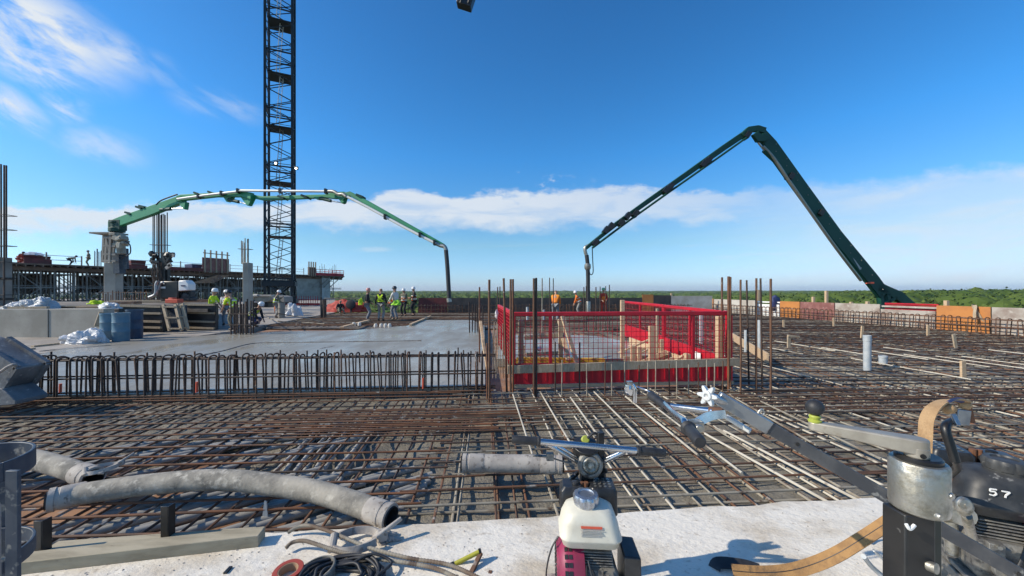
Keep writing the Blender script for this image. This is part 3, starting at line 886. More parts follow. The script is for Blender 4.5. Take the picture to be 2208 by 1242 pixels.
# ================================================================== EDGE FORMS
def ypx(px):
    u = (px - CX) / F
    return (19 + 2.327) / (u + 0.1686)
def edge_panel(y0, y1, ztop, m, label, zbot=-0.3):
    p0, p1 = V((XW(y0), y0, 0)), V((XW(y1), y1, 0))
    n = V((1, 0.1686, 0)).normalized()
    mb = MB()
    mb.prism([p0 + V((0, 0, zbot)), p1 + V((0, 0, zbot)), p1 + V((0, 0, ztop)), p0 + V((0, 0, ztop))], n * 0.06)
    for k in range(3):                          # timber walers behind
        q0, q1 = p0 + n * .10, p1 + n * .10
        mb.beam(q0 + V((0, 0, zbot + .3 + k * .42)), q1 + V((0, 0, zbot + .3 + k * .42)), .08, .08)
    return tag(mb.build('edge_form', m), label, 'edge form')
segs = [(2300, 2137, .955, 'greyform', 'grey dusty edge form panel at the right border of the photo'),
        (2136, 2018, .96, 'orangeply', 'bright orange edge form panel with a strap hung over it, beside the grey one'),
        (2017, 1898, .70, 'greyform', 'low grey edge form panel with red mesh above it, below the boom'),
        (1897, 1800, .93, 'greyform', 'brown and pale stained edge form panel left of the boom foot'),
        (1799, 1725, .93, 'maroonply', 'maroon scuffed edge form panel with cement smears'),
        (1724, 1681, .93, 'orangeply', 'orange edge form panel between the maroon panel and the dark jacket'),
        (1680, 1629, .70, 'white', 'low white edge form panel behind the right-hand starter bars'),
        (1628, 1539, .93, 'paleform', 'pale grey edge form panel just behind the red guard corner'),
        (1538, 1513, .95, 'orangeply', 'smallest orange edge form panel, far end of the right wall')]
for a, b_, zt, m, lab in segs:
    edge_panel(ypx(a), ypx(b_) - .02, zt, M[m], lab)
edge_panel(6.5, ypx(2300) - .02, .95, M['paleform'], 'pale edge form panel beyond the right border, nearest the camera')
def back_panel(x0, x1, m, label, zt=1.05):
    y0, y1 = 28.55 + .03 * (x0 + 8), 28.55 + .03 * (x1 + 8)
    mb = MB()
    mb.prism([(x0, y0, -.3), (x1, y1, -.3), (x1, y1, zt), (x0, y0, zt)], (0, .06, 0))
    for k in range(int((x1 - x0) / .5)):        # ribs showing over the top edge on the outside
        xx = x0 + .25 + k * .5
        mb.box((xx, y0 + .03 * (xx - x0) + .12, zt * .5 - .15), (.09, .1, zt + .26))
    return tag(mb.build('edge_form', m), label, 'edge form')
back_panel(-7.2, -5.0, M['darkred'], 'brown-red edge form panel behind the two rightmost workers of the group')
back_panel(-4.98, -1.2, M['blackform'], 'black edge form panel behind the hanging hose of the left boom')
back_panel(-1.18, 2.4, M['blackform'], 'black edge form panel seen left of the amber-shirted worker')
back_panel(2.42, 6.0, M['blackform'], 'black edge form panel behind the amber-shirted worker')
back_panel(6.02, 10.2, M['blackform'], 'black edge form panel behind the worker in red coveralls')
back_panel(10.22, 11.1, M['orangeply'], 'tiny orange edge form panel at the back right corner', 1.3)
back_panel(11.12, 12.5, M['blackform'], 'short dark edge form panel next to the tiny orange one at the back', 1.25)
back_panel(12.52, 15.8, M['paleform'], 'pale edge form panel at the back right corner', 1.2)
# timber uprights beyond the right wall
for px, y0, lab in ((1630, 625, 'timber upright behind the right-hand starter bars'), (1748, 640, 'short timber upright behind the maroon panel'), (1776, 627, 'tall timber upright behind the maroon panel'),
                    (1829, 651, 'stubby timber upright left of the boom, further from it'), (1864, 650, 'stubby timber upright right beside the boom foot'), (1933, 657, 'timber upright standing in the red mesh gap'), (2033, 648, 'timber upright behind the large orange panel'),
                    (1444, 632, 'thin timber upright at the far back corner')):
    Y = ypx(px) + .25
    p = at(px, y0, Y)
    mb = MB()
    mb.box((p.x + .16, p.y, (p.z - .3) / 2), (.13, .13, p.z + .3))
    tag(mb.build('timber_upright', M['wood'], bevel=.008), lab, 'timber post')
# red mesh in the gap
t = thing('red_mesh_guard', 'red mesh guard filling the gap above the low grey form under the boom', 'mesh guard', (XW(16.5), 16.5, .7))
a, b_ = ypx(2014), ypx(1900)
q = lambda y, z: V((XW(y) + .2, y, z))
mb = MB(); mb.beam(q(a, .985), q(b_, .985), .05, .05); mb.beam(q(a, .72), q(b_, .72), .04, .04); mb.build('rail', M['red'], t)
mb = MB()
for i in range(60):
    y = a + (b_ - a) * i / 59
    mb.cyl(q(y, .7), q(y, .98), .012, n=4)
mb.build('mesh', M['red'], t)
# dark jacket slung over the forms
p = at(1668, 640, ypx(1668))
mb = MB()
mb.sphere((p.x, p.y - .1, .78), .34, 14, (.9, .45, 1.35), .5, 3)
mb.sphere((p.x - .1, p.y - .15, .62), .22, 12, (.9, .5, 1.4), .5, 8)
tag(mb.build('jacket', M['bluesheet'], smooth=70), 'dark blue jacket slung over the edge form left of the orange panel', 'jacket')
# strap hung on the large orange panel
p = at(2100, 662, ypx(2100) - .06)
mb = MB()
mb.ribbon(smoothpts([p + V((-.15, -.15, -.52)), p + V((-.1, -.1, -.25)), p + V((0, -.05, .03)), p + V((.05, .07, .04)), p + V((.06, -.1, -.3)), p + V((.14, -.2, -.62))], 4), V((0, 1, .1)), .10, .012)
tag(mb.build('strap', M['oldwood']), 'old brown strap hung over the large orange edge form', 'strap')

# ================================================================== RED GUARDED SHAFT
t = thing('shaft_form', 'timber formwork of the shaft opening inside the red guard, with yellow beam and braces', 'shaft formwork', (1.9, 7.5, 0))
mb = MB(); mb.beam((.02, 6.30, -.02), (3.92, 6.58, -.02), .05, .05); mb.build('sill_board', M['wood'], t)
mb = MB()
mb.prism([(-.02, 6.42, -2.6), (3.90, 6.70, -2.6), (3.90, 6.70, -.12), (-.02, 6.42, -.12)], (0, .05, 0))
mb.build('shaft_side', M['ply'], t)
mb = MB(); mb.prism([(0.0, 8.70, -2.6), (3.9, 8.80, -2.6), (3.9, 8.80, -.10), (0.0, 8.70, -.10)], (0, .04, 0)); mb.build('shaft_side', M['ply'], t)
mb = MB(); mb.prism([(0.0, 6.48, -2.6), (0.0, 8.69, -2.6), (0.0, 8.69, -.02), (0.0, 6.48, -.02)], (-.04, 0, 0)); mb.build('shaft_side', M['ply'], t)
mb = MB(); mb.beam((.1, 8.35, .02), (2.05, 8.25, .02), .12, .16); mb.build('yellow_beam', M['yellow'], t)
mb = MB(); mb.beam((.9, 8.15, -.02), (1.75, 8.1, -.02), .1, .08); mb.build('yellow_beam', M['yellow'], t)
# low timber kerb to the right of the shaft with ribs, running back
mb = MB(); mb.beam((3.72, 7.0, .03), (3.62, 11.4, .03), .05, .28); mb.build('kerb_board', M['wood'], t)
for i in range(6):
    y = 7.3 + i * .7
    mb = MB(); mb.beam((3.70 - .02 * i, y, .05), (3.15, y - .05, -.10), .09, .04); mb.build('brace', M['wood'], t)
    if i in (0, 2, 3):
        mb = MB(); mb.beam((3.0 - .1 * i, y + .25, -.05), (3.55, y + .25, .32), .08, .04); mb.build('brace', M['wood'], t)
for i, (a, b_, wd) in enumerate((((2.2, 8.3, -.5), (3.5, 8.0, .12), .12), ((2.45, 8.6, -.3), (3.55, 8.5, .20), .10), ((2.9, 7.2, -.6), (3.66, 7.3, .16), .12), ((2.75, 7.8, -.05), (3.68, 7.75, -.02), .14), ((2.6, 8.62, .02), (3.68, 8.62, .05), .12), ((3.2, 6.9, -.4), (3.2, 8.6, -.1), .10))):
    mb = MB(); mb.beam(a, b_, .05, wd); mb.build('brace', M['wood' if i % 2 else 'oldwood'], t)
for x, y, z1 in ((3.45, 8.55, .48), (2.95, 8.6, .30), (3.5, 7.4, .34), (.25, 8.5, .35)):
    mb = MB(); mb.beam((x, y, -.8), (x, y, z1), .09, .09, (0, 1, 0)); mb.build('form_post', M['wood'], t)
# uprights
def post(px, y0, y1, Y, wd, m, label, name='timber_post', th=None, lean=0.0):
    a, b_ = at(px, y0, Y), at(px + lean, y1, Y)
    mb = MB()
    mb.beam(b_, a, wd, th or wd, (0, 1, 0))
    return tag(mb.build(name, M[m], bevel=.006), label, 'timber post')
post(1123, 690, 792, 6.75, .10, 'oldwood', 'weathered timber post at the left inside corner of the red guard')
post(1209, 688, 770, 8.5, .10, 'oldwood', 'timber post beside the leaning boards behind the mesh')
post(1342, 647, 778, 8.9, .09, 'wood', 'tall pale timber post at the back end of the red right-hand guard')
post(1406, 702, 790, 6.95, .11, 'wood', 'short thick timber post in front of the red kick plate')
post(1551, 682, 786, 6.8, .10, 'wood', 'yellowish round-edged post at the right corner of the guard')
post(1366, 745, 790, 7.3, .10, 'wood', 'low timber block among the shaft braces')
post(1417, 665, 770, 8.6, .05, 'oldwood', 'slim grey timber batten behind the short thick post')
def plank(a, b_, wd, th, m, label, name='plank'):
    mb = MB()
    mb.beam(a, b_, wd, th)
    return tag(mb.build(name, M[m], bevel=.004), label, 'plank')
plank(at(1213, 682, 8.4), at(1244, 783, 7.9), .10, .04, 'wood', 'long board leaning behind the mesh, the steeper one on the right')
plank(at(1206, 690, 8.9), at(1226, 778, 8.0), .10, .04, 'wood', 'board leaning behind the mesh, left of the other leaning board')
plank(at(1130, 728, 8.9), at(1208, 724, 8.9), .05, .11, 'oldwood', 'horizontal board nailed between two posts behind the left mesh')
plank(G(1134, 766, .02), G(1210, 762, .02), .06, .12, 'oldwood', 'low board along the concrete edge behind the left mesh')
plank(G(1210, 702, .1), G(1340, 700, .1), .06, .20, 'wood', 'long low board at the far rim of the wet concrete behind the guard')
plank(at(1036, 693, 6.9), at(1042, 735, 6.6), .05, .04, 'wood', 'bent pale lath standing left of the guard')
plank(at(1041, 733, 6.6), at(1052, 800, 6.3), .05, .04, 'wood', 'pale lath below the bent one, left of the guard')
plank(G(1570, 720, .12), G(1655, 772, .12), .05, .22, 'wood', 'long timber kerb running back at the right of the guard')

def guard(label, A, B, zt, zk, m, nv, posts, kick=True, zb=0.02, mesh_r=.005, nh=4, solid=False):
    A, B = V(A), V(B)
    t = thing('guard_panel', label, 'guard panel', (A + B) / 2)
    pt = lambda u, z: A.lerp(B, u) + V((0, 0, z))
    mb = MB(); mb.beam(pt(0, zt - .03), pt(1, zt - .03), .06, .07); mb.build('top_rail', M[m], t, bevel=.01)
    for u in posts:
        mb = MB(); mb.beam(pt(u, zb), pt(u, zt - .065), .05, .05, (B - A)); mb.build('guard_post', M[m], t)
    if kick:
        mb = MB(); mb.beam(pt(0, (zb + zk) / 2), pt(1, (zb + zk) / 2), .025, zk - zb)
        d = (B - A).normalized()
        nn = V((d.y, -d.x, 0)) * .016
        k = max(2, int((B - A).length / .16))
        for i in range(k):                      # pressed ribs
            u = (i + .5) / k
            mb.beam(pt(u, zb + .05) + nn, pt(u, zk - .04) + nn, .02, .012, nn)
        mb.build('kick_plate', M[m], t)
    mb = MB()
    for i in range(nv):
        u = (i + .5) / nv
        mb.cyl(pt(u, zb), pt(u, zt - .05), mesh_r, n=4, cap=False)
    for i in range(nh):
        z = zk + (zt - zk) * (i + .5) / nh
        mb.cyl(pt(0, z), pt(1, z), mesh_r, n=4, cap=False)
    mb.build('mesh', M[m], t)
    return t
guard('long red mesh guard across the front of the shaft with a dark red kick plate', (0.02, 6.27, 0), (3.86, 6.55, 0), 1.235, 0.37, 'red', 46, (0.002, .165, .82, .998), nh=9, mesh_r=.0055)
guard('red guard along the left side of the shaft, seen nearly edge-on', (0.0, 6.34, 0), (-0.33, 9.3, 0), 1.25, 0.30, 'red', 60, (0, .5, 1), kick=False, zb=.25, mesh_r=.009, nh=14)
guard('red guard along the right side of the shaft, its sunlit kick plate facing left', (3.86, 6.65, 0), (3.94, 9.6, 0), 1.235, 0.40, 'red', 34, (0, .5, .99), mesh_r=.0035, nh=5)
guard('far red guard continuing the right side of the shaft to the back timber post', (3.945, 9.64, 0), (3.98, 13.3, 0), 1.24, 0.42, 'red', 34, (.01, .5, 1), mesh_r=.0035, nh=5)
plank(at(1094, 797, 6.10), at(1594, 780, 6.42), .035, .135, 'oldwood', 'long weathered board tied across the front of the red guard')
mb = MB(); mb.box((3.835, 7.72, .20), (.012, .36, .26)); tag(mb.build('notice', M['white']), 'blank white notice sheet on the sunlit red kick plate', 'notice')
mb = MB(); mb.sphere(at(1163, 752, 6.5), .045, 10, (1, 1, 1.1), .6, 2); tag(mb.build('plastic_scrap', M['bag']), 'scrap of white plastic caught on a starter bar of the guard', 'plastic scrap')
mb = MB(); mb.sphere(at(1071, 677, 9.0), .07, 10, (.7, .7, 1.4), .8, 4); tag(mb.build('plastic_scrap', M['bag']), 'white rag tied at the top left end of the red guard', 'rag')

# ------------------------------------------------------------------ starter bars
def starter(px, y0, y1, Y, r, m, label, lean=0.0):
    a, b_ = at(px, y0, Y), at(px + lean, y1, Y)
    b_.z = min(b_.z, -.05)
    mb = MB()
    mb.tube([b_, b_.lerp(a, .35) + V((rb.uniform(-.006, .006), 0, 0)), b_.lerp(a, .7), a], r, 7)
    return tag(mb.build('starter_bar', M[m], smooth=60), label, 'starter bar')
for args in [
    (1055, 603, 872, 5.75, .019, 'rust', 'thick rusty starter bar standing alone left of the guard corner'),
    (1050, 740, 872, 5.85, .013, 'orange_rust', 'short rusty bar tied to the foot of the lone thick starter bar'),
    (1034, 619, 860, 8.3, .018, 'rust', 'starter bar farther back, left of the lone thick bar'),
    (1086, 600, 850, 6.35, .019, 'rust', 'leaning starter bar crossing the end of the left guard', 7),
    (1101, 602, 855, 6.05, .018, 'rust', 'left bar of the pair at the guard corner'),
    (1106, 602, 855, 6.10, .018, 'orange_rust', 'right bar of the pair at the guard corner'),
    (1151, 600, 862, 5.95, .018, 'rust', 'left bar of the pair in front of the guard, near its left post'),
    (1156, 599, 862, 5.97, .019, 'dark', 'ribbed right bar of the pair in front of the guard, near its left post'),
    (1169, 600, 720, 9.4, .015, 'splash', 'slim pale-topped bar behind the left mesh'),
    (1185, 599, 720, 12.0, .016, 'dark', 'thin dark bar left of the amber-shirted worker'),
    (1193, 600, 720, 12.2, .016, 'dark', 'thin dark bar right in front of the amber-shirted worker'),
    (1197, 737, 850, 6.12, .013, 'dark', 'low dark stub in front of the kick plate, left of middle'),
    (1250, 738, 850, 6.12, .013, 'dark', 'low dark stub in front of the kick plate, at middle'),
    (1073, 619, 720, 10.5, .016, 'dark', 'left of two thin bars beyond the end of the left guard'),
    (1078, 618, 720, 10.5, .016, 'dark', 'right of two thin bars beyond the end of the left guard'),
    (1557, 598, 850, 6.75, .018, 'rust', 'starter bar in front of the yellowish corner post'),
    (1571, 596, 872, 6.30, .020, 'orange_rust', 'bright rusty starter bar at the right end of the guard'),
    (1575, 597, 872, 6.45, .018, 'orange_rust', 'rusty starter bar doubled behind the bright one at the guard end'),
    (1597, 603, 855, 6.15, .016, 'rust', 'first starter bar right of the guard end'),
    (1610, 604, 830, 6.9, .016, 'dark', 'second starter bar right of the guard, wrapped halfway', 5),
    (1631, 600, 850, 6.2, .017, 'rust', 'left bar of the rightmost pair of starter bars'),
    (1640, 600, 845, 6.5, .016, 'dark', 'right bar of the rightmost pair of starter bars', 4),
    (1662, 601, 856, 6.0, .018, 'rust', 'rightmost tall starter bar, standing apart'),
    (1259, 619, 700, 15.0, .022, 'dark', 'left bar of two beside the hanging hose of the right boom'),
    (1264, 617, 700, 15.0, .022, 'dark', 'right bar of two beside the hanging hose of the right boom'),
    (1285, 619, 700, 15.5, .024, 'dark', 'bar between the hanging hose and the worker in red'),
    (1294, 618, 700, 15.5, .018, 'dark', 'bar just left of the worker in red'),
    (1306, 617, 700, 15.5, .018, 'dark', 'bar crossing the left edge of the worker in red'),
    (1314, 614, 700, 15.5, .022, 'dark', 'bar just right of the worker in red')]:
    starter(*args)
# loose fresh stubs in front of the kick plate
for i, px in enumerate((1212, 1265, 1305, 1319, 1347, 1378, 1397, 1414, 1443, 1459, 1485, 1506, 1524, 1541, 1559)):
    starter(px, 776 + (i * 7) % 12, 862 + (i * 5) % 14, 5.95 + (i % 3) * .05, .0095, ('splash', 'splash', 'rust')[0 if i % 3 != 2 else 2], 'thin pale stub rising before the dark red kick plate')['group'] = 'thin stubs in front of the kick plate'
# thin ties left of the guard
def thin_cluster(label, pxs, Y, y0, y1, r, m, hoops=(), name='starter_cage', zb=-.05):
    t = thing(name, label, 'starter bars', at((pxs[0] + pxs[-1]) / 2, y1, Y))
    dep = .45
    pts = []
    for i, px in enumerate(pxs):
        yy = Y + (dep if i % 2 else 0) * .8
        a, b_ = at(px, y0 + rb.uniform(-6, 6), yy), at(px + rb.uniform(-1, 1), y1, yy)
        a.x = b_.x + rb.uniform(-.02, .02)
        b_.z = zb
        pts.append(b_)
        mb = MB(); mb.tube([b_, a], r, 6); mb.build('bar', M[m], t, smooth=60)
    xs = [p.x for p in pts]
    for z in hoops:
        mb = MB(); mb.tube([(min(xs) - r, Y - r, z), (max(xs) + r, Y - r, z), (max(xs) + r, Y + dep, z), (min(xs) - r, Y + dep, z)], r * .5, 5, closed=True)
        mb.build('tie', M[m], t)
    return t
thin_cluster('bundle of dark column starter bars standing in wet concrete near the yellow-shirted workers', (499, 505, 508, 514, 517, 521, 525, 529, 532, 535, 540, 547), 13.6, 650, 720, .026, 'dark', (.35, .75))
thin_cluster('bundle of starter bars at the right end of the wet concrete, left of the guard', (1013, 1019, 1024, 1029, 1033, 1042), 14.2, 655, 712, .026, 'dark', (.5,))
thin_cluster('short bundle of dark starter bars left of the group of workers', (693, 696, 699, 703), 22.5, 644, 688, .05, 'dark', ())
thin_cluster('row of thin vertical ties along the outer left side of the shaft', tuple(1062 + i * 4 for i in range(9)), 7.0, 700, 836, .008, 'splash', (.3, .6))

# ------------------------------------------------------------------ pipes and stakes on the right-hand floor
p = G(1870, 799, -.08)
mb = MB(); mb.lathe(p, (0, 0, 1), [(.066, 0), (.066, .62), (.072, .625), (.072, .74), (.060, .745), (.060, .60)], 20, cap=False)
tag(mb.build('pipe_stub', M['pvc']), 'tall grey plastic pipe stub standing in the rebar field at right', 'pipe stub')
p = G(1904, 786, -.08)
mb = MB(); mb.lathe(p, (0, 0, 1), [(.075, 0), (.075, .15), (.082, .155), (.082, .2), (.066, .2), (.066, .1)], 20, cap=False)
tag(mb.build('pipe_stub', M['pvc']), 'low grey plastic sleeve just right of the tall pipe stub', 'pipe stub')
for px, y0, y1, r, lab in ((1638, 690, 762, .05, 'slim grey conduit riser behind the rightmost starter bars'), (1512, 679, 742, .055, 'slim grey conduit riser seen through the right part of the mesh'),
                           (1608, 712, 760, .04, 'grey riser beside the wrapped starter bar'), (1137, 662, 690, .07, 'short pale riser behind the top left of the mesh, nearest the guard post'), (1236, 655, 672, .12, 'stubby pale riser in the field left of the hanging hose'),
                           (1172, 668, 690, .08, 'short pale riser behind the mesh, right of the other short one')):
    b_ = G(px, y1, -.06)
    a = at(px, y0, b_.y)
    mb = MB(); mb.lathe(b_, (0, 0, 1), [(r, 0), (r, a.z - b_.z), (r * .8, a.z - b_.z), (r * .8, a.z - b_.z - .1)], 12, cap=False)
    tag(mb.build('conduit_riser', M['pvc']), lab, 'conduit riser')
for px, y0, y1, m, lab, lean in ((1701, 722, 751, 'oldwood', 'small timber stake with a crosspiece right of the rightmost starter bar', 0), (1798, 685, 704, 'wood', 'tiny timber stake in front of the maroon panel', 0), (1860, 703, 729, 'wood', 'timber stake behind the tall pipe stub', -2),
                                 (2001, 701, 724, 'wood', 'timber stake in front of the large orange panel', 0), (2056, 721, 750, 'oldwood', 'leaning grey timber stake at right', 5), (2076, 778, 816, 'wood', 'largest timber stake, near the strapped handle', 1),
                                 (1690, 690, 706, 'wood', 'tiny timber stake in front of the first orange panel', 0)):
    b_ = G(px + lean, y1, -.06)
    a = at(px, y0, b_.y)
    mb = MB(); mb.beam(b_, a, .085, .04, (0, 1, 0))
    if 'crosspiece' in lab:
        mb.beam(a + V((-.05, -.03, -.03)), a + V((.28, -.03, -.05)), .05, .05)
    tag(mb.build('timber_stake', M[m], bevel=.004), lab, 'stake')

# ================================================================== LEFT WING UNDER CONSTRUCTION
BA, BB = V((-52.9, 39.0, 0)), V((-35.0, 76.0, 0))
BD = (BB - BA).normalized()
BN = V((-BD.y, BD.x, 0))                       # away from us, into the wing
DZ = 4.55
def bp(px, off, z):                            # on the wing front moved off metres back
    A2, B2 = BA + BN * off, BB + BN * off
    p = onplane(px, 600, A2, B2)
    return V((p.x, p.y, z))
bld = thing('unfinished_wing', 'unfinished storey of the left wing: timber deck on shoring with a concrete end wall', 'building', (BA.x, BA.y, 0))
E0, E1 = BA - BD * 22, BB + BD * 0.5
mb = MB(); mb.prism([E0 + V((0, 0, DZ - .10)), E1 + V((0, 0, DZ - .10)), E1 + BN * 26 + V((0, 0, DZ - .10)), E0 + BN * 26 + V((0, 0, DZ - .10))], (0, 0, .10)); mb.build('deck', M['deckwood'], bld)
mb = MB()
for k in range(3):
    mb.beam(E0 + BN * (1.2 + k * 4) + V((0, 0, DZ - .48)), E1 + BN * (1.2 + k * 4) + V((0, 0, DZ - .48)), .16, .2)
mb.build('primary_beam', M['scaf'], bld)
mb = MB()
L = (E1 - E0).length
for i in range(int(L / .6)):
    p = E0 + BD * (i * .6 + .2)
    mb.beam(p - BN * .5 + V((0, 0, DZ - .24)), p + BN * 9 + V((0, 0, DZ - .24)), .09, .22)
mb.build('joists', M['deckwood'], bld)
p = bp(712, 0.2, 0)
mb = MB(); mb.prism([bp(640, .3, 0), bp(712, .3, 0), bp(712, 7, 0) , bp(640, 7, 0)], (0, 0, DZ - .3)); mb.build('end_wall', M['concrete'], bld)
mb = MB(); mb.prism([bp(694, -.05, 0), bp(712, -.05, 0), bp(712, .25, 0), bp(694, .25, 0)], (0, 0, DZ - .4)); mb.build('end_wall', M['paleform'], bld)  # paler strip paints sunlight onto the end of the wall
mb = MB(); mb.prism([E0 + BN * 15 + V((0, 0, 0)), E0 + BN * 15.3, E0 + BN * 15.3 + BD * (L * .45), E0 + BN * 15 + BD * (L * .45)], (0, 0, 3.9)); mb.xf = None; mb.v = [(x, y, z + (1.15 if z < 1 else 0)) for x, y, z in mb.v]; mb.build('under_deck_dark_sheet', M['deckwood'], bld)  # dark hanging sheet, stands in for the shade under the deck
mb = MB(); mb.prism([E0 + BN * 19 + BD * (L * .5), E0 + BN * 19.3 + BD * (L * .5), E1 + BN * 19.3, E1 + BN * 19], (0, 0, 3.9)); mb.v = [(x, y, z + (1.3 if z < 1 else 0)) for x, y, z in mb.v]; mb.build('under_deck_dark_sheet', M['deckwood'], bld)  # second sheet, its dark colour again painting under-deck shade
# shoring towers under the deck, every tower a thing
def shoring():
    t = thing('shoring_tower', 'grey steel shoring tower carrying the timber deck of the left wing', 'shoring tower', (0, 0, 0), 'shoring towers under the deck')
    h = DZ - .6
    mb = MB()
    for x in (-.75, .75):
        for y in (-.6, .6):
            mb.cyl((x, y, 0), (x, y, h), .07, n=6)
    mb.build('posts', M['scaf'], t)
    mb = MB()
    for y in (-.6, .6):
        for z in (.35, 1.9, 3.5):
            mb.cyl((-.75, y, z), (.75, y, z), .04, n=5)
    for x in (-.75, .75):
        for z in (.35, 1.9, 3.5):
            mb.cyl((x, -.6, z), (x, .6, z), .04, n=5)
        mb.cyl((x, -.6, .4), (x, .6, 1.9), .03, n=5)
    mb.build('ledgers', M['scaf'], t)
    mb = MB()
    mb.cyl((-.75, -.6, .35), (.75, -.6, 1.9), .045, n=5); mb.cyl((.75, -.6, 1.9), (-.75, -.6, 3.5), .045, n=5)
    mb.cyl((.75, .6, .35), (-.75, .6, 1.9), .03, n=5)
    mb.build('braces', M['scaf'], t)
    return t
sh0 = shoring()
def place_shoring(p, first=[True]):
    if first[0]:
        o = sh0; first[0] = False
    else:
        o = sh0.copy(); COL.objects.link(o)
        for ch in list(sh0.children):
            c = ch.copy(); COL.objects.link(c); c.parent = o
    o.location = (p.x, p.y, 0)
    o.rotation_euler = (0, 0, math.atan2(BD.y, BD.x) + rb.uniform(-.04, .04))
mb = MB(); mb.beam(E0 + BN * .35 + V((0, 0, DZ - .50)), E1 + BN * .35 + V((0, 0, DZ - .50)), .14, .42); mb.beam(E0 - BN * .25 + V((0, 0, DZ - .05)), E1 - BN * .25 + V((0, 0, DZ - .05)), .3, .16); mb.build('edge_beam', M['deckwood'], bld)
mb = MB(); mb.cyl(E0 + BN * .6 + V((0, 0, 1.95)), E1 + BN * .6 + V((0, 0, 1.95)), .06, n=5); mb.cyl(E0 + BN * .6 + V((0, 0, 2.15)), E1 + BN * .6 + V((0, 0, 2.15)), .05, n=5); mb.build('stringer', M['scaf'], bld)
for row, off in enumerate((1.2, 3.4, 6.0, 9.0)):
    s = -16.0 + row * .9
    while s < (BB - BA).length - 1:
        place_shoring(BA + BD * s + BN * off)
        s += (2.5, 2.5, 2.7, 3.0)[row]
# deck edge guard: posts and cables in spans
def deck_rail(px0, px1, off, h, label, m='scaf', step=2.2, wires=(.55, 1.05)):
    a, b_ = bp(px0, off, DZ), bp(px1, off, DZ)
    t = thing('deck_guard_rail', label, 'guard rail', a)
    n = max(1, int((b_ - a).length / step))
    for i in range(n + 1):
        p = a.lerp(b_, i / n)
        mb = MB(); mb.beam(p, p + V((0, 0, h + rb.uniform(0, .25))), .09, .09); mb.build('rail_post', M[m], t)
    for z in wires:
        mb = MB(); mb.cyl(a + V((0, 0, z)), b_ + V((0, 0, z)), .03, n=5); mb.build('rail', M[m], t)
    return t
deck_rail(100, 176, .5, 1.15, 'thin guard rail on the wing deck by the standing worker')
deck_rail(272, 440, .5, 1.2, 'guard rail on the wing deck behind the mini crane')
deck_rail(496, 655, .5, 1.1, 'guard rail on the wing deck left and right of the crane mast', step=1.9)
# red edge sheets
def red_strip(px0, px1, z0, z1, off, label, m='darkred'):
    a, b_ = bp(px0, off, z0), bp(px1, off, z0)
    mb = MB(); mb.prism([a, b_, b_ + V((0, 0, z1 - z0)), a + V((0, 0, z1 - z0))], BN * .05)
    return tag(mb.build('edge_sheet', M[m]), label, 'edge sheet')
red_strip(255, 318, DZ - .1, DZ + .35, -.55, 'dull red sheet along the deck edge right of the left boom pedestal')
red_strip(340, 438, DZ - .1, DZ + .35, -.55, 'dull red sheet along the deck edge behind the mini crane mast')
red_strip(52, 112, DZ, DZ + .55, .1, 'dull red sheet along the deck edge below the covered pile')
# skips, boxes and covered pile on the deck
def deck_box(px0, px1, off, dep, h, m, label, name, cat, z=DZ, lidm=None):
    a, b_ = bp(px0, off, z), bp(px1, off, z)
    c0, c1 = a + BN * dep, b_ + BN * dep
    t = thing(name, label, cat, a)
    mb = MB()
    i0, i1, j0, j1 = a - BD * .12 - BN * .1, b_ + BD * .12 - BN * .1, c0 - BD * .12, c1 + BD * .12
    mb.add([a, b_, c1, c0, i0 + V((0, 0, h)), i1 + V((0, 0, h)), j1 + V((0, 0, h)), j0 + V((0, 0, h))], [(3, 2, 1, 0), (4, 5, 6, 7), (0, 1, 5, 4), (1, 2, 6, 5), (2, 3, 7, 6), (3, 0, 4, 7)])
    mb.build('box_body', M[m], t, bevel=.03)
    mb = MB()
    for z_ in (.15, h * .55, h - .06):
        mb.beam(a - BN * .12 + V((0, 0, z_)), b_ - BN * .12 + V((0, 0, z_)), .08, .08)
    mb.build('stiffener', M[m], t)
    if lidm:
        mb = MB(); c = (a + b_ + c0 + c1) / 4
        n_ = 14
        vs_, fs_ = [], []
        for j in range(7):
            for i in range(n_ + 1):
                q = a.lerp(b_, i / n_).lerp(c0.lerp(c1, i / n_), j / 6)
                vs_.append(q + V((0, 0, h + .08 + .38 * math.sin(math.pi * j / 6) * math.sin(math.pi * (i + .8) / (n_ + 1.6)) ** .5 + rb.uniform(-.05, .05))))
        for j in range(6):
            for i in range(n_):
                fs_.append((j * (n_ + 1) + i, j * (n_ + 1) + i + 1, (j + 1) * (n_ + 1) + i + 1, (j + 1) * (n_ + 1) + i))
        mb.add(vs_, fs_)
        mb.build('plastic_cover', M[lidm], t)
    return t
deck_box(52, 106, 1.2, 2.2, .95, 'darkred', 'dark red bin under a grey plastic cover on the wing deck', 'material_bin', 'bin', lidm='clearbag')
deck_box(284, 312, 1.2, 1.6, 1.05, 'darkred', 'small dark red skip on the wing deck left of the mini crane mast', 'skip', 'skip')
deck_box(415, 434, .6, 2.0, .95, 'bluesheet', 'dark blue box at the left end of the brown form panel on the deck', 'site_box', 'box')
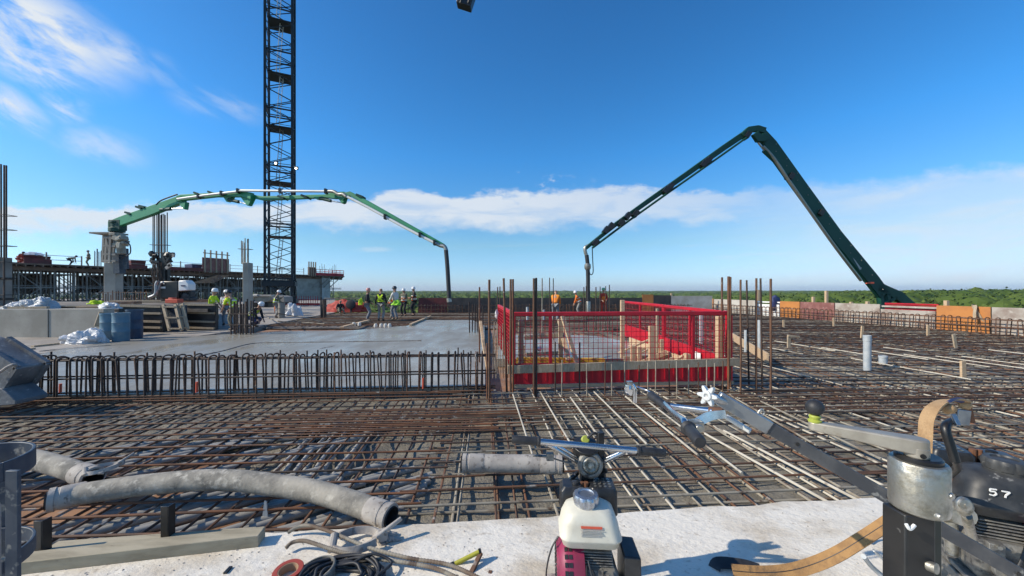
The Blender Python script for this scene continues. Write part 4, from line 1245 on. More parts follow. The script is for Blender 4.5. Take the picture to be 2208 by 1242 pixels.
# upright form panel with strongbacks
a, b_ = bp(436, -.3, DZ - .25), bp(494, -.3, DZ - .25)
t = thing('wall_formwork', 'tall brown wall form with timber strongbacks standing at the deck edge', 'form panel', a)
mb = MB(); mb.prism([a, b_, b_ + V((0, 0, 2.2)), a + V((0, 0, 2.2))], BN * .06); mb.build('form_sheet', M['maroonply'], t)
for i in range(5):
    p = a.lerp(b_, .08 + i * .21) - BN * .1
    mb = MB(); mb.beam(p, p + V((0, 0, 3.35 - i * .03)), .15, .15); mb.build('strongback', M['oldwood'], t)
mb = MB(); mb.beam(a - BN * .2 + V((0, 0, 2.85)), b_ - BN * .2 + V((0, 0, 2.75)), .1, .12); mb.build('waler', M['oldwood'], t)
a, b_ = bp(664, -.3, DZ - .2), bp(681, -.3, DZ - .2)
t = thing('wall_formwork', 'small brown form with strongbacks beside the red end platform', 'form panel', a)
mb = MB(); mb.prism([a, b_, b_ + V((0, 0, 1.7)), a + V((0, 0, 1.7))], BN * .06); mb.build('form_sheet', M['maroonply'], t)
for i in range(4):
    p = a.lerp(b_, .08 + i * .28) - BN * .1
    mb = MB(); mb.beam(p, p + V((0, 0, 2.7)), .16, .16); mb.build('strongback', M['oldwood'], t)
# slanting plywood under the form panel
mb = MB(); mb.prism([bp(408, -.2, DZ - 1.9), bp(470, -.2, DZ - .55), bp(494, -.2, DZ - .6), bp(460, -.2, DZ - 1.8)], -BN * .06)
tag(mb.build('plywood_sheet', M['ply']), 'slanted brown plywood sheet hanging under the wall form', 'plywood sheet')
# red cantilever platform at the end
a, b_ = bp(682, -.6, DZ), bp(741, -.6, DZ)
a2, b2 = a + BN * 6, b_ + BN * 6
t = thing('edge_platform', 'red railed platform cantilevered from the end of the left wing', 'platform', a)
mb = MB(); mb.prism([a + V((0, 0, -.15)), b_ + V((0, 0, -.15)), b2 + V((0, 0, -.15)), a2 + V((0, 0, -.15))], (0, 0, .15)); mb.build('platform_deck', M['deckwood'], t)
mb = MB(); mb.prism([a, b_, b_ + V((0, 0, .5)), a + V((0, 0, .5))], -BN * .05); mb.build('toe_board', M['red'], t)
for z in (.7, 1.15):
    mb = MB(); mb.tube([a + V((0, 0, z)), b_ + V((0, 0, z)), b2 + V((0, 0, z))], .045, 5); mb.build('rail', M['red'], t)
for i in range(8):
    p = a.lerp(b_, i / 7)
    mb = MB(); mb.cyl(p, p + V((0, 0, 1.2)), .05, n=5); mb.build('rail_post', M['red'], t)
for px in (698, 712, 722, 735):
    p = bp(px, -.5, DZ - .15)
    mb = MB(); mb.beam(p, bp(px - 24, -.2, DZ - 2.3), .12, .12); mb.build('bracket', M['scaf'], t)
for px0 in (690, 712):
    thin_cluster('thin bars standing on the red end platform, %s bunch' % ('left' if px0 == 690 else 'right'), tuple(px0 + k * 3.0 for k in range(5)), 74.0, 574, 606, .03, 'dark', (), zb=DZ)
thin_cluster('fence of thin bars on the wing deck left of the boom pedestal', tuple(203 + k * 2.6 for k in range(7)), 47.0, 539, 562, .03, 'dark', (), zb=DZ)

# free-standing columns and tall cages
def column(px0, px1, ytop, Y, dep, m, label, z0=0.0, jog=None):
    a, b_ = at(px0, ytop, Y), at(px1, ytop, Y)
    mb = MB()
    w_ = b_.x - a.x
    mb.box(((a.x + b_.x) / 2, Y + dep / 2, (a.z + z0) / 2), (w_ * .62, dep, a.z - z0), Matrix.Rotation(R(10), 3, 'Z'))
    return tag(mb.build('concrete_column', M[m], bevel=.03), label, 'column')
column(518, 538, 566, 22, .5, 'concrete', 'free-standing grey concrete column with bars sprouting from its top, left of the crane mast')
thin_cluster('cluster of bars sprouting from the free-standing concrete column', (521, 524, 527, 530, 533, 536), 22.1, 518, 566, .028, 'splash', (4.1,), zb=3.2)
column(217, 252, 566, 30, .75, 'concrete', 'pale concrete column carrying the pedestal of the left boom')
thin_cluster('very tall cage of thin bars rising behind the mini crane', (329, 333, 338, 341, 344, 347, 350, 354, 357, 361), 29.0, 458, 660, .034, 'dark', (2.0, 3.4, 4.6, 5.2))
thin_cluster('tall dark column bars at the left border of the photo', (-4, 3, 8, 14), 18.0, 357, 668, .032, 'dark', (1.4, 2.2, 3.0, 3.8, 4.6, 5.3))
t = thing('column_form', 'grey column form round the foot of the tall bars at the left border', 'column form', at(0, 660, 18))
mb = MB(); mb.box(at(-2, 630, 18.2), (.62, .5, 3.4)); mb.build('form_shell', M['scaf'], t)
mb = MB()
for z in (.4, 1.2, 2.2):
    mb.box((at(-2, 630, 18.2).x, 18.2, z), (.72, .6, .1))
mb.build('clamp', M['blacksteel'], t)

# ================================================================== TOWER CRANE MAST
CB = V((-24.35, 39.0, 0))
t = thing('tower_crane', 'dark teal lattice mast of a tower crane rising out of the picture', 'tower crane', CB)
rz = Matrix.Rotation(R(25), 3, 'Z')
hw = 1.19
cr = [rz @ V((x * hw, y * hw, 0)) for x, y in ((-1, -1), (1, -1), (1, 1), (-1, 1))]
TOP = 37.0
for c in cr:
    mb = MB(); mb.beam(CB + c + V((0, 0, -.2)), CB + c + V((0, 0, TOP)), .215, .215, rz @ V((1, 0, 0))); mb.build('mast_leg', M['mast'], t)
st = 0.98
for k in range(4):
    a, b_ = cr[k], cr[(k + 1) % 4]
    mb = MB()
    z, s_ = 2.6, 0
    while z < TOP - st:
        p, q_ = (a, b_) if s_ % 2 == 0 else (b_, a)
        mb.beam(CB + p + V((0, 0, z)), CB + q_ + V((0, 0, z + st)), .068, .068)
        if s_ % 6 == 0:
            mb.beam(CB + a + V((0, 0, z)), CB + b_ + V((0, 0, z)), .12, .12)
            mb.beam(CB + a + V((0, 0, z + .25)), CB + b_ + V((0, 0, z + .25)), .05, .05)
        z += st; s_ += 1
    mb.build('lattice', M['mast'], t)
zs = [1.6 + (CY - y) / F * 39 for y in (600, 512, 397, 280, 168, 55, -60)]
for i, z in enumerate(zs):
    mb = MB()
    sx0 = -1 if i % 2 else 1
    mb.box(CB + rz @ V((0, 0, 0)) + V((0, 0, z)), (2.1, 2.1, .06), rz)
    for k in range(4):
        p, q_ = cr[k] * .92, cr[(k + 1) % 4] * .92
        mb.cyl(CB + p + V((0, 0, z + 1.0)), CB + q_ + V((0, 0, z + 1.0)), .03, n=5)
    mb.build('rest_platform', M['mast'], t)
    if i + 1 < len(zs):
        z1 = zs[i + 1]
        mb = MB()
        p0 = CB + rz @ V((-.35, .55, 0)) + V((0, 0, z)); p1 = CB + rz @ V((.15, -.25, 0)) + V((0, 0, z1))
        sdv = rz @ V((.0, .19, 0)) + rz @ V((.12, 0, 0))
        mb.cyl(p0 - sdv, p1 - sdv, .035, n=5); mb.cyl(p0 + sdv, p1 + sdv, .035, n=5)
        n = int((z1 - z) / .3)
        for j in range(n):
            c = p0.lerp(p1, (j + .5) / n)
            mb.cyl(c - sdv, c + sdv, .02, n=4)
        mb.build('ladder', M['whitepipe'] if i > 2 else M['scaf'], t)
mb = MB(); mb.cyl(CB + cr[0] * .8 + V((0, 0, 2)), CB + cr[0] * .8 + V((0, 0, TOP)), .03, n=5); mb.build('cable', M['rubber'], t)
for px, py, dz_ in ((594, 352, 0), (638, 363, 0)):
    p = at(px, py, 37.6)
    lm = MB(); lm.box(p + V((0, .1, .05)), (.32, .16, .3)); h_ = lm.build('floodlight', M['mast'], t)
    lm = MB(); lm.lathe(p + V((0, .02, 0)), (0, -1, -.2), [(.10, 0), (.085, .03), (.04, .045), (.001, .05)], 12); lm.build('lamp_face', M['lamp'], h_)
mb = MB()
for k in range(4):
    mb.beam(CB + cr[k] * 1.15 + V((0, 0, .5)), CB + cr[(k + 1) % 4] * 1.15 + V((0, 0, .5)), .35, .5)
    mb.beam(CB + cr[k] * 1.1 + V((0, 0, 2.3)), CB + cr[(k + 1) % 4] * 1.1 + V((0, 0, 2.3)), .3, .45)
    mb.beam(CB + cr[k] * 1.1 + V((0, 0, .2)), CB + cr[(k + 1) % 4] * 1.1 + V((0, 0, 2.6)), .16, .16)
    mb.beam(CB + cr[(k + 1) % 4] * 1.1 + V((0, 0, .2)), CB + cr[k] * 1.1 + V((0, 0, 2.6)), .16, .16)
mb.build('mast_base', M['mast'], t)
# load hanging at the top border
p = at(1006, -2, 20)
t = thing('hook_block', 'black hook block hanging on a cable at the top border of the photo', 'hook block', p)
rr_ = Matrix.Rotation(R(18), 3, 'Y')
mb = MB(); mb.box(p, (.80, .5, .95), rr_); mb.box(p + V((-.2, -.27, -.1)), (.08, .06, .7), rr_); mb.box(p + V((.22, -.27, -.1)), (.08, .06, .7), rr_); mb.build('block_body', M['blacksteel'], t, bevel=.04)
mb = MB(); mb.cyl(p + V((-.15, 0, .4)), p + V((-.15, 0, 20)), .03, n=5); mb.cyl(p + V((.15, 0, .4)), p + V((.15, 0, 20)), .03, n=5); mb.build('cable', M['rubber'], t)

# ================================================================== CONCRETE PLACING BOOMS
LA, LB = V((-32.4, 30.0, 0)), V((-4.05, 23.0, 0))
lp = lambda x, y: onplane(x, y, LA, LB)
ld = (LB - LA).normalized()
ln = V((ld.y, -ld.x, 0))                       # towards us
t = thing('placing_boom', 'bright green concrete placing boom with white pipe arching past the crane mast', 'placing boom', lp(250, 520))
def seg(pp, pts, w_, m, name, off=0.0, parent=None):
    # a box-section arm through (x, top y, bottom y) stations of the photograph, on the boom's own plane
    mb = MB()
    top = [pp(x, y0) + ln_ * (off + w_ / 2) for x, y0, y1 in pts]
    bot = [pp(x, y1) + ln_ * (off + w_ / 2) for x, y0, y1 in pts]
    mb.prism(top + bot[::-1], ln_ * -w_)
    return mb.build(name, m, parent, bevel=.03)
ln_ = ln
G1 = M['green']
seg(lp, [(238, 478, 494), (262, 468, 488), (330, 444, 464), (380, 426, 444), (398, 421, 437)], .34, G1, 'boom_arm', 0, t)
seg(lp, [(388, 424, 436), (398, 421, 434), (470, 417, 426), (528, 414, 426), (548, 417, 432)], .30, G1, 'boom_arm', .12, t)
seg(lp, [(525, 415, 424), (548, 420, 428), (566, 423, 432), (700, 419, 426), (720, 414, 428), (742, 413, 428)], .28, G1, 'boom_arm', -.12, t)
seg(lp, [(742, 418, 434), (758, 414, 424), (800, 436, 447), (955, 524, 531), (960, 527, 533)], .22, G1, 'boom_arm', .1, t)
for st_ in ([(388, 436, 438), (400, 436, 452), (402, 436, 452), (404, 436, 440)], [(486, 425, 427), (492, 425, 436), (498, 425, 434), (503, 424, 426)], [(524, 425, 428), (536, 428, 444), (540, 428, 444), (548, 424, 428)], [(680, 425, 427), (686, 425, 431), (692, 425, 431), (698, 424, 426)], [(733, 424, 430), (740, 426, 440), (744, 426, 438), (748, 420, 424)]):
    seg(lp, st_, .3, G1, 'knuckle', 0, t)
def rod(pp, x0, y0, x1, y1, r, m, name, off=0.0, r1=None):
    mb = MB(); mb.cyl(pp(x0, y0) + ln_ * off, pp(x1, y1) + ln_ * off, r, r1, n=10); return mb.build(name, m, t, smooth=60)
rod(lp, 350, 453, 372, 451, .13, M['dgreen'], 'hydraulic_ram', .1)
rod(lp, 372, 451, 401, 450, .05, M['chrome'], 'ram_rod', .1)
rod(lp, 496, 431, 518, 436, .12, M['dgreen'], 'hydraulic_ram', .1)
rod(lp, 518, 436, 536, 441, .05, M['chrome'], 'ram_rod', .1)
rod(lp, 692, 428, 716, 434, .11, M['dgreen'], 'hydraulic_ram', .1)
rod(lp, 716, 434, 740, 438, .04, M['chrome'], 'ram_rod', .1)
def boom_pipe(pp, pts, r, off, name='delivery_pipe', m='whitepipe'):
    mb = MB(); mb.tube(smoothpts([pp(x, y) + ln_ * off for x, y in pts], 3), r, 10)
    return mb.build(name, M[m], t, smooth=60)
boom_pipe(lp, [(396, 432), (440, 426), (490, 420), (526, 416)], .08, .42)
boom_pipe(lp, [(524, 414), (620, 415), (712, 416)], .085, .40)
boom_pipe(lp, [(752, 425), (800, 449), (880, 493), (946, 527)], .085, .36)
boom_pipe(lp, [(712, 416), (728, 416), (738, 422), (748, 422), (755, 427)], .11, .38, 'pipe_elbow', 'nickel')
for x, y in ((441, 426), (490, 420), (525, 415), (615, 415), (712, 416), (838, 470), (912, 508), (943, 525)):
    c = lp(x, y) + ln_ * .38
    mb = MB(); mb.box(c, (.12, .34, .32)); mb.build('pipe_clamp', M['blacksteel'], t)
for x, y in ((282, 461), (312, 447), (305, 449), (430, 419), (460, 417), (610, 427), (660, 425), (778, 424)):
    mb = MB(); mb.box(lp(x, y), (.45, .6, .14), Matrix.Rotation(R(20), 3, 'Y')); mb.build('bracket', M['dgreen'], t)
mb = MB(); mb.tube([lp(330, 446), lp(395, 421)], .05, 6); mb.tube(smoothpts([lp(350, 444) + ln * .4, lp(362, 434) + ln * .4, lp(395, 422) + ln * .4], 4), .05, 6); mb.build('hydraulic_line', M['rubber'], t)
boom_pipe(lp, [(944, 526), (955, 531), (963, 533), (967, 542)], .12, .3, 'pipe_elbow', 'nickel')
boom_pipe(lp, [(966, 540), (969, 575), (971, 610), (973, 646)], .13, .3, 'end_hose', 'rubber')
mb = MB(); c0 = lp(972, 643) + ln * .3; mb.cyl(c0, lp(973, 651) + ln * .3, .15, n=12); mb.build('hose_tip', M['nickel'], t)
# turret and pedestal
c = lp(252, 500)
mb = MB(); mb.lathe((c.x, c.y, lp(252, 499).z), (0, 0, 1), [(.50, -.05), (.50, .25), (.36, .30), (.36, .6), (.42, .65), (.42, .8)], 16); mb.box(lp(254, 486), (.9, .6, .8)); mb.sphere(lp(247, 492), .36, 10, (1, 1, 1), .3, 1); mb.build('turret', M['dgreen'], t, bevel=.02)
mb = MB()
rj = random.Random(4)
for i in range(16):
    q_ = at(rj.uniform(244, 272), rj.uniform(503, 532), 29.4 + rj.uniform(0, .8))
    mb.box(q_, (rj.uniform(.25, .6), rj.uniform(.3, .6), rj.uniform(.2, .5)), Matrix.Rotation(rj.uniform(-.5, .5), 3, 'Y'))
mb.cyl(at(258, 503, 29.9), at(262, 548, 29.9), .28, n=10)
mb.build('slewing_drive', M['cream'], t, bevel=.03)
mb = MB()
for px in (225, 231, 240, 247):
    mb.beam(at(px, 505, 29.6 + (px % 2) * .9), at(px - 3, 566, 29.6 + (px % 2) * .9), .16, .16, (0, 1, 0))
for py in (512, 530, 548, 562):
    mb.beam(at(223, py, 29.6), at(250, py + 1, 29.6), .12, .14)
mb.beam(at(228, 508, 29.6), at(240, 560, 29.6), .1, .1)
mb.box(at(235, 504, 30), (2.0, 1.1, .12))
mb.build('pedestal', M['scaf'], t)
mb = MB(); mb.beam(at(256, 545, 30.2), at(258, 590, 30.2), .5, .5, (0, 1, 0)); mb.beam(at(272, 536, 30.2), at(273, 580, 30.2), .2, .2, (0, 1, 0)); mb.beam(at(256, 560, 30.1), at(273, 548, 30.1), .14, .14); mb.build('support_frame', M['bluesteel'], t)
mb = MB(); mb.tube(smoothpts([at(270, 520, 29.5), at(280, 528, 29.5), at(281, 545, 29.5), at(272, 552, 29.5)], 5), .04, 6); mb.build('hydraulic_line', M['rubber'], t)

RA, RB_ = V((27.4, 27.0, 0)), V((4.75, 23.4, 0))
rp = lambda x, y: onplane(x, y, RA, RB_)
rd = (RB_ - RA).normalized()
ln_ = V((rd.y, -rd.x, 0))
if ln_.y > 0:
    ln_ = -ln_
t = thing('placing_boom', 'shade-darkened green concrete boom bent like an upturned V at right, its hose hanging down', 'placing boom', rp(1920, 650))
G2 = M['dgreen']
def strip(pp, ctr, wd_px, w_, m, name, off=0.0):
    mb = MB()
    n = len(ctr)
    A_, B_ = [], []
    for i, (x, y) in enumerate(ctr):
        x0, y0 = ctr[max(i - 1, 0)]; x1, y1 = ctr[min(i + 1, n - 1)]
        L_ = math.hypot(x1 - x0, y1 - y0)
        nx, ny = -(y1 - y0) / L_, (x1 - x0) / L_
        h_ = wd_px[i] / 2
        A_.append(pp(x + nx * h_, y + ny * h_) + ln_ * (off + w_ / 2))
        B_.append(pp(x - nx * h_, y - ny * h_) + ln_ * (off + w_ / 2))
    mb.prism(A_ + B_[::-1], ln_ * -w_)
    return mb.build(name, m, t, bevel=.03)
strip(rp, [(1640, 286), (1660, 313), (1720, 397), (1800, 507), (1880, 604), (1904, 636)], (18, 26, 26, 26, 26, 24), .3, G2, 'boom_arm')
strip(rp, [(1890, 618), (1912, 627), (1936, 638), (1966, 664), (1990, 700)], (20, 18, 20, 20, 20), .3, G2, 'boom_foot')
for a_ in ([(1896, 632), (1899, 660), (1905, 672)], [(1900, 654), (1918, 648), (1932, 640)], [(1912, 632), (1914, 655)], [(1905, 655), (1920, 668), (1930, 700)]):
    strip(rp, a_, [7] * len(a_), .3, G2, 'foot_link')
strip(rp, [(1598, 293), (1612, 281), (1630, 279), (1646, 284)], (11, 12, 13, 13), .25, G2, 'elbow_link', .1)
strip(rp, [(1622, 290), (1630, 302), (1640, 300), (1650, 296)], (14, 16, 18, 14), .25, G2, 'elbow_link', .2)
strip(rp, [(1612, 284), (1560, 319), (1480, 376), (1400, 432), (1330, 482), (1262, 536)], (13, 12, 11, 10, 9, 7), .22, G2, 'boom_arm')
def rods(x0, y0, x1, y1, r, m, name, off=.3):
    mb = MB(); mb.cyl(rp(x0, y0) + ln_ * off, rp(x1, y1) + ln_ * off, r, n=10); return mb.build(name, m, t, smooth=60)
rods(1645, 325, 1674, 352, .17, G2, 'hydraulic_ram', .1)
rods(1632, 308, 1647, 327, .07, M['chrome'], 'ram_rod', .1)
mb = MB(); mb.tube(smoothpts([rp(x, y) + ln_ * .2 for x, y in ((1640, 318), (1664, 345), (1700, 398), (1750, 470), (1800, 540), (1850, 605))], 4), .10, 8); mb.build('delivery_pipe', M['nickel'], t, smooth=60)
mb = MB(); mb.tube([rp(x, y) + ln_ * .25 for x, y in ((1605, 299), (1540, 345), (1440, 415), (1350, 479), (1275, 535))], .07, 8); mb.build('delivery_pipe', G2, t, smooth=60)
for x, y in ((1698, 385), (1762, 463), (1605, 297), (1516, 355), (1522, 351), (1511, 359), (1436, 411), (1430, 415), (1441, 407), (1366, 465), (1349, 470), (1335, 485), (1303, 500), (1313, 492), (1280, 527)):
    mb = MB(); mb.box(rp(x + 2, y - 3) + ln_ * .1, (.3, .5, .42), Matrix.Rotation(R(35), 3, 'Y')); mb.build('pipe_clamp', M['blacksteel'], t)
for i in range(22):
    u = i / 21
    mb = MB(); mb.sphere(rp(1655 + 240 * u + (3 if i % 2 else -9), 297 + 327 * u) + ln_ * .17, .03, 6); mb.build('bolt', M['nickel'], t)
mb = MB(); mb.prism([rp(1834, 556) + ln_ * .156, rp(1838, 560) + ln_ * .156, rp(1853, 580) + ln_ * .156, rp(1849, 582) + ln_ * .156], -ln_ * .004); mb.build('worn_decal', M['greyprint'], t)
mb = MB(); mb.box(rp(1872, 610) + ln_ * .1, (.35, .3, .12)); mb.build('marker_light', M['redprint'], t)
mb = MB(); mb.tube(smoothpts([rp(x, y) for x, y in ((1630, 277), (1637, 272), (1644, 275), (1644, 281))], 5), .05, 6); mb.build('hydraulic_line', M['rubber'], t)
mb = MB(); mb.tube(smoothpts([rp(x, y) for x, y in ((1268, 530), (1262, 534), (1262, 542), (1265, 552))], 4), .11, 10); mb.build('pipe_elbow', M['nickel'], t)
mb = MB(); mb.tube([rp(1265, 550), rp(1267, 568), rp(1268, 600), rp(1268, 652)], .13, 10); mb.build('end_hose', M['rubber'], t)
mb = MB(); mb.lathe(rp(1267, 575), (0, 0, 1), [(.14, -.2), (.2, -.1), (.2, .12), (.14, .2)], 12); mb.lathe(rp(1268, 672), (0, 0, 1), [(.16, 0), (.16, .6), (.14, .65)], 12); mb.build('hose_coupling', M['nickel'], t)
mb = MB(); mb.tube(smoothpts([rp(x, y) for x, y in ((1277, 533), (1278, 560), (1279, 585), (1276, 592), (1272, 590), (1270, 575))], 5), .03, 6); mb.build('tag_rope', M['rubber'], t)

# ================================================================== LEFT YARD
def prism_thing(mbf, name, m, label, cat, bevel=0.0, smooth=35):
    mb = MB(); mbf(mb)
    return tag(mb.build(name, m, bevel=bevel, smooth=smooth), label, cat)
# low cast wall at the left with a raised yard behind it
def f(mb):
    a, b_ = G(-420, 727), G(103, 727)
    mb.prism([a + V((0, 0, -.1)), b_ + V((0, 0, -.1)), b_ + V((0, .35, -.1)), a + V((0, .35, -.1))], (0, 0, 1.06))
prism_thing(f, 'low_wall', M['concrete'], 'low grey cast concrete wall at the left border, left of its vertical joint', 'wall', .01)
def f(mb):
    a, b_ = G(104, 727), G(222, 727)
    mb.prism([a + V((0, 0.02, -.1)), b_ + V((0, 0.02, -.1)), b_ + V((0, .37, -.1)), a + V((0, .37, -.1))], (0, 0, 1.07))
prism_thing(f, 'low_wall', M['concrete'], 'low pale cast concrete wall behind the white bag and the blue drums', 'wall', .01)
sheet('raised_yard', [(-34, 13.1), (-14.5, 13.1), (-16.6, 15.0), (-12.3, 15.0), (-20.7, 25.5), (-40, 25.5)], .86, M['yardfloor'], .12)
thin_cluster('row of thin vertical bars standing on the raised yard before the shoring', tuple(222 + i * 5.5 for i in range(20)), 23.5, 632, 652, .025, 'rust', (1.5,), zb=.86)
for i, (px, py, L_, m_) in enumerate(((300, 653, 3.2, 'oldwood'), (420, 652, 2.4, 'ply'), (245, 657, 2.0, 'ply'))):
    p = G(px, py, .86)
    plank(p + V((-L_ / 2, 0, .08)), p + V((L_ / 2, .3, .10)), .5, .14, m_, ('grey stack of boards lying behind the black form racks', 'brown board stack beside the mini crane tracks, right of them', 'brown board stack on the raised yard above the blue drums')[i])
# black formwork stacked on edge with timber ribs
def rack(px0, px1, y0, y1, label, ribs, m='blackform', dy=0.0):
    b0, b1 = G(px0, y1), G(px1, y1)
    Y = b0.y + dy
    b0, b1 = at(px0, y1, Y), at(px1, y1, Y)
    z1 = at(px0, y0, Y).z
    t = thing('form_rack', label, 'formwork', (b0 + b1) / 2)
    mb = MB(); mb.prism([b0 + V((0, 0, -b0.z)), b1 + V((0, 0, -b1.z)), V((b1.x, Y, z1)), V((b0.x, Y, z1))], (0, .12, 0)); mb.build('form_sheet', M[m], t)
    for u in ribs:
        z = z1 * u
        mb = MB(); mb.beam((b0.x + .03, Y - .05, z), (b1.x - .03, Y - .05, z - rb.uniform(0, .05)), .09, .075); mb.build('rib', M['oldwood'], t)
    return t
rack(256, 352, 657, 716, 'black form panel with pale timber ribs standing behind the navy drum', (.97, .70, .42, .2))
rack(398, 466, 655, 711, 'black form panel with timber ribs below the first yellow-shirted worker', (.97, .66, .34, .1))
rack(352, 398, 658, 714, 'dark blue form panel standing between the two leaning frames', (.95,), 'bluesteel')
def ladder(px0, px1, y0, y1, lean, Y, label, n=3):
    a0, a1 = at(px0, y1, Y), at(px1, y1, Y)
    c0, c1 = at(px0 - lean, y0, Y + .25), at(px1 - lean, y0, Y + .25)
    t = thing('timber_ladder', label, 'ladder', (a0 + a1) / 2)
    for p, q_ in ((a0, c0), (a1, c1)):
        mb = MB(); mb.beam(p, q_, .10, .06, (0, 1, 0)); mb.build('side_rail', M['oldwood'], t)
    for i in range(n):
        u = .08 + .84 * i / (n - 1)
        mb = MB(); mb.beam(a0.lerp(c0, u) + V((0, -.03, 0)), a1.lerp(c1, u) + V((0, -.03, 0)), .06, .05); mb.build('rung', M['oldwood'], t)
ladder(366, 392, 657, 713, 14, 13.9, 'ladder-like timber frame leaning on the black form panels, left one')
ladder(394, 405, 655, 711, 12, 14.0, 'narrow timber frame leaning on the black form panels, right one')
# drums
def drum(px, y1, wpx, y0, m, label, dy=0):
    b_ = G(px, y1); b_.y += dy
    r = wpx / 2 / F * b_.y
    h = (y1 - y0) / F * b_.y
    t = thing('drum', label, 'drum', b_)
    mb = MB(); mb.lathe(b_, (0, 0, 1), [(r * .96, 0), (r, .03), (r, h * .32), (r * 1.04, h * .34), (r, h * .36), (r, h * .65), (r * 1.04, h * .67), (r, h * .69), (r, h - .03), (r * 1.03, h)], 24); mb.build('drum_body', M[m], t, smooth=40)
    mb = MB(); mb.lathe(b_ + V((0, 0, h)), (0, 0, 1), [(r * 1.05, -.04), (r * 1.05, .01), (r * .9, .01), (r * .9, -.01)], 24); mb.build('rim', M[m], t, smooth=40)
    return t
drum(236, 731, 29, 676, 'bluedrum', 'blue drum, left one of the dusty pair beside the white bag')
drum(261, 735, 28, 675, 'bluedrum', 'dusty blue drum, nearer one of the pair, with the frame of panels behind it')
drum(290, 729, 27, 668, 'navydrum', 'navy blue drum right of the two dusty blue drums')
plank(at(208, 704, 12.6), at(219, 673, 12.7), .06, .12, 'oldwood', 'short board leaning on the wall left of the blue drums')
# bags and sheets
def crumple(c, size, m, name, label, cat, seed, jit=.55, n=52):
    mb = MB()
    vs, fs = [], []
    mm = n // 2
    for i in range(mm + 1):
        tt = math.pi * i / mm
        for j in range(n):
            p = 2 * math.pi * j / n
            q_ = V((math.sin(tt) * math.cos(p), math.sin(tt) * math.sin(p), math.cos(tt)))
            k = 1 + jit * noise.noise(q_ * 1.5 + V((seed, 0, 0))) + .45 * jit * abs(noise.noise(q_ * 4.2 + V((0, seed, 0)))) + .30 * jit * abs(noise.noise(q_ * 9.5 + V((seed, seed, 0)))) - .18 * jit
            x = V((q_.x * size[0] * k, q_.y * size[1] * k, max(-.02, q_.z * size[2] * k)))
            vs.append(V(c) + x)
    for i in range(mm):
        for j in range(n):
            k = (j + 1) % n
            fs.append((i * n + j, (i + 1) * n + j, (i + 1) * n + k, i * n + k))
    mb.add(vs, fs)
    return tag(mb.build(name, m, smooth=25), label, cat)
crumple(G(190, 739) + V((0, 0, .0)), (.52, .34, .36), M['bag'], 'plastic_sack', 'white plastic sack lying in front of the low wall beside the blue drums', 'sack', 3.3)
crumple(G(166, 738) + V((0, 0, 0)), (.34, .3, .26), M['bag'], 'plastic_sack', 'flap of white plastic at the left foot of the big sack', 'sack', 7.1)
crumple(at(84, 665, 13.8), (.50, .4, .38), M['clearbag'], 'plastic_sheet', 'crumpled clear plastic heap on the low wall, taller right part', 'plastic sheet', 5.2)
crumple(at(46, 665, 13.8), (.44, .34, .24), M['clearbag'], 'plastic_sheet', 'crumpled clear plastic heap on the low wall, flatter left part', 'plastic sheet', 9.2)
crumple(G(634, 680), (.50, .45, .82), M['bag'], 'plastic_sack', 'tall white sack standing on the far mat right of the standing yellow-vested worker', 'sack', 1.9)
for i, (px, py, L_, dz_) in enumerate(((150, 664, 2.2, .0), (180, 661, 1.8, .05), (210, 662, 1.4, .10))):
    p = at(px, py, 14.2)
    plank(p - V((L_ / 2, 0, 0)), p + V((L_ / 2, .15, .03)), .22, .05, ('ply', 'oldwood', 'wood')[i], ('brown board lying on the low wall top, left one', 'grey board lying behind the low wall, middle one', 'pale board lying behind the low wall, next to the drums')[i])
plank(at(20, 664, 13.4) - V((0, 0, 0)), at(104, 663, 13.4), .1, .08, 'oldwood', 'long grey batten under the plastic heap on the low wall')
crumple(at(207, 655, 15.5), (.30, .2, .16), M['hivis'], 'safety_vest', 'yellow safety vest dropped on boards behind the low wall', 'vest', 2.1)
crumple(at(238, 664, 13.4), (.36, .2, .18), M['bag'], 'rag_heap', 'heap of pale rags on the wall end above the blue drums', 'rags', 6.1)
plank(G(70, 748), G(125, 742), .12, .08, 'oldwood', 'short grey batten lying on the dusty floor left of the white sack')
plank(G(-60, 768), G(72, 752), .14, .06, 'oldwood', 'long grey batten at the edge of the wet concrete at far left')

# mini crane behind the form racks
t = thing('mini_crane', 'black mini crawler crane with white hood and raised black mast behind the form racks', 'mini crane', at(372, 650, 22))
Y = 22
def bx_px(mb, x0, x1, y0, y1, Y_, dep, rot=None):
    a, b_ = at(x0, y1, Y_), at(x1, y0, Y_)
    mb.box(((a.x + b_.x) / 2, Y_ + dep / 2, (a.z + b_.z) / 2), (b_.x - a.x, dep, b_.z - a.z), rot)
mb = MB(); bx_px(mb, 344, 384, 606, 644, 21.6, .35); mb.build('body', M['blacksteel'], t, bevel=.06)
mb = MB()
a, b_ = 384, 408
mb.prism([at(384, 605, 21.6), at(400, 604, 21.6), at(407, 612, 21.6), at(407, 626, 21.6), at(384, 628, 21.6)], (0, .5, 0)); mb.build('hood', M['helmetwhite'], t, bevel=.05)
mb = MB()
for i in range(3):
    mb.beam(at(391 + i * 3.4, 615, 21.57), at(392.5 + i * 3.4, 617.5, 21.57), .07, .02)
mb.build('hood_lettering', M['bluesheet'], t)
mb = MB(); bx_px(mb, 343, 356, 618, 622, 21.57, .03); bx_px(mb, 351, 354, 610, 613, 21.57, .03); mb.build('body_sign', M['white'], t)
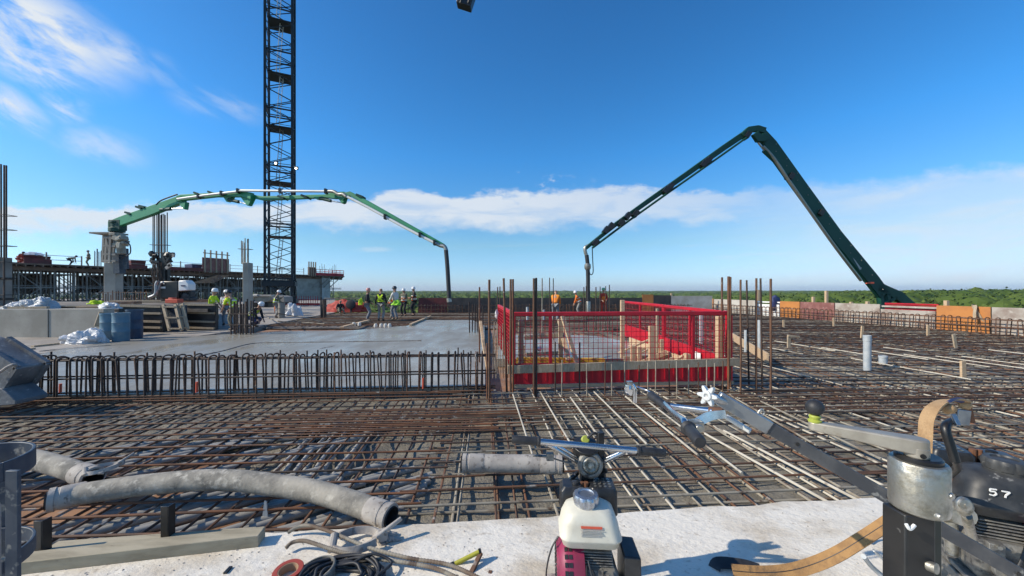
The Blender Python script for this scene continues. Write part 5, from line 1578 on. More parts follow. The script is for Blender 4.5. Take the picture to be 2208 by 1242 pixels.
mb = MB(); bx_px(mb, 383, 410, 627, 645, 21.9, .4); mb.lathe(at(402, 638, 21.85), (0, -1, 0), [(.20, 0), (.20, .12), (.1, .14)], 16); mb.lathe(at(394, 640, 21.85), (0, -1, 0), [(.22, 0), (.22, .10)], 16); bx_px(mb, 346, 408, 641, 649, 21.7, .6); mb.build('tracks', M['rubber'], t, bevel=.05)
mb = MB(); mb.tube(smoothpts([at(341, 606, 21.5), at(337, 615, 21.5), at(337, 628, 21.5), at(334, 636, 21.5), at(322, 641, 21.5)], 4), .09, 8); mb.tube(smoothpts([at(352, 608, 21.5), at(346, 612, 21.5), at(342, 625, 21.5)], 4), .05, 8); mb.build('outrigger', M['alu'], t)
mb = MB(); bx_px(mb, 346, 355, 546, 608, 21.9, .35); bx_px(mb, 337, 342, 556, 606, 22.0, .2); bx_px(mb, 357, 361, 582, 608, 22.0, .2); mb.build('mast', M['blacksteel'], t)
mb = MB()
for a_, b_ in (((323, 545), (338, 556)), ((326, 551), (340, 553)), ((325, 562), (345, 566)), ((358, 556), (372, 548)), ((360, 565), (368, 552)), ((364, 548), (375, 547)), ((328, 556), (330, 560)), ((352, 552), (360, 571))):
    mb.beam(at(a_[0], a_[1], 21.9), at(b_[0], b_[1], 21.9), .16, .14)
for x, y, r in ((328, 547, .16), (334, 552, .16), (362, 549, .16), (371, 549, .14), (366, 562, .12), (330, 565, .12)):
    mb.sphere(at(x, y, 21.9), r, 8, (1.2, .8, 1), .5, x)
mb.build('folded_arms', M['blacksteel'], t)
mb = MB(); mb.box(at(363, 575, 21.7), (.34, .08, .16), Matrix.Rotation(R(-35), 3, 'Y')); mb.box(at(366, 571, 21.7), (.2, .08, .2), Matrix.Rotation(R(-35), 3, 'Y')); mb.box(at(374, 551, 21.6), (.12, .08, .2)); mb.build('work_lamp', M['paleform'], t)
mb = MB()
rj = random.Random(9)
for i in range(9):
    x = 330 + i * 2.2
    mb.tube([at(x + rj.uniform(-2, 2), 566 + k * 14, 21.7 + rj.uniform(0, .2)) for k in range(5)], .02, 5)
mb.build('chain', M['dark'], t)
mb = MB(); mb.box(at(376, 649, 21.2), (.7, .4, .22)); mb.box(at(372, 645, 21.2), (.25, .3, .16)); tag(mb.build('toolbox', M['redprint'], bevel=.02), 'red toolbox in front of the mini crane tracks', 'toolbox')
# skip-like machine near the free-standing column
t = thing('tipping_skip', 'pale yellow and grey tipping skip behind the kneeling worker, left of the crane foot', 'skip', at(580, 660, 26))
mb = MB()
p = [at(545, 636, 26), at(584, 636, 26), at(584, 646, 26), at(578, 651, 26), at(552, 651, 26), at(547, 646, 26)]
mb.prism(p, (0, 1.4, 0)); mb.build('skip_body', M['cream'], t, bevel=.03)
mb = MB(); mb.beam(at(543, 637, 25.95), at(586, 637, 25.95), .1, .12); mb.tube(smoothpts([at(543, 660, 25.9), at(543, 645, 25.9), at(546, 638, 25.9), at(556, 637, 25.9)], 4), .10, 8); mb.build('skip_rim', M['paleform'], t)
mb = MB(); mb.prism([at(600, 637, 26), at(613, 640, 26), at(614, 652, 26), at(600, 651, 26)], (0, 1.0, 0)); mb.build('skip_wing', M['scaf'], t, bevel=.03)
mb = MB(); mb.box(at(566, 657, 26.5), (1.4, .8, .35)); mb.build('skip_base', M['blacksteel'], t)
drum(607, 685, 13, 653, 'scaf', 'grey metal drum standing right behind the leaning yellow-vested worker', 0)
# red mesh and clutter at the far edge by the end wall
def f(mb):
    for i in range(26):
        p = at(560 + i * 5, 640, 40)
        mb.cyl((p.x, 40, 0), (p.x, 40, 1.05), .03, n=4)
    mb.beam(at(560, 645, 40), at(690, 647, 40), .07, .07); mb.beam(at(560, 655, 40), at(690, 656, 40), .05, .22)
prism_thing(f, 'red_mesh_guard', M['red'], 'low red mesh guard behind the tall white sack, under the end wall', 'mesh guard')
crumple(G(746, 672), (1.6, .5, .82), M['redclay'], 'red_tarp', 'red mesh tarpaulin heaped at the far floor edge left of the group of workers', 'tarpaulin', 4.4, .35)
mb = MB(); p = at(757, 656, 28); mb.lathe(p, (0, -1, 0), [(.32, -.1), (.36, 0), (.36, .12), (.2, .16)], 18); mb.box((p.x, p.y, (p.z) / 2 - .15), (.12, .12, p.z - .1)); tag(mb.build('cable_reel', M['rubber']), 'black round reel on a stand before the red tarpaulin', 'reel')
t = thing('wire_fence', 'thin wire fence at the far floor edge left of the group of workers', 'fence', at(745, 660, 28.6))
mb = MB(); mb.tube([at(700, 680, 28.6), at(700, 643, 28.6), at(776, 643, 28.6), at(776, 676, 28.6)], .03, 5); mb.build('fence_frame', M['scaf'], t)
mb = MB()
for i in range(20):
    x = 703 + i * 3.7
    mb.cyl(at(x, 643, 28.6), at(x, 676, 28.6), .008, n=4)
for i in range(6):
    mb.cyl(at(700, 647 + i * 5, 28.6), at(776, 647 + i * 5, 28.6), .008, n=4)
mb.build('wire', M['scaf'], t)
# planks and red rail on the far mat
plank(G(737, 706, .05), G(795, 691, .05), .16, .08, 'wood', 'long pale board lying at the feet of the group of workers, left')
plank(G(885, 700, .05), G(928, 682, .05), .12, .08, 'wood', 'long pale board on the mat right of the group of workers')
for i, px in enumerate((810, 822, 831, 840, 763, 775)):
    p = G(px, 703 - (i > 3) * 3, .04)
    mb = MB(); mb.lathe(p, (0, 0, 1), [(.07, -.06), (.085, .0), (.06, .10), (.03, .11)], 10)
    tag(mb.build('spacer', M['whitecloth']), 'small pale bar cap on the mat in front of the group of workers', 'bar cap', 'pale bar caps on the far mat')
mb = MB(); mb.tube(smoothpts([G(560, 672, .1), G(590, 690, .4), G(640, 694, .1), G(700, 698, .05), G(668, 688, .3), G(600, 676, .6)], 6), .02, 6); tag(mb.build('loose_cable', M['splash']), 'pale loose cable looping over the mat right of the standing yellow-vested worker', 'cable')
# concrete bucket at the left border
t = thing('concrete_bucket', 'grey cement-caked steel concrete bucket entering at the left border', 'concrete bucket', G(20, 858))
Y = 5.25
mb = MB()
pl = [at(x, y, Y) for x, y in ((-120, 722), (2, 724), (18, 729), (103, 783), (92, 802), (74, 826), (60, 836), (-120, 836))]
mb.prism(pl, (0, -.30, 0)); mb.build('bucket_shell', M['alubucket'], t, bevel=.025)
mb = MB()
mb.prism([at(x, y, Y - .03) for x, y in ((-120, 834), (74, 824), (104, 848), (103, 857), (60, 860), (-120, 862))], (0, -.34, 0)); mb.build('base_flange', M['alubucket'], t, bevel=.012)
mb = MB()
mb.beam(at(18, 729, Y - .02), at(103, 783, Y - .02), .05, .05); mb.beam(at(103, 783, Y - .02), at(74, 826, Y - .02), .05, .05)
D_ = V((0, -.32, 0)); mb.beam(at(18, 729, Y) + D_, at(103, 783, Y) + D_, .05, .06); mb.beam(at(103, 783, Y) + D_, at(74, 826, Y) + D_, .05, .05)
mb.build('edge_rib', M['alubucket'], t)
mb = MB(); mb.tube(smoothpts([at(-10, 808, Y - .38), at(8, 797, Y - .39), at(18, 790, Y - .39), at(30, 786, Y - .37), at(36, 790, Y - .31)], 5), .018, 8); mb.build('handle', M['steelpipe'], t)

# ================================================================== PEOPLE
def skinmesh(name, nodes, edges, m, parent, sub=1):
    me = bpy.data.meshes.new(name)
    keys = list(nodes)
    ix = {k: i for i, k in enumerate(keys)}
    me.from_pydata([nodes[k][0] for k in keys], [(ix[a], ix[b]) for a, b in edges], [])
    o = bpy.data.objects.new(name, me)
    COL.objects.link(o)
    o.modifiers.new('Skin', 'SKIN').use_smooth_shade = True
    sk = me.skin_vertices[0].data
    for k in keys:
        r = nodes[k][1]
        sk[ix[k]].radius = (r, r) if not isinstance(r, tuple) else r
    sk[0].use_root = True
    md = o.modifiers.new('Subdivision', 'SUBSURF')
    md.levels = md.render_levels = sub
    dg = bpy.context.evaluated_depsgraph_get()
    dg.update()
    new = bpy.data.meshes.new_from_object(o.evaluated_get(dg))
    new.name = name
    o.modifiers.clear()
    o.data = new
    bpy.data.meshes.remove(me)
    new.materials.clear()
    new.materials.append(m)
    new.polygons.foreach_set('use_smooth', [True] * len(new.polygons))
    o.parent = parent
    return o
def ik(a, c, l1, l2, pole):
    a, c, pole = V(a), V(c), V(pole)
    d = c - a
    L_ = min(d.length, (l1 + l2) * .995)
    dn = d.normalized()
    c = a + dn * L_
    x = (l1 * l1 - l2 * l2 + L_ * L_) / (2 * L_)
    h_ = math.sqrt(max(l1 * l1 - x * x, 0))
    pv = (pole - dn * pole.dot(dn))
    pv = pv.normalized() if pv.length > 1e-6 else V((0, 1, 0))
    return a + dn * x + pv * h_, c
def person(label, foot, heading, s=1.0, lean=0.05, pz=.93, feet=((-.11, .02), (.11, .0)), hands=((-.28, .05, .82), (.28, .08, .82)), look=0.0, side=0.0,
           shirt='hivis', pants='jeans', vest=None, helmet='helmetwhite', stripes=True, sleeves=True, cross=False, hairm='hair', nod=0.0):
    # local frame: +y is ahead, hands given in the same frame (metres, before scaling)
    t = thing('person', label, 'person', foot)
    t.rotation_euler = (0, 0, heading)
    t.scale = (s, s, s)
    pel = V((0, 0, pz))
    up = V((side, math.sin(lean), math.cos(lean))).normalized()
    fw = V((0, math.cos(lean), -math.sin(lean)))
    wa, ch, ne = pel + up * .17, pel + up * .36, pel + up * .52
    hd = up.lerp(V((0, .12, 1)), .55).normalized()
    hd = (hd + fw * nod).normalized()
    hf = (V((math.sin(look), math.cos(look), -.1 - nod)))
    hf = (hf - hd * hf.dot(hd)).normalized()
    n1, h1, h2, h3 = ne + hd * .06, ne + hd * .135 + hf * .02, ne + hd * .215 + hf * .005, ne + hd * .275
    N = {'pel': (pel, .125), 'wa': (wa, .118), 'ch': (ch, .130), 'ne': (ne, .062), 'n1': (n1, .050), 'h1': (h1, .070), 'h2': (h2, .088), 'h3': (h3, .062),
         'nose': (h1 + hf * .098 + hd * .03, .012), 'chin': (h1 + hf * .055 - hd * .04, .030), 'eL': (h1.lerp(h2, .3) + hf.cross(hd) * .088, .016), 'eR': (h1.lerp(h2, .3) - hf.cross(hd) * .088, .016)}
    E = [('pel', 'wa'), ('wa', 'ch'), ('ch', 'ne'), ('ne', 'n1'), ('n1', 'h1'), ('h1', 'h2'), ('h2', 'h3'), ('h1', 'nose'), ('h1', 'chin'), ('h1', 'eL'), ('h1', 'eR')]
    for q_, sx_ in (('L', -1), ('R', 1)):
        i = 0 if sx_ < 0 else 1
        hip = pel + V((sx_ * .095, 0, -.06))
        an = V((feet[i][0], feet[i][1], .09 + (feet[i][2] if len(feet[i]) > 2 else 0)))
        kn, an = ik(hip, an, .42, .43, V((sx_ * .1, 1, .05)))
        N['hip' + q_], N['kn' + q_], N['an' + q_] = (hip, .088), (kn, .060), (an, .045)
        N['toe' + q_] = (an + V((sx_ * .03, .15, -.045)), .036)
        E += [('pel', 'hip' + q_), ('hip' + q_, 'kn' + q_), ('kn' + q_, 'an' + q_), ('an' + q_, 'toe' + q_)]
        sh = ne - up * .055 + V((sx_ * .175, 0, 0))
        el_, wr = ik(sh, hands[i], .285, .255, V((sx_ * .6, -.7, -.5)))
        N['sh' + q_], N['el' + q_], N['wr' + q_] = (sh, .058), (el_, .041), (wr, .030)
        fd = (wr - el_).normalized()
        sdv = fd.cross(V((0, 1, .2))).normalized()
        pm = wr + fd * .055
        N['pm' + q_] = (pm, .028)
        E += [('ch', 'sh' + q_), ('sh' + q_, 'el' + q_), ('el' + q_, 'wr' + q_), ('wr' + q_, 'pm' + q_)]
        for k in range(4):                      # four curled fingers and a thumb
            f0 = pm + fd * .04 + sdv * ((k - 1.5) * .020)
            f1 = f0 + fd * (.035 + .008 * (k in (1, 2))) + V((0, .012, -.014))
            N['f%d%s' % (k, q_)], N['g%d%s' % (k, q_)] = (f0, .010), (f1, .008)
            E += [('pm' + q_, 'f%d%s' % (k, q_)), ('f%d%s' % (k, q_), 'g%d%s' % (k, q_))]
        N['th' + q_] = (pm + sdv * -.04 + fd * .02, .010)
        E += [('pm' + q_, 'th' + q_)]
    skinmesh('body', N, E, M['skin'], t)
    g = lambda k, r: (N[k][0], r)
    C = {'wa': g('wa', .140), 'pel': (pel + up * .06, .140), 'ch': g('ch', .152), 'ne': (ne - up * .02, .085)}
    E2 = [('wa', 'pel'), ('wa', 'ch'), ('ch', 'ne')]
    for q_ in 'LR':
        C['sh' + q_] = g('sh' + q_, .076)
        m_ = N['el' + q_][0].lerp(N['wr' + q_][0], .85 if sleeves else 0)
        C['el' + q_] = g('el' + q_, .056)
        E2 += [('ch', 'sh' + q_), ('sh' + q_, 'el' + q_)]
        if sleeves:
            C['cu' + q_] = (m_, .046)
            E2 += [('el' + q_, 'cu' + q_)]
    skinmesh('shirt', C, E2, M[shirt], t)
    if vest:
        C = {'wa': g('wa', .152), 'pel': (pel + up * .02, .158), 'ch': g('ch', .166), 'ne': (ne - up * .045, .105), 'sL': (N['shL'][0].lerp(ch, .42), .088), 'sR': (N['shR'][0].lerp(ch, .42), .088)}
        skinmesh('vest', C, [('wa', 'pel'), ('wa', 'ch'), ('ch', 'ne'), ('ch', 'sL'), ('ch', 'sR')], M[vest], t)
    T = {'pel': (pel + up * .03, .142), 'hipL': g('hipL', .105), 'hipR': g('hipR', .105), 'knL': g('knL', .075), 'knR': g('knR', .075)}
    E3 = [('pel', 'hipL'), ('pel', 'hipR'), ('hipL', 'knL'), ('hipR', 'knR')]
    for q_ in 'LR':
        T['an' + q_] = (N['an' + q_][0] + V((0, 0, .03)), .066)
        E3 += [('kn' + q_, 'an' + q_)]
    skinmesh('trousers', T, E3, M[pants], t)
    for q_ in 'LR':
        a, b_ = N['an' + q_][0], N['toe' + q_][0]
        skinmesh('boot', {'a': (a + V((0, 0, .06)), .060), 'b': (a + V((0, -.01, -.03)), .058), 'c': (b_ + V((0, .02, 0)), .045)}, [('a', 'b'), ('b', 'c')], M['boot'], t)
    if stripes:
        mb = MB()
        rr_ = .168 if vest else .154
        ax = up
        for c in ((pel + up * .11), (ch - up * .05)):
            sdv = V((1, 0, 0)); f_ = ax.cross(sdv).normalized()
            pts = [c + sdv * (math.cos(k * math.pi / 9) * rr_ * 1.03) + f_ * (math.sin(k * math.pi / 9) * rr_ * 1.0) for k in range(18)]
            n0 = len(pts)
            vs_ = [p - ax * .025 for p in pts] + [p + ax * .025 for p in pts]
            mb.add(vs_, [(k, (k + 1) % n0, n0 + (k + 1) % n0, n0 + k) for k in range(n0)])
        if cross:
            for a_, b_ in ((-1, 1), (1, -1)):
                pts = [pel + up * (.12 + .34 * u) + V(((a_ + (b_ - a_) * u) * .13, 0, 0)) - fw * (.165 + .03 * math.sin(math.pi * u)) for u in (0, .25, .5, .75, 1)]
                mb.ribbon(pts, V((1, 0, .5)), .085, .015)
        mb.build('reflective_stripes', M['hivis' if cross else 'reflect'], t).location = (0, 0, 0)
    if helmet:
        mb = MB()
        c = h2 + hd * -.005
        mb.lathe(c, hd, [(.135, -.01), (.118, .0), (.118, .045), (.105, .09), (.07, .125), (.02, .138)], 18)
        mb.sphere(c + hf * .11 + hd * .0, .075, 10, (1.1, 1.1, .12))
        mb.box(c + hd * .125, (.03, .16, .02), Matrix.Identity(3))
        mb.build('helmet', M[helmet], t, smooth=50).location = (0, 0, 0)
    if hairm:
        skinmesh('hair', {'a': (h2 - hf * .025 + hd * .02, .088), 'b': (h1 - hf * .04 + hd * .02, .072)}, [('a', 'b')], M[hairm], t)
    return t
HR = math.radians
# group on the far mat
person('worker in dark jacket and faded red helmet, leftmost of the standing group, facing right', G(791, 692, -.03), HR(-75), 1.0, .08, shirt='blackcloth', pants='jeans', vest=None, helmet='helmetpink', hands=((-.2, .25, .95), (.2, .25, 1.0)), stripes=False)
crumple(G(786, 692, -.03) + V((-.10, -.28, .90)), (.13, .1, .28), M['hivis'], 'cloth', 'yellow vest rolled down at the waist of the dark-jacketed worker', 'vest', 3.0)
person('worker seen from behind with a lime crossed vest over black shirt and pale dirty trousers', G(821, 692, -.03), HR(4), 1.02, .03, shirt='blackcloth', vest=None, pants='khaki', helmet=None, hands=((-.3, .05, .82), (.3, .1, .85)), cross=True, stripes=True)
person('dark-haired worker in an orange vest bending right in the middle of the group', G(842, 689, -.03), HR(-70), .95, .30, shirt='orange_vest', vest='orange_vest', pants='khaki', helmet=None, hands=((-.2, .35, .75), (.2, .35, .78)), nod=.2)
person('tall worker with black hat and white shirt, lime vest rolled at the waist', G(853, 690, -.03), HR(65), 1.06, .08, shirt='whitecloth', pants='jeans', helmet='helmetdark', hands=((-.2, .3, .95), (.2, .3, .9)), stripes=False)
crumple(G(856, 690, -.03) + V((0.0, -.12, .86)), (.21, .15, .26), M['green_vest'], 'cloth', 'lime vest rolled at the waist of the tall white-shirted worker', 'vest', 5.0)
person('worker in orange vest with arms folded, second from the right in the group', G(871, 682, -.03), HR(170), 1.0, .03, shirt='olive', vest='orange_vest', pants='blackcloth', helmet='helmetwhite', hands=((.08, .22, 1.12), (-.08, .22, 1.15)))
person('rightmost worker of the group, white helmet and open orange vest, black trousers', G(893, 681, -.03), HR(120), 1.06, .04, shirt='blackcloth', vest='orange_vest', pants='blackcloth', helmet='helmetwhite', hands=((-.05, .28, 1.12), (.12, .26, 1.05)))
# behind the guard
person('worker in an amber shirt seen from behind, stooping beyond the red guard', G(1197, 694, -.03), HR(-15), 1.0, .42, shirt='amber', pants='jeans', helmet=None, hands=((-.15, .5, .75), (.2, .5, .8)), stripes=False, nod=.2)
person('worker in orange vest bending at the back edge, left of the hanging hose', G(1250, 682, -.03), HR(80), .95, .45, shirt='orange_vest', vest='orange_vest', pants='khaki', helmet='helmetwhite', hands=((-.1, .45, .65), (.1, .4, .62)))
person('worker in red coveralls and green helmet facing the camera by the hanging hose', G(1301, 682, -.03), HR(178), 1.02, .02, shirt='redsuit', pants='redsuit', vest='orange_vest', helmet='helmetgreen', hands=((-.12, .25, 1.0), (.12, .25, 1.0)), stripes=False)
# by the form racks
p0 = at(456, 700, 15.6); p0.z = 0
person('worker in yellow shirt and white helmet standing behind the black form rack, facing right', p0, HR(-80), .96, .18, shirt='hivis', pants='olive', helmet='helmetwhite', hands=((-.1, .4, .85), (.1, .4, .88)), sleeves=False)
p0 = at(489, 700, 17.0); p0.z = 0
person('worker in orange vest and white helmet stooping behind the yellow-shirted ones', p0, HR(40), .96, .5, shirt='whitecloth', vest='orange_vest', pants='jeans', helmet='helmetwhite', hands=((-.15, .5, .7), (.15, .5, .7)))
p0 = at(507, 700, 15.0); p0.z = 0
person('worker in bright yellow shirt and dark helmet leaning left over the starter bars', p0, HR(75), .96, .55, shirt='hivis', pants='olive', helmet='helmetdark', hands=((-.15, .55, .80), (.15, .6, .75)), sleeves=False)
p0 = at(541, 712, 16.2); p0.z = 0
person('worker in yellow vest and white helmet crouching with head down beside the starter bars', p0, HR(-95), .95, .75, pz=.52, feet=((-.12, .1), (.12, .0)), shirt='blackcloth', vest='hivis', pants='bluesheet', helmet='helmetwhite', hands=((-.15, .5, .35), (.15, .5, .3)), nod=.3)
person('standing worker in yellow vest, arm raised to the head, left of the white sack', G(594, 686, -.03), HR(-60), .95, .22, shirt='olive', vest='hivis', pants='khaki', helmet='helmetwhite', hands=((-.2, .35, 1.30), (.1, .4, .8)), nod=.15)
p0 = at(605, 678, 25.0); p0.z = 0
person('worker in orange vest crouching low behind the standing yellow-vested one', p0, HR(60), .9, .9, pz=.45, feet=((-.12, .1), (.12, .0)), shirt='orange_vest', vest='orange_vest', pants='jeans', helmet=None, hands=((-.15, .5, .2), (.15, .5, .2)))
p0 = at(732, 672, 26.5); p0.z = -.03
person('worker in dark clothes sitting on the far mat before the red tarpaulin', p0, HR(-140), .95, .45, pz=.28, feet=((-.2, .55), (.15, .6)), shirt='blackcloth', pants='olive', helmet=None, hands=((-.2, .4, .35), (.2, .42, .3)), stripes=False)
# on the wing deck
p0 = bp(38, .8, DZ)
person('worker in red crouching on the wing deck near the left border', p0, HR(-50), 1.0, .6, pz=.55, feet=((-.15, .1), (.15, .0)), shirt='redsuit', vest=None, pants='redsuit', helmet='helmetdark', hands=((-.2, .4, .4), (.2, .45, .4)), stripes=False)
p0 = bp(148, .8, DZ)
person('dark-clothed worker bending right over on the wing deck', p0, HR(-70), 1.0, 1.35, pz=.80, feet=((-.2, -.05), (.2, .25)), shirt='olive', pants='blackcloth', helmet='helmetdark', hands=((-.2, .55, .1), (.2, .6, .15)), stripes=False)
p0 = bp(191, .8, DZ)
person('worker standing upright on the wing deck with a yellow-green vest and arms akimbo', p0, HR(150), 1.08, .03, shirt='olive', vest='olive', pants='olive', helmet='helmetdark', hands=((-.2, .12, 1.0), (.2, .12, 1.0)))

# ================================================================== FOREGROUND
# ---- big rubber hoses
def hose(pts, r, label, m='hose', ends=(True, True), name='concrete_hose', rag=.003):
    t = thing(name, label, 'hose', pts[0])
    P = smoothpts(pts, 14)
    n = len(P)
    mb = MB()
    mb.tube(P, lambda i: r * (1 + .018 * noise.noise(V((i * .41, r, 2)))), 22, cap=False)
    mb.build('hose_body', M[m], t, smooth=70)
    for e, on in zip((0, -1), ends):
        if not on:
            continue
        d = (P[0] - P[1]).normalized() if e == 0 else (P[-1] - P[-2]).normalized()
        c = P[e]
        mb = MB()
        mb.lathe(c - d * .17, d, [(r * 1.02, 0), (r * 1.07, .012), (r * 1.07, .125), (r * 1.02, .13), (r * 1.02, .15), (r * 1.10, .152), (r * 1.10, .185), (r * .86, .187), (r * .82, .06), (r * .80, -.15)], 26, cap=False)
        mb.build('end_collar', M['steelpipe'], t, smooth=30)
        mb = MB(); mb.lathe(c - d * .06, d, [(r * .84, .09), (r * .80, .088), (r * .78, -.2), (.001, -.21)], 24, cap=False); mb.build('bore', M['rubber'], t, smooth=30)
    return t
hose([at(112, 1078, 2.78), at(170, 1066, 2.86), at(300, 1047, 2.92), at(420, 1036, 2.94), at(510, 1036, 2.92), at(600, 1047, 2.88), at(680, 1060, 2.80), at(760, 1084, 2.68), at(838, 1113, 2.56)], .079,
     'long cement-caked concrete hose curving over the rebar mat at near left')
hose([at(-160, 975, 3.35), at(-40, 976, 3.30), at(60, 988, 3.22), at(130, 1006, 3.14), at(198, 1029, 3.02)], .078,
     'shorter cement-caked hose coming in from the left border, its open end showing', ends=(False, True))
hose([at(1002, 999, 3.2), at(1060, 999, 3.2), at(1140, 1000, 3.19), at(1208, 1002, 3.17)], .074,
     'straight stained delivery pipe piece lying on the mat behind the trowel handle', 'steelpipe')
# pipe clamp by the hose end on the left
def pipe_clamp(c, label, s=1.0, rot=0.0):
    t = thing('pipe_clamp', label, 'pipe clamp', c)
    rm = Matrix.Rotation(rot, 3, 'Z')
    tr = lambda p: V(c) + rm @ (V(p) * s)
    mb = MB()
    for a0, a1, sx_ in ((.1, math.pi * .8, 1), (math.pi + .15, 2 * math.pi - .6, 1)):
        pts = [(math.cos(a0 + (a1 - a0) * k / 10) * .12, math.sin(a0 + (a1 - a0) * k / 10) * .085, .022 + .018 * abs(math.sin(3 * k))) for k in range(11)]
        mb.ribbon([tr(p) for p in pts], V((0, .5, 1)), .038 * s, .022 * s)
    mb.sphere(tr((.11, .02, .02)), .028 * s, 8, (1.2, 1, .8), .6, 3); mb.sphere(tr((-.02, -.085, .02)), .025 * s, 8, (1.4, 1, .8), .6, 5)
    mb.build('clamp_half', M['steelpipe'], t, bevel=.004)
    mb = MB(); mb.cyl(tr((.1, -.03, .05)), tr((.23, .03, .10)), .013 * s, n=8); mb.box(tr((.13, 0, .04)), (.05 * s, .05 * s, .05 * s), Matrix.Rotation(.5, 3, 'Z')); mb.build('lever', M['steelpipe'], t, bevel=.004)
    mb = MB(); mb.cyl(tr((-.12, -.04, .02)), tr((-.12, .04, .06)), .02 * s, n=10); mb.build('hinge', M['steelpipe'], t)
    return t
p = G(222, 1010, .0); p = at(222, 1008, 3.05)
pipe_clamp(p + V((0, 0, -.03)), 'small cement-caked clamp lying beyond the open end of the shorter hose', .8, .9)
pipe_clamp(G(770, 1178), 'large opened pipe clamp caked in cement, lying on the ledge below the hose end', 1.15, .25)
crumple(G(830, 1162), (.085, .05, .035), M['steelpipe'], 'cement_lump', 'lump of hardened cement beside the large opened pipe clamp', 'cement lump', 8.2)
# ---- steel hoop stand at the left border
t = thing('hoop_stand', 'dirty dark blue steel hoop on flat legs at the left border', 'stand', V((-2.05, 1.42, 0)))
cx_, cy_, rr_ = -2.145, 1.42, .195
def band(z, hgt, a0, a1, name):
    mb = MB()
    n = 40
    pts = [V((cx_ + rr_ * math.cos(a0 + (a1 - a0) * k / n), cy_ + rr_ * math.sin(a0 + (a1 - a0) * k / n), z)) for k in range(n + 1)]
    mb.ribbon(pts, V((0, 0, 1)), hgt, .010)
    mb.build(name, M['bluesteel'], t, smooth=40, bevel=.002)
band(.905, .075, 0, 2 * math.pi, 'top_hoop')
band(.545, .06, 0, 2 * math.pi, 'lower_hoop')
for a in (1.9, 3.6):
    q_ = V((cx_ + (rr_ + .012) * math.cos(a), cy_ + (rr_ + .012) * math.sin(a), 0))
    mb = MB(); mb.beam(q_, q_ + V((0, 0, .90)), .046, .014, (math.cos(a), math.sin(a), 0)); mb.build('leg', M['bluesteel'], t, bevel=.002)
mb = MB(); mb.beam((-1.848, 1.375, 0), (-1.848, 1.375, .935), .046, .012, (0, 1, 0)); mb.build('leg', M['bluesteel'], t, bevel=.002)
mb = MB(); mb.lathe((-1.778, 1.27, 0), (0, 0, 1), [(.018, 0), (.018, .86), (.012, .88)], 14); tag(mb.build('pole', M['alu'], smooth=40), 'pale grey pole end rising at the left border in front of the hoop stand', 'pole')
# ---- timber and stakes on the ledge
a, b_ = G(20, 1247), G(553, 1180)
mb = MB(); mb.beam(a + V((-.1, .05, .035)), b_ + V((0, .05, .035)), .10, .07)
tag(mb.build('timber_beam', M['dustywood'], bevel=.004), 'long weathered timber lying along the near left edge of the ledge', 'timber')
mb = MB(); mb.beam(G(90, 1196) + V((0, 0.03, .012)), G(538, 1160) + V((0, .02, .012)), .12, .024); tag(mb.build('timber_board', M['dustywood'], bevel=.003), 'thin pale board lying behind the long timber on the ledge', 'board')
for px, y0, y1, lab in ((355, 1092, 1166, 'dark steel angle stake standing at the ledge edge behind the long timber'), (82, 1123, 1201, 'dark steel angle stake at far left, behind the hoop stand leg')):
    b_ = G(px, y1)
    a = at(px, y0, b_.y)
    mb = MB(); mb.box((b_.x, b_.y, a.z / 2 - .1), (.046, .008, a.z + .2)); mb.box((b_.x + .025, b_.y + .022, a.z / 2 - .1), (.006, .048, a.z + .2))
    tag(mb.build('steel_stake', M['blacksteel'], bevel=.001), lab, 'stake')
for px, py, h_, lab in ((182, 1107, .2, 'pale plastic spacer blade standing among the conduits near the ledge, right of the two stakes'),):
    p = G(571, 1120, -.12)
    mb = MB(); mb.prism([p + V((-.022, 0, 0)), p + V((.022, 0, 0)), p + V((.012, 0, .13)), p + V((-.004, 0, .14))], (0, .01, 0)); tag(mb.build('plastic_spacer', M['pvc']), lab, 'spacer')
# ---- bent ribbed bars lying on the ledge
def ribbed(pts, r, m, label):
    P = smoothpts(pts, 36)
    mb = MB(); mb.tube(P, lambda i: r * (1.14 if i % 3 == 0 else .95), 10)
    return tag(mb.build('bent_rebar', M[m], smooth=80), label, 'bent rebar')
ribbed([at(622, 1148, 2.42), at(640, 1137, 2.43), at(665, 1133, 2.42), at(700, 1142, 2.38), at(740, 1158, 2.32), at(800, 1182, 2.25), at(880, 1203, 2.19), at(960, 1216, 2.14), at(1010, 1235, 2.08), at(1060, 1262, 2.0)], .0105, 'splash', 'upper of the two bent ribbed bars lying on the ledge, hooked at its left end')
ribbed([at(616, 1182, 2.26), at(630, 1170, 2.29), at(655, 1166, 2.28), at(690, 1176, 2.25), at(740, 1192, 2.21), at(800, 1203, 2.18), at(880, 1214, 2.14), at(940, 1226, 2.10), at(990, 1248, 2.04), at(1020, 1262, 2.0)], .0105, 'splash', 'lower of the two bent ribbed bars lying on the ledge, hooked at its left end')
# ---- tape roll, rings, cable coil
t = thing('tape_roll', 'brick red roll of tape lying on the ledge at the bottom of the photo', 'tape roll', G(622, 1243))
c = G(622, 1246)
mb = MB(); mb.lathe(c, (0.0, -.08, 1), [(.075, 0), (.078, .004), (.078, .046), (.075, .05), (.052, .05), (.052, 0)], 30, cap=False); mb.build('tape', M['tapered'], t, smooth=30)
mb = MB(); mb.lathe(c, (0, -.08, 1), [(.051, .002), (.051, .048), (.047, .048), (.047, .002)], 30, cap=False); mb.build('core', M['tapecore'], t, smooth=30)
c = G(685, 1243)
mb = MB(); mb.lathe(c, (-.12, -.05, 1), [(.094, 0), (.100, .005), (.100, .045), (.094, .05), (.086, .05), (.086, 0), (.094, 0)], 32, cap=False)
tag(mb.build('gasket_ring', M['dirtyrubber'], smooth=30), 'dirty rubber gasket ring right of the red tape roll', 'ring')
mb = MB()
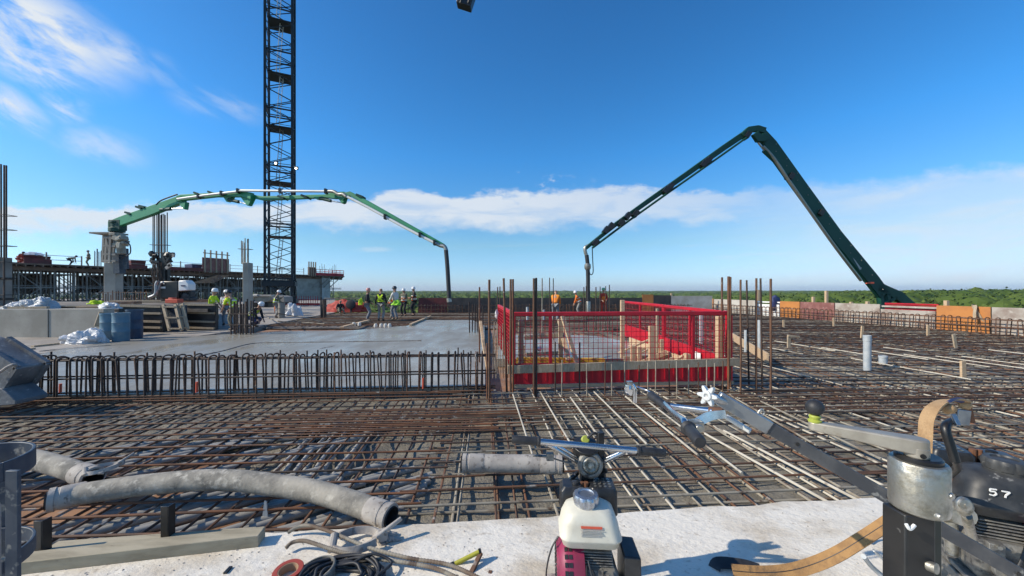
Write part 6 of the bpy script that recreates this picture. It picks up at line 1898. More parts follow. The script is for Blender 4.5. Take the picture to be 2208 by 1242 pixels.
rj = random.Random(8)
c = G(742, 1249)
pts = []
for k in range(200):
    a = k * .33
    rr2 = .13 + .05 * math.sin(k * .071) + rj.uniform(-.004, .004)
    pts.append(V((c.x + rr2 * 1.25 * math.cos(a), c.y - .02 + rr2 * .85 * math.sin(a), .012 + .045 * (k % 55) / 55 + .008 * math.sin(k * 1.1))))
mb.tube(smoothpts(pts, 2), .0085, 7)
mb.tube(smoothpts([c + V((-.18, .02, .02)), c + V((-.24, .10, .02)), c + V((-.26, .0, .01)), c + V((-.2, -.1, .02))], 6), .008, 7)
mb.tube(smoothpts([c + V((.02, .05, .05)), c + V((.12, .10, .07)), c + V((.24, .07, .04)), c + V((.20, -.05, .05)), c + V((.3, -.02, .01)), c + V((.42, -.05, .01))], 6), .008, 7)
tag(mb.build('cable_coil', M['rubber'], smooth=70), 'loose coil of black cable on the ledge below the bent bars', 'cable coil')
# ---- small hammer-like tool with a lime tube
t = thing('hand_tool', 'small hand tool with a lime yellow tube and a rusty steel arm on the ledge', 'tool', G(1010, 1220))
mb = MB(); mb.cyl(at(979, 1217, 2.17), at(1033, 1190, 2.20), .013, n=12); mb.build('lime_tube', M['limetube'], t, smooth=40)
mb = MB(); mb.cyl(at(972, 1220, 2.165), at(980, 1216, 2.172), .016, n=12); mb.cyl(at(1032, 1190, 2.20), at(1037, 1188, 2.205), .016, n=12); mb.build('end_cap', M['blacksteel'], t, smooth=40)
mb = MB(); mb.beam(at(1037, 1192, 2.20), at(1014, 1240, 2.10), .026, .018); mb.build('steel_arm', M['rust'], t, bevel=.003)
mb = MB(); mb.beam(at(1058, 1232, 2.12), at(1052, 1262, 2.05), .02, .02); mb.build('steel_peg', M['rust'], t)
mb = MB(); mb.beam(G(485, 1238) + V((0, 0, .004)), G(498, 1224) + V((0, 0, .004)), .018, .012); tag(mb.build('steel_chip', M['blacksteel']), 'small black sliver lying on the ledge left of the tape roll', 'scrap')
# crumbs of cement and grit lying on the ledge
rj = random.Random(15)
mb = MB()
for k in range(260):
    x = rj.uniform(-2.6, 3.2)
    y = rj.uniform(2.02, 2.52 + .095 * x)
    if rj.random() < .5:
        x = rj.uniform(-2.6, -.2)
        y = rj.uniform(2.02, 2.5 + .095 * x)
    mb.sphere((x, y, .002), rj.uniform(.0015, .0065), 5, (1, 1, .5), .5, k)
tag(mb.build('grit', M['steelpipe'], recenter=False), 'crumbs of cement and grit scattered over the pale ledge', 'grit', kind='stuff')

# ---- the small engines
def engine(t, X, tank_m, cowl_m, cowl_label=None, cover='whiteplastic'):
    # X places the engine frame: x to the right, y away from the viewer, z up; the origin lies under the crankcase
    def B():
        return MB(X)
    # crankcase with fins
    mb = B()
    mb.rrloft([(0.02, 0, .02, .10, .10, .02), (0.02, 0, .05, .115, .115, .025), (0.02, 0, .17, .115, .115, .025), (0.02, 0, .19, .10, .10, .02)])
    for k in range(6):
        mb.box((.02, .0, .195 + k * .014), (.19 - .004 * k, .16, .006))
    mb.cyl((.05, -.12, .09), (.05, -.145, .09), .045, n=16)
    mb.cyl((-.03, -.12, .15), (-.03, -.15, .15), .018, n=10)
    mb.box((.08, -.12, .16), (.05, .03, .07))
    mb.cyl((.10, -.13, .035), (.10, -.16, .035), .022, n=10)
    mb.box((0.02, .0, .005), (.26, .24, .02))
    mb.build('crankcase', M['castiron'], t, bevel=.003)
    mb = B()
    for p, q_, r in (((-.03, -.15, .15), (-.03, -.165, .15), .011), ((.05, -.145, .09), (.05, -.155, .09), .02), ((.10, -.16, .035), (.10, -.172, .035), .014), ((.08, -.135, .19), (.08, -.15, .19), .008)):
        mb.cyl(p, q_, r, n=8)
    mb.build('bolts', M['nickel'], t)
    # recoil cowl on the left, slotted
    mb = B()
    mb.lathe((-.045, -.01, .135), (-1, 0, 0), [(.148, -.01), (.152, .03), (.152, .075), (.145, .095), (.118, .115), (.115, .125), (.0, .128)], 36, cap=False)
    mb.box((-.07, -.05, .03), (.06, .20, .06))
    mb.build('recoil_cowl', M[cowl_m], t, smooth=35, bevel=.002)
    mb = B()
    for k in range(28):
        a = 2 * math.pi * k / 28
        for r0, r1 in ((.060, .080), (.086, .108)):
            p0 = V((-.172, math.cos(a) * r0, .135 + math.sin(a) * r0)); p1 = V((-.172 + .006, math.cos(a) * r1, .135 + math.sin(a) * r1))
            mb.beam(p0, p1, .010, .008, (1, 0, 0))
        for o_, i_ in ((-.095, -.112), (-.117, -.133)):
            p0 = V((o_, -.01 + math.cos(a) * .1515, .135 + math.sin(a) * .1515)); p1 = V((i_, -.01 + math.cos(a) * .1490, .135 + math.sin(a) * .1490))
            mb.beam(p0, p1, .020, .006, (0, math.cos(a), math.sin(a)))
    mb.build('cowl_slots', M['blacksteel'], t)
    # tank
    mb = B()
    mb.rrloft([(0.0, 0, .285, .125, .085, .03), (0, 0, .295, .142, .10, .045), (0, 0, .325, .150, .108, .05), (0, 0, .333, .157, .114, .05), (0, 0, .341, .157, .114, .05), (0, 0, .349, .150, .108, .05),
               (0.0, .0, .40, .142, .102, .055), (0.0, .002, .445, .124, .090, .06), (0.0, .004, .462, .10, .074, .06), (0, .004, .470, .07, .05, .05)], 7)
    tk = mb.build('fuel_tank', M[tank_m], t, smooth=60)
    # cap
    mb = B()
    prof = []
    vs, fs = [], []
    n = 48
    for r, z in ((.062, .464), (.062, .474), (.067, .478), (.069, .506), (.062, .520), (.042, .523), (.039, .516), (.0001, .516)):
        for i in range(n):
            a = 2 * math.pi * i / n
            k = 1 - (.09 * max(0, math.cos(8 * a)) ** 2 if .055 < r and z > .476 else 0)
            vs.append(V((-.015 + math.cos(a) * r * k, .0 + math.sin(a) * r * k, z)))
    for j in range(7):
        for i in range(n):
            l = (i + 1) % n
            fs.append((j * n + i, j * n + l, (j + 1) * n + l, (j + 1) * n + i))
    mb.add(vs, fs)
    mb.build('fuel_cap', M['chromecap'] if tank_m == 'whiteplastic' else M['dustyblack'], t, smooth=30)
    # carburettor cover / air cleaner behind left, muffler with guard behind right
    mb = B()
    mb.rrloft([(-.075, .16, .36, .062, .06, .02), (-.075, .16, .372, .070, .066, .02), (-.075, .16, .47, .066, .062, .022), (-.075, .16, .49, .050, .048, .02)])
    mb.lathe(X @ V((0, 0, 0)) * 0 + V((-.055, .15, .492)), (0, 0, 1), [(.02, 0), (.02, .012), (.012, .016)], 10)
    mb.build('air_cleaner', M['blackplastic'], t, smooth=40)
    mb = B()
    mb.rrloft([(.095, .17, .34, .07, .07, .02), (.095, .17, .35, .078, .078, .022), (.095, .17, .475, .076, .076, .022), (.095, .17, .492, .066, .066, .02)])
    mb.build('muffler', M['blackplastic'], t, smooth=40)
    mb = B()
    for i in range(4):
        for j in range(4):
            mb.lathe((.055 + i * .027, .13 + j * .027, .4925), (0, 0, 1), [(.008, 0), (.008, .002)], 8)
    mb.build('muffler_holes', M['nickel'], t)
    mb = B(); mb.cyl((.005, .155, .33), (.005, .155, .50), .014, n=10); mb.cyl((-.018, .155, .33), (-.018, .155, .50), .010, n=10); mb.build('rusty_pipe', M['orange_rust'], t)
    # throttle linkage, wires
    mb = B()
    mb.tube(smoothpts([(-.02, -.13, .26), (-.01, -.16, .22), (.01, -.17, .15), (.02, -.16, .06), (-.02, -.17, -.02)], 5), .005, 6)
    mb.tube(smoothpts([(.0, -.14, .22), (.04, -.17, .14), (.08, -.17, .07), (.11, -.16, .03)], 5), .006, 6)
    mb.tube(smoothpts([(-.03, -.14, .24), (-.03, -.17, .12), (-.05, -.17, .03), (-.08, -.15, -.04)], 5), .004, 6)
    mb.tube(smoothpts([(-.02, -.16, .04), (.0, -.18, .02), (.01, -.17, -.02), (-.03, -.17, -.05)], 5), .006, 6)
    mb.build('cables', M['rubber'], t, smooth=60)
    return tk
# ---- central machine
CM = V((.385, 1.86, .090))
t = thing('power_trowel', 'concrete surfacing machine with white tank, magenta cowl and chrome handlebar, front centre', 'power trowel', V((.345, 1.86, 0)))
S_ = .95
X1 = Matrix.Translation(CM) @ Matrix.Rotation(R(-4), 4, 'Z') @ Matrix.Scale(S_, 4)
engine(t, X1, 'whiteplastic', 'magenta')
def BX():
    return MB(X1)
# tank print: red bar over small lines of text
mb = BX(); mb.box((.0, -.1045, .405), (.105, .003, .011), Matrix.Rotation(R(-9), 3, 'X')); mb.build('warning_bar', M['redprint'], t)
mb = BX()
rj = random.Random(2)
for k in range(5):
    x = -.052
    while x < .05:
        L_ = rj.uniform(.004, .014)
        mb.box((x + L_ / 2, -.1068 - .0003 * k, .393 - k * .0075), (L_, .002, .0026))
        x += L_ + .003
mb.build('warning_text', M['greyprint'], t)
mb = BX(); mb.box((-.130, -.075, .07), (.02, .07, .07), Matrix.Rotation(.4, 3, 'Z')); mb.build('cowl_label', M['greyprint'], t)
# belt guard at the right
mb = BX()
mb.prism([(.165, -.08, .25), (.250, -.08, .245), (.255, -.08, .02), (.245, -.08, -.03), (.165, -.08, -.03)], (0, .17, 0))
mb.build('belt_guard', M['blackplastic'], t, bevel=.008)
mb = BX()
mb.beam((.18, -.095, .12), (.24, -.095, .0), .04, .02); mb.box((.20, -.092, .02), (.05, .02, .10)); mb.cyl((.195, -.09, .03), (.195, -.11, .03), .015, n=10)
mb.beam((.225, -.085, .0), (.225, -.085, -.08), .04, .03)
mb.build('guard_bracket', M['castiron'], t, bevel=.003)
# frame down to the ledge, with a steel foot and rollers
mb = BX(); mb.box((.03, .02, -.03), (.36, .30, .04)); mb.beam((-.1, .05, -.04), (-.14, .08, -.075), .05, .05); mb.beam((.2, .05, -.04), (.24, .08, -.075), .05, .05); mb.beam((-.1, -.08, -.04), (-.12, -.10, -.075), .05, .05); mb.beam((.2, -.08, -.04), (.22, -.10, -.075), .05, .05); mb.build('base_frame', M['blacksteel'], t, bevel=.004)
mb = MB(); mb.box((.39, 1.86, .012), (.62, .34, .02)); mb.build('base_plate', M['alubar'], t, bevel=.004)
# column between the engine parts and the handle clamp
mb = MB(); mb.beam((.43, 2.05, .10), (.415, 2.08, .66), .07, .05, (0, 1, 0)); mb.beam((.500, 2.09, .5), (.502, 2.10, .80), .035, .03, (0, 1, 0)); mb.build('handle_post', M['blacksteel'], t, bevel=.004)
hc = at(1273, 1012, 2.04)
mb = MB(); mb.lathe(hc + V((0, .05, .012)), (0, -1, .25), [(.046, .03), (.046, .058), (.034, .066), (.018, .060), (.016, .074), (.001, .076)], 26); mb.build('clamp_disc', M['nickel'], t, smooth=30)
mb = MB(); mb.lathe(hc + V((0, .05, .012)), (0, -1, .25), [(.055, 0), (.068, .01), (.070, .05), (.060, .062), (.048, .064), (.046, .05)], 26); mb.build('clamp_ring', M['castiron'], t, smooth=30)
mb = MB(); mb.lathe(hc + V((-.01, .08, .06)), (0, -.3, 1), [(.03, 0), (.075, .005), (.075, .05), (.03, .06)], 22)
mb.beam(hc + V((-.06, .05, -.04)), hc + V((-.1, .02, -.06)), .02, .02); mb.beam(hc + V((.06, .05, -.04)), hc + V((.1, .03, -.02)), .02, .02)
for dx_ in (-.055, .055):
    mb.cyl(hc + V((dx_, .0, -.065)), hc + V((dx_, -.03, -.065)), .012, n=8)
mb.build('clamp_body', M['blacksteel'], t, bevel=.003)
hl, hr_ = at(1160, 952, 1.98), at(1378, 972, 1.98)
mb = MB(); mb.tube([hl, hl.lerp(hr_, .5), hr_], .0165, 16); mb.build('handlebar', M['chrome'], t, smooth=60)
mb = MB()
for a_, b_ in ((at(1180, 958, 1.99), hc + V((-.06, .03, .02))), (at(1200, 962, 2.03), hc + V((-.04, .05, .03))), (at(1352, 972, 1.99), hc + V((.07, .03, .02))), (at(1338, 976, 2.03), hc + V((.06, .05, .02)))):
    mb.cyl(a_, b_, .0105, n=10)
mb.build('handle_brace', M['chrome'], t, smooth=60)
d = (hr_ - hl).normalized()
for c, e in ((hl, -1), (hr_, 1)):
    mb = MB(); mb.lathe(c - d * e * .012, d * e, [(.027, 0), (.027, .012), (.021, .016), (.022, .08), (.021, .145), (.018, .152)], 18); mb.build('grip', M['rubber'], t, smooth=35)
mb = MB(); q0 = at(1182, 984, 2.02); mb.beam(q0, q0 + V((-.085, .0, .005)), .022, .008); mb.box(q0 + V((.01, 0, .0)), (.04, .03, .04)); mb.tube(smoothpts([q0, q0 + V((.06, .02, -.03)), q0 + V((.15, .03, -.06))], 4), .005, 6); mb.build('throttle_lever', M['castiron'], t, bevel=.002)
mb = MB(); mb.lathe(hc + V((-.01, .10, .12)), (0, -1, .6), [(.024, 0), (.024, .02), (.018, .026)], 14); mb.build('kill_switch', M['limecollar'], t)
mb = MB(); mb.tube(smoothpts([hc + V((.03, .08, .05)), hc + V((.06, .08, .14)), hc + V((.04, .08, .17)), hc + V((.0, .08, .14))], 5), .007, 8); mb.tube(smoothpts([hc + V((.09, .1, .16)), hc + V((.095, .1, .02)), hc + V((.10, .08, -.12))], 5), .009, 8); mb.build('control_cable', M['rubber'], t)
mb = BX(); mb.tube(smoothpts([(-.16, -.02, .30), (-.20, -.04, .24), (-.225, -.05, .12), (-.21, -.06, .0), (-.15, -.08, -.07), (-.08, -.10, -.09)], 6), .0045, 6); mb.build('stop_cable', M['rubber'], t, smooth=60)
# grey flexible tube curling at the machine foot
mb = MB(); mb.tube(smoothpts([V((.10, 1.74, .01)), V((.14, 1.84, .09)), V((.19, 1.90, .13)), V((.26, 1.90, .11)), V((.32, 1.88, .08))], 8), .017, 10)
mb.tube(smoothpts([V((.16, 1.76, .03)), V((.20, 1.82, .085)), V((.27, 1.84, .09)), V((.33, 1.82, .06))], 8), .015, 10)
tag(mb.build('grey_tube', M['steelpipe'], smooth=70), 'grey flexible tube curling beside the magenta cowl', 'tube')

# ---- leaning flat bar with star knob and its handlebar, machine 57 at the right
t = thing('power_trowel', 'black-engined machine marked 57 at the right border, its long flat handle bar leaning far left', 'power trowel', V((1.95, 1.7, 0)))
X2 = Matrix.Translation(V((2.13, 1.62, .36))) @ Matrix.Rotation(R(-24), 4, 'Z') @ Matrix.Scale(.98, 4)
X2M = X2 @ Matrix.Scale(-1, 4, V((1, 0, 0)))
engine(t, X2M, 'dustyblack', 'magenta')
mb = MB(X2)
def stroke(mb, pts, r):
    for a_, b_ in zip(pts[:-1], pts[1:]):
        mb.beam(a_, b_, r, .004, (0, -1, 0))
zc, yc = .405, -.105
def tp(u, v):
    return (-.088 + u * .8, -.1075 + max(0, v) * .13, zc + v * .8)
stroke(mb, [tp(.026, .014), tp(.002, .014), tp(.0, .001), tp(.018, .003), tp(.024, -.009), tp(.014, -.019), tp(-.002, -.016)], .0048)
stroke(mb, [tp(.044, .011), tp(.074, .010), tp(.058, -.008), tp(.056, -.021)], .0050)
mb.build('number_57', M['white'], t)
mb = MB(X2); mb.box((.03, .02, -.04), (.36, .32, .04)); mb.beam((-.1, .05, -.04), (-.16, .08, -.33), .05, .05); mb.beam((.2, .05, -.04), (.24, .08, -.33), .05, .05); mb.beam((-.1, -.08, -.04), (-.14, -.10, -.33), .05, .05); mb.beam((.2, -.08, -.04), (.22, -.10, -.33), .05, .05); mb.build('base_frame', M['castiron'], t, bevel=.004)
mb = MB(X2); mb.sphere((-.17, -.02, .27), .07, 14, (.8, .7, 1), .2, 3); mb.cyl((-.165, -.02, .22), (-.165, -.02, .06), .022, n=10); mb.xf = None; mb.sphere(at(2078, 1092, 1.42), .032, 16, (.85, .8, 1.05), .2, 4); mb.lathe(at(2080, 1088, 1.39), (-.2, -1, .1), [(.022, 0), (.02, .006), (.008, .008), (.008, .012), (.001, .013)], 14); mb.cyl(at(2084, 1112, 1.45), at(2096, 1160, 1.5), .016, n=10); mb.xf = X2; mb.lathe((-.17, -.09, .28), (0, -1, .1), [(.05, 0), (.045, .02), (.02, .022)], 14); mb.build('carburettor', M['nickel'], t, smooth=50)
mb = MB()
p = at(2094, 1022, 1.72)
rz2 = Matrix.Rotation(R(-30), 3, 'Z')
mb.box(p + V((.02, .02, -.055)), (.21, .15, .10), rz2)
for k in range(9):
    mb.box(p + rz2 @ V((-.09 + k * .022, -.06, -.002)), (.008, .03, .012), rz2)
mb.build('muffler_guard', M['dustyblack'], t, bevel=.006)
mb = MB(); mb.lathe(at(2057, 1035, 1.70), (-1, -.6, 0), [(.045, 0), (.035, .02), (.0, .022)], 14); mb.build('rusty_outlet', M['orange_rust'], t)
ba, bb = at(1549, 858, 1.46), at(2290, 1293, 1.20)
bdir = (bb - ba).normalized()
nrm_ = bdir.cross(V((.2, 1, 0))).normalized()
mb = MB(); mb.beam(ba, bb, .018, .046, (0, 0, 1)); bar_o = mb.build('handle_bar', M['alubar'], t, bevel=.002)
mb = MB(); mb.beam(ba - bdir * .004, ba + bdir * .20, .030, .052, (0, 0, 1)); mb.build('bar_sleeve', M['alu'], t, bevel=.004)
mb = MB()
for u in (.30, .62, 1.02):
    c = ba + bdir * u
    mb.cyl(c + V((0, -.011, 0)), c + V((0, -.0135, 0)), .007, n=10)
mb.build('bar_holes', M['blacksteel'], t)
mb = MB()
ck = at(1529, 853, 1.44)
kd = V((-.80, -.55, .12)).normalized()
ku = kd.cross(V((0, 0, 1))).normalized(); kv = ku.cross(kd)
pts = []
for i in range(42):
    a = 2 * math.pi * i / 42
    r = .030 + .011 * math.cos(6 * a)
    pts.append(ck + (ku * math.cos(a) + kv * math.sin(a)) * r)
mb.prism(pts, kd * .018)
mb.lathe(ck + kd * .018, kd, [(.020, 0), (.018, .006), (.008, .006), (.006, .0)], 20)
kn_ = mb.build('star_knob', M['knob'], t, bevel=.003)
mb = MB(); mb.cyl(ck, ba + bdir * .03, .016, n=12); mb.build('knob_stem', M['alu'], t, smooth=50)
# handlebar of the leaning machine
g0, g1 = at(1432, 871, 1.72), at(1478, 917, 1.30)
mb = MB(); mb.tube(smoothpts([g0, g0.lerp(g1, .5), at(1474, 908, 1.33), g1, at(1484, 924, 1.27)], 4), .014, 14); mb.build('handlebar', M['chrome'], t, smooth=60)
mb = MB(); mb.cyl(at(1436, 875, 1.70), at(1538, 887, 1.52), .013, n=14); mb.build('handle_brace', M['chrome'], t, smooth=60)
mb = MB(); mb.cyl(at(1530, 886, 1.535), at(1560, 888, 1.50), .017, n=12); mb.build('rusty_joint', M['orange_rust'], t, smooth=60)
for a_, b_ in ((at(1440, 880, 1.68), at(1402, 851, 1.84)), (at(1483, 922, 1.28), at(1510, 955, 1.14))):
    dd = (b_ - a_).normalized()
    L_ = (b_ - a_).length
    mb = MB(); mb.lathe(a_, dd, [(.024, 0), (.026, .01), (.019, .02), (.020, L_ * .6), (.0205, L_ - .01), (.016, L_)], 18); mb.build('grip', M['rubber'], t, smooth=35)
mb = MB()
mb.ribbon(smoothpts([at(1500, 915, 1.36), at(1514, 905, 1.37), at(1535, 896, 1.39), at(1562, 893, 1.42)], 6), V((0, .3, 1)), .030, .012)
mb.build('lever', M['chrome'], t, smooth=50)
mb = MB(); mb.box(at(1497, 917, 1.34), (.055, .04, .035)); mb.cyl(at(1503, 921, 1.32), at(1510, 925, 1.30), .014, n=10); mb.build('lever_bracket', M['nickel'], t, bevel=.003)
mb = MB(); c = at(1636, 889, 1.43); mb.tube(smoothpts([c + V((-.006, 0, -.02)), c, c + V((.012, 0, .012)), c + V((.02, 0, -.005)), c + V((.006, 0, -.016))], 4), .004, 8); mb.build('cotter_pin', M['nickel'], t)
mb = MB(); mb.cyl(at(1565, 898, 1.55), at(1618, 930, 1.50), .011, n=10); mb.build('white_rod', M['whitepipe'], t)
# small far control stub on the mat behind the handlebar
mb = MB(); mb.tube(smoothpts([at(1366, 868, 1.95), at(1367, 838, 1.95), at(1362, 826, 1.95)], 5), .006, 8); mb.tube(smoothpts([at(1371, 868, 1.93), at(1371, 840, 1.93), at(1366, 828, 1.94)], 5), .005, 8)
mb.box(at(1357, 826, 1.95), (.03, .02, .02)); mb.sphere(at(1358, 838, 1.96), .028, 10, (.9, .6, 1.4), .4, 2)
mb.tube(smoothpts([at(1374, 834, 1.95), at(1395, 842, 1.92), at(1412, 852, 1.86)], 5), .005, 8)
mb.build('brake_lever', M['chrome'], t)
# ---- nearest: crank head on black post
t = thing('crank_post', 'crank with black ball knob on a plated cylinder head and black post, nearest at right', 'crank post', V((.79, .72, 0)))
cc_ = at(1980, 1040, .72)
z0, z1 = at(1980, 1098, .72).z, at(1980, 992, .72).z
mb = MB(); mb.lathe((cc_.x, cc_.y, z0), (0, 0, 1), [(.038, 0), (.0415, .003), (.0425, .01), (.0425, z1 - z0 - .004), (.040, z1 - z0), (.033, z1 - z0 + .001)], 40); mb.build('cylinder_head', M['nickel'], t, smooth=35)
mb = MB(); mb.lathe((cc_.x, cc_.y, z1), (0, 0, 1), [(.034, .0), (.034, .008), (.031, .011), (.001, .011)], 30); mb.build('bearing', M['blacksteel'], t, smooth=35)
mb = MB()
for px, py, r in ((2010, 1046, .0055), (1967, 1086, .006)):
    p = V((cc_.x + (px - 1980) / 70 * .040, cc_.y, at(px, py, .72).z)); p.y -= math.sqrt(max(.0425 ** 2 - (p.x - cc_.x) ** 2, 0)) - .004
    mb.lathe(p, (0.15, -1, 0), [(r * 1.3, -.01), (r * 1.3, .002), (r, .004), (r * .9, .007), (.0, .0075)], 14)
mb.build('bolts', M['nickel'], t, smooth=35)
pb = at(1757, 915, .80)
zt = z1 + .012
def stadium(p, q_, r0, r1, n=12):
    d = V((q_.x - p.x, q_.y - p.y, 0)).normalized()
    a0 = math.atan2(d.y, d.x)
    out = [V((q_.x + r1 * math.cos(a0 - math.pi / 2 + math.pi * k / n), q_.y + r1 * math.sin(a0 - math.pi / 2 + math.pi * k / n), 0)) for k in range(n + 1)]
    out += [V((p.x + r0 * math.cos(a0 + math.pi / 2 + math.pi * k / n), p.y + r0 * math.sin(a0 + math.pi / 2 + math.pi * k / n), 0)) for k in range(n + 1)]
    return out
hub = V((cc_.x - .012, cc_.y - .008, 0))
st_ = stadium(hub, pb, .0175, .011)
ax_ = (V((pb.x, pb.y, 0)) - hub)
L2 = ax_.length_squared
vs, n = [], len(st_)
for p in st_:
    u = max(0, min(1, (p - hub).dot(ax_) / L2))
    vs.append(V((p.x, p.y, zt + .004 + .012 * u)))
for p in st_:
    u = max(0, min(1, (p - hub).dot(ax_) / L2))
    vs.append(V((p.x, p.y, zt + .034 + .001 * u)))
mb = MB(); mb.add(vs, [tuple(range(n)), tuple(range(2 * n - 1, n - 1, -1))] + [(i, (i + 1) % n, n + (i + 1) % n, n + i) for i in range(n)]); mb.lathe((hub.x, hub.y, zt), (0, 0, 1), [(.018, -.002), (.018, .02)], 20)
mb.build('crank_arm', M['crank'], t, bevel=.003, smooth=35)
mb = MB(); mb.lathe((pb.x, pb.y, zt + .034), (0, 0, 1), [(.012, 0), (.0125, .004), (.009, .006), (.010, .009), (.011, .012), (.009, .015)], 18); mb.build('knob_collar', M['limecollar'], t, smooth=35)
mb = MB(); mb.sphere((pb.x, pb.y, zt + .034 + .031), .0172, 24); mb.build('ball_knob', M['rubber'], t, smooth=60)
mb = MB(); c = hub + V((-.006, -.0165, zt + .006)); mb.cyl(c, c + V((-.001, -.002, 0)), .0045, n=10); mb.build('set_screw_hole', M['blacksteel'], t)
xL, xR = at(1929, 1150, .72).x, at(2026, 1150, .72).x
mb = MB(); mb.prism([V((xL, .70, 0)), V((xL + .052, .695, 0)), V((xL + .052, .745, 0)), V((xL, .745, 0))], (0, 0, z0)); mb.build('post_half', M['blacksteel'], t, bevel=.003)
mb = MB(); mb.prism([V((xL + .058, .715, 0)), V((xR, .715, 0)), V((xR, .76, 0)), V((xL + .058, .76, 0))], (0, 0, z0)); mb.build('post_half', M['dgreenpost'], t, bevel=.003)
p = at(1998, 1218, .70)
mb = MB(); mb.lathe(p, (.35, -1, .15), [(.008, -.03), (.008, .0), (.0095, .002), (.0095, .014), (.0, .015)], 14); mb.build('lock_pin', M['nickel'], t, smooth=35)
mb = MB(); mb.tube(smoothpts([at(1954, 1130, .69), at(1962, 1141, .688), at(1972, 1132, .69)], 4), .003, 6); mb.build('cable_tie', M['white'], t)
mb = MB(); mb.box(((xL + xR) / 2, .73, .01), (.3, .3, .02)); mb.build('foot_plate', M['blacksteel'], t)
# ---- webbing straps
S3 = [at(1580, 1232, 2.06), at(1640, 1236, 2.04), at(1700, 1232, 2.02), at(1755, 1217, 2.00), at(1805, 1195, 1.97), at(1855, 1165, 1.93), at(1905, 1133, 1.88), at(1950, 1105, 1.84), at(2010, 1085, 1.80)]
mb = MB(); mb.ribbon(smoothpts(S3, 8), [V((.35, .55, .75))] * (8 * (len(S3) - 1) + 1), .068, .006)
mb.cur = 1
mb.ribbon([p + V((0, -.001, .004)) for p in smoothpts(S3, 8)], [V((.35, .55, .75))] * (8 * (len(S3) - 1) + 1), .0035, .003)
tag(mb.build('webbing_strap', [M['strap'], M['rubber']], smooth=50), 'orange webbing strap sweeping over the ledge to the crank post', 'strap')
mb = MB(); mb.ribbon(smoothpts([V((1.16, 2.13, .006)), V((1.20, 2.145, .028)), V((1.32, 2.12, .034)), V((1.40, 2.09, .028))], 5), V((.2, .9, .3)), .07, .005)
tag(mb.build('strap_end', M['rubber'], smooth=50), 'folded dark end of the orange webbing strap on the ledge', 'strap end')
t = thing('strapped_handle', 'tan webbing strap slung over a dark curved handle behind the crank head', 'strapped handle', V((1.45, 1.3, 0)))
P5 = [at(1993, 985, 1.30), at(1995, 940, 1.30), at(1998, 905, 1.32), at(2012, 880, 1.34), at(2035, 865, 1.37), at(2060, 862, 1.40), at(2082, 868, 1.42)]
mb = MB(); mb.ribbon(smoothpts(P5, 7), [V((.75, -.55, .2))] * 43, .036, .006); mb.build('webbing', M['strap2'], t, smooth=50)
mb = MB(); mb.sphere(at(2046, 882, 1.36), .022, 12, (1.0, .8, .85), .3, 3); mb.sphere(at(2080, 874, 1.42), .020, 12, (1.2, .8, .75), .4, 7); mb.build('knot', M['strap2'], t, smooth=70)
mb = MB(); mb.ribbon(smoothpts([at(2040, 868, 1.355), at(2058, 861, 1.385), at(2078, 865, 1.41)], 5), V((.6, -.5, .5)), .02, .008); mb.build('strap_edge', M['bluesheet'], t, smooth=60)
mb = MB(); mb.beam(at(2054, 892, 1.40), at(2066, 918, 1.38), .014, .012); mb.beam(at(2064, 898, 1.40), at(2092, 902, 1.41), .004, .055, (0, 0, 1)); mb.build('buckle', M['alu'], t, bevel=.002)
mb = MB(); mb.beam(at(2090, 878, 1.43), at(2098, 912, 1.42), .010, .010); mb.build('rusty_pin', M['orange_rust'], t)
mb = MB(); mb.tube(smoothpts([at(2060, 996, 1.36), at(2049, 960, 1.37), at(2040, 932, 1.38), at(2040, 918, 1.39), at(2050, 910, 1.41), at(2062, 906, 1.42)], 6), .014, 12); mb.tube([at(2060, 992, 1.36), at(2066, 1010, 1.45), V((2.1, 1.95, .45))], .012, 8); mb.build('curved_handle', M['blacksteel'], t, smooth=60)
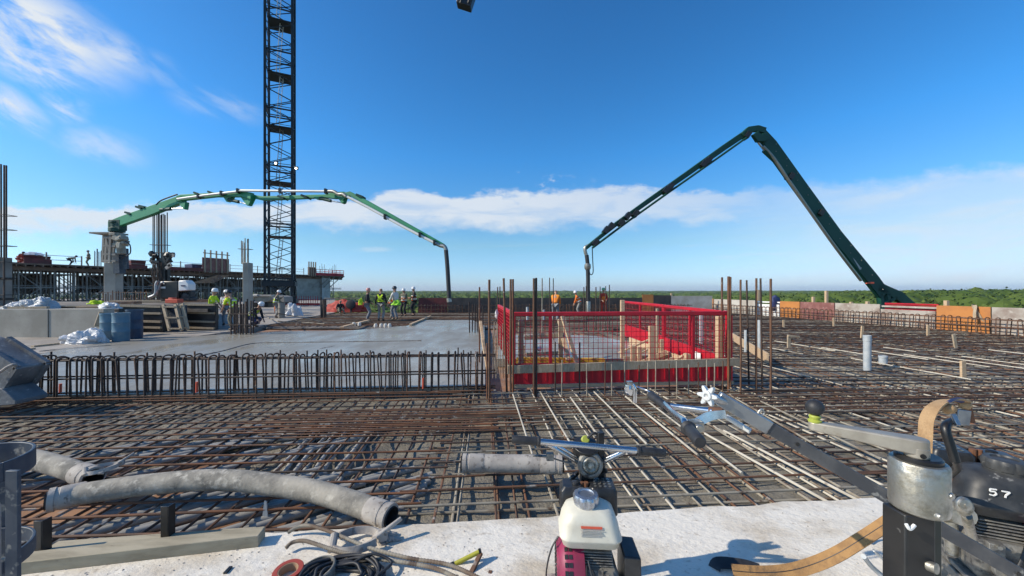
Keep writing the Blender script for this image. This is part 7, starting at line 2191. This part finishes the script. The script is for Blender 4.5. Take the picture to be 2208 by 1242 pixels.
# ---- clutter at the lower right: loops of cable, splintered boards, a white tank behind
t = thing('white_fuel_tank', 'white plastic tank of another machine behind the black engine at the right border', 'fuel tank', V((2.45, 1.95, 0)))
mb = MB(Matrix.Translation(V((2.50, 2.06, .03))) @ Matrix.Rotation(R(-20), 4, 'Z'))
mb.rrloft([(0, 0, .40, .16, .12, .05), (0, 0, .42, .19, .14, .06), (0, 0, .56, .18, .13, .06), (0, 0, .60, .14, .10, .06)], 6); mb.build('tank_shell', M['whiteplastic'], t, smooth=60)
mb = MB(Matrix.Translation(V((2.48, 2.06, 0)))); mb.box((0, 0, .26), (.3, .26, .52)); mb.build('machine_body', M['castiron'], t, bevel=.02)
def loops(pts, r, m, label, name='cable', cat='cable'):
    mb = MB(); mb.tube(smoothpts(pts, 7), r, 8)
    return tag(mb.build(name, M[m], smooth=70), label, cat)
loops([G(1872, 1168, .02), G(1880, 1140, .10), at(1905, 1122, 2.0), at(1950, 1112, 1.95), G(2040, 1125, .15), G(2120, 1130, .02)], .008, 'dirtyrubber', 'thin grey cable arching over the orange strap behind the crank post')
loops([at(1862, 1200, 1.9), at(1880, 1222, 1.95), at(1905, 1245, 1.95), at(1930, 1275, 1.9)], .012, 'pvc', 'thick pale tube dropping below the orange strap')
loops([at(1884, 1187, 1.9), at(1910, 1212, 1.95), at(1940, 1245, 1.95)], .006, 'whitepipe', 'thin white cord beside the thick pale tube')
loops([G(2030, 1160, .02), G(2090, 1145, .03), G(2150, 1150, .03), G(2130, 1178, .02), G(2060, 1180, .02)], .012, 'rubber', 'black cable loop on the ledge under the machine marked 57')
loops([G(2010, 1242, .02), G(2070, 1222, .03), G(2120, 1215, .02), G(2230, 1236, .02)], .010, 'whitepipe', 'pale cord lying on the ledge at the bottom right corner')
loops([G(1975, 1190, .02), G(2010, 1165, .02), G(2040, 1195, .03), G(2000, 1215, .02), G(1960, 1210, .02)], .007, 'dirtyrubber', 'grey cord coiled on the ledge beside the crank post')
plank(G(2030, 1205) + V((0, 0, .02)), G(2110, 1235) + V((0, 0, .02)), .06, .04, 'brightwood', 'splintered reddish board end lying right of the crank post')
plank(G(2080, 1246) + V((0, 0, .02)), G(2208, 1262) + V((0, 0, .03)), .09, .04, 'brightwood', 'reddish board at the bottom right corner')
plank(G(2120, 1205) + V((0, 0, .06)), G(2260, 1250) + V((0, 0, .03)), .06, .03, 'oldwood', 'grey board slanting under the leaning handle bar at right')
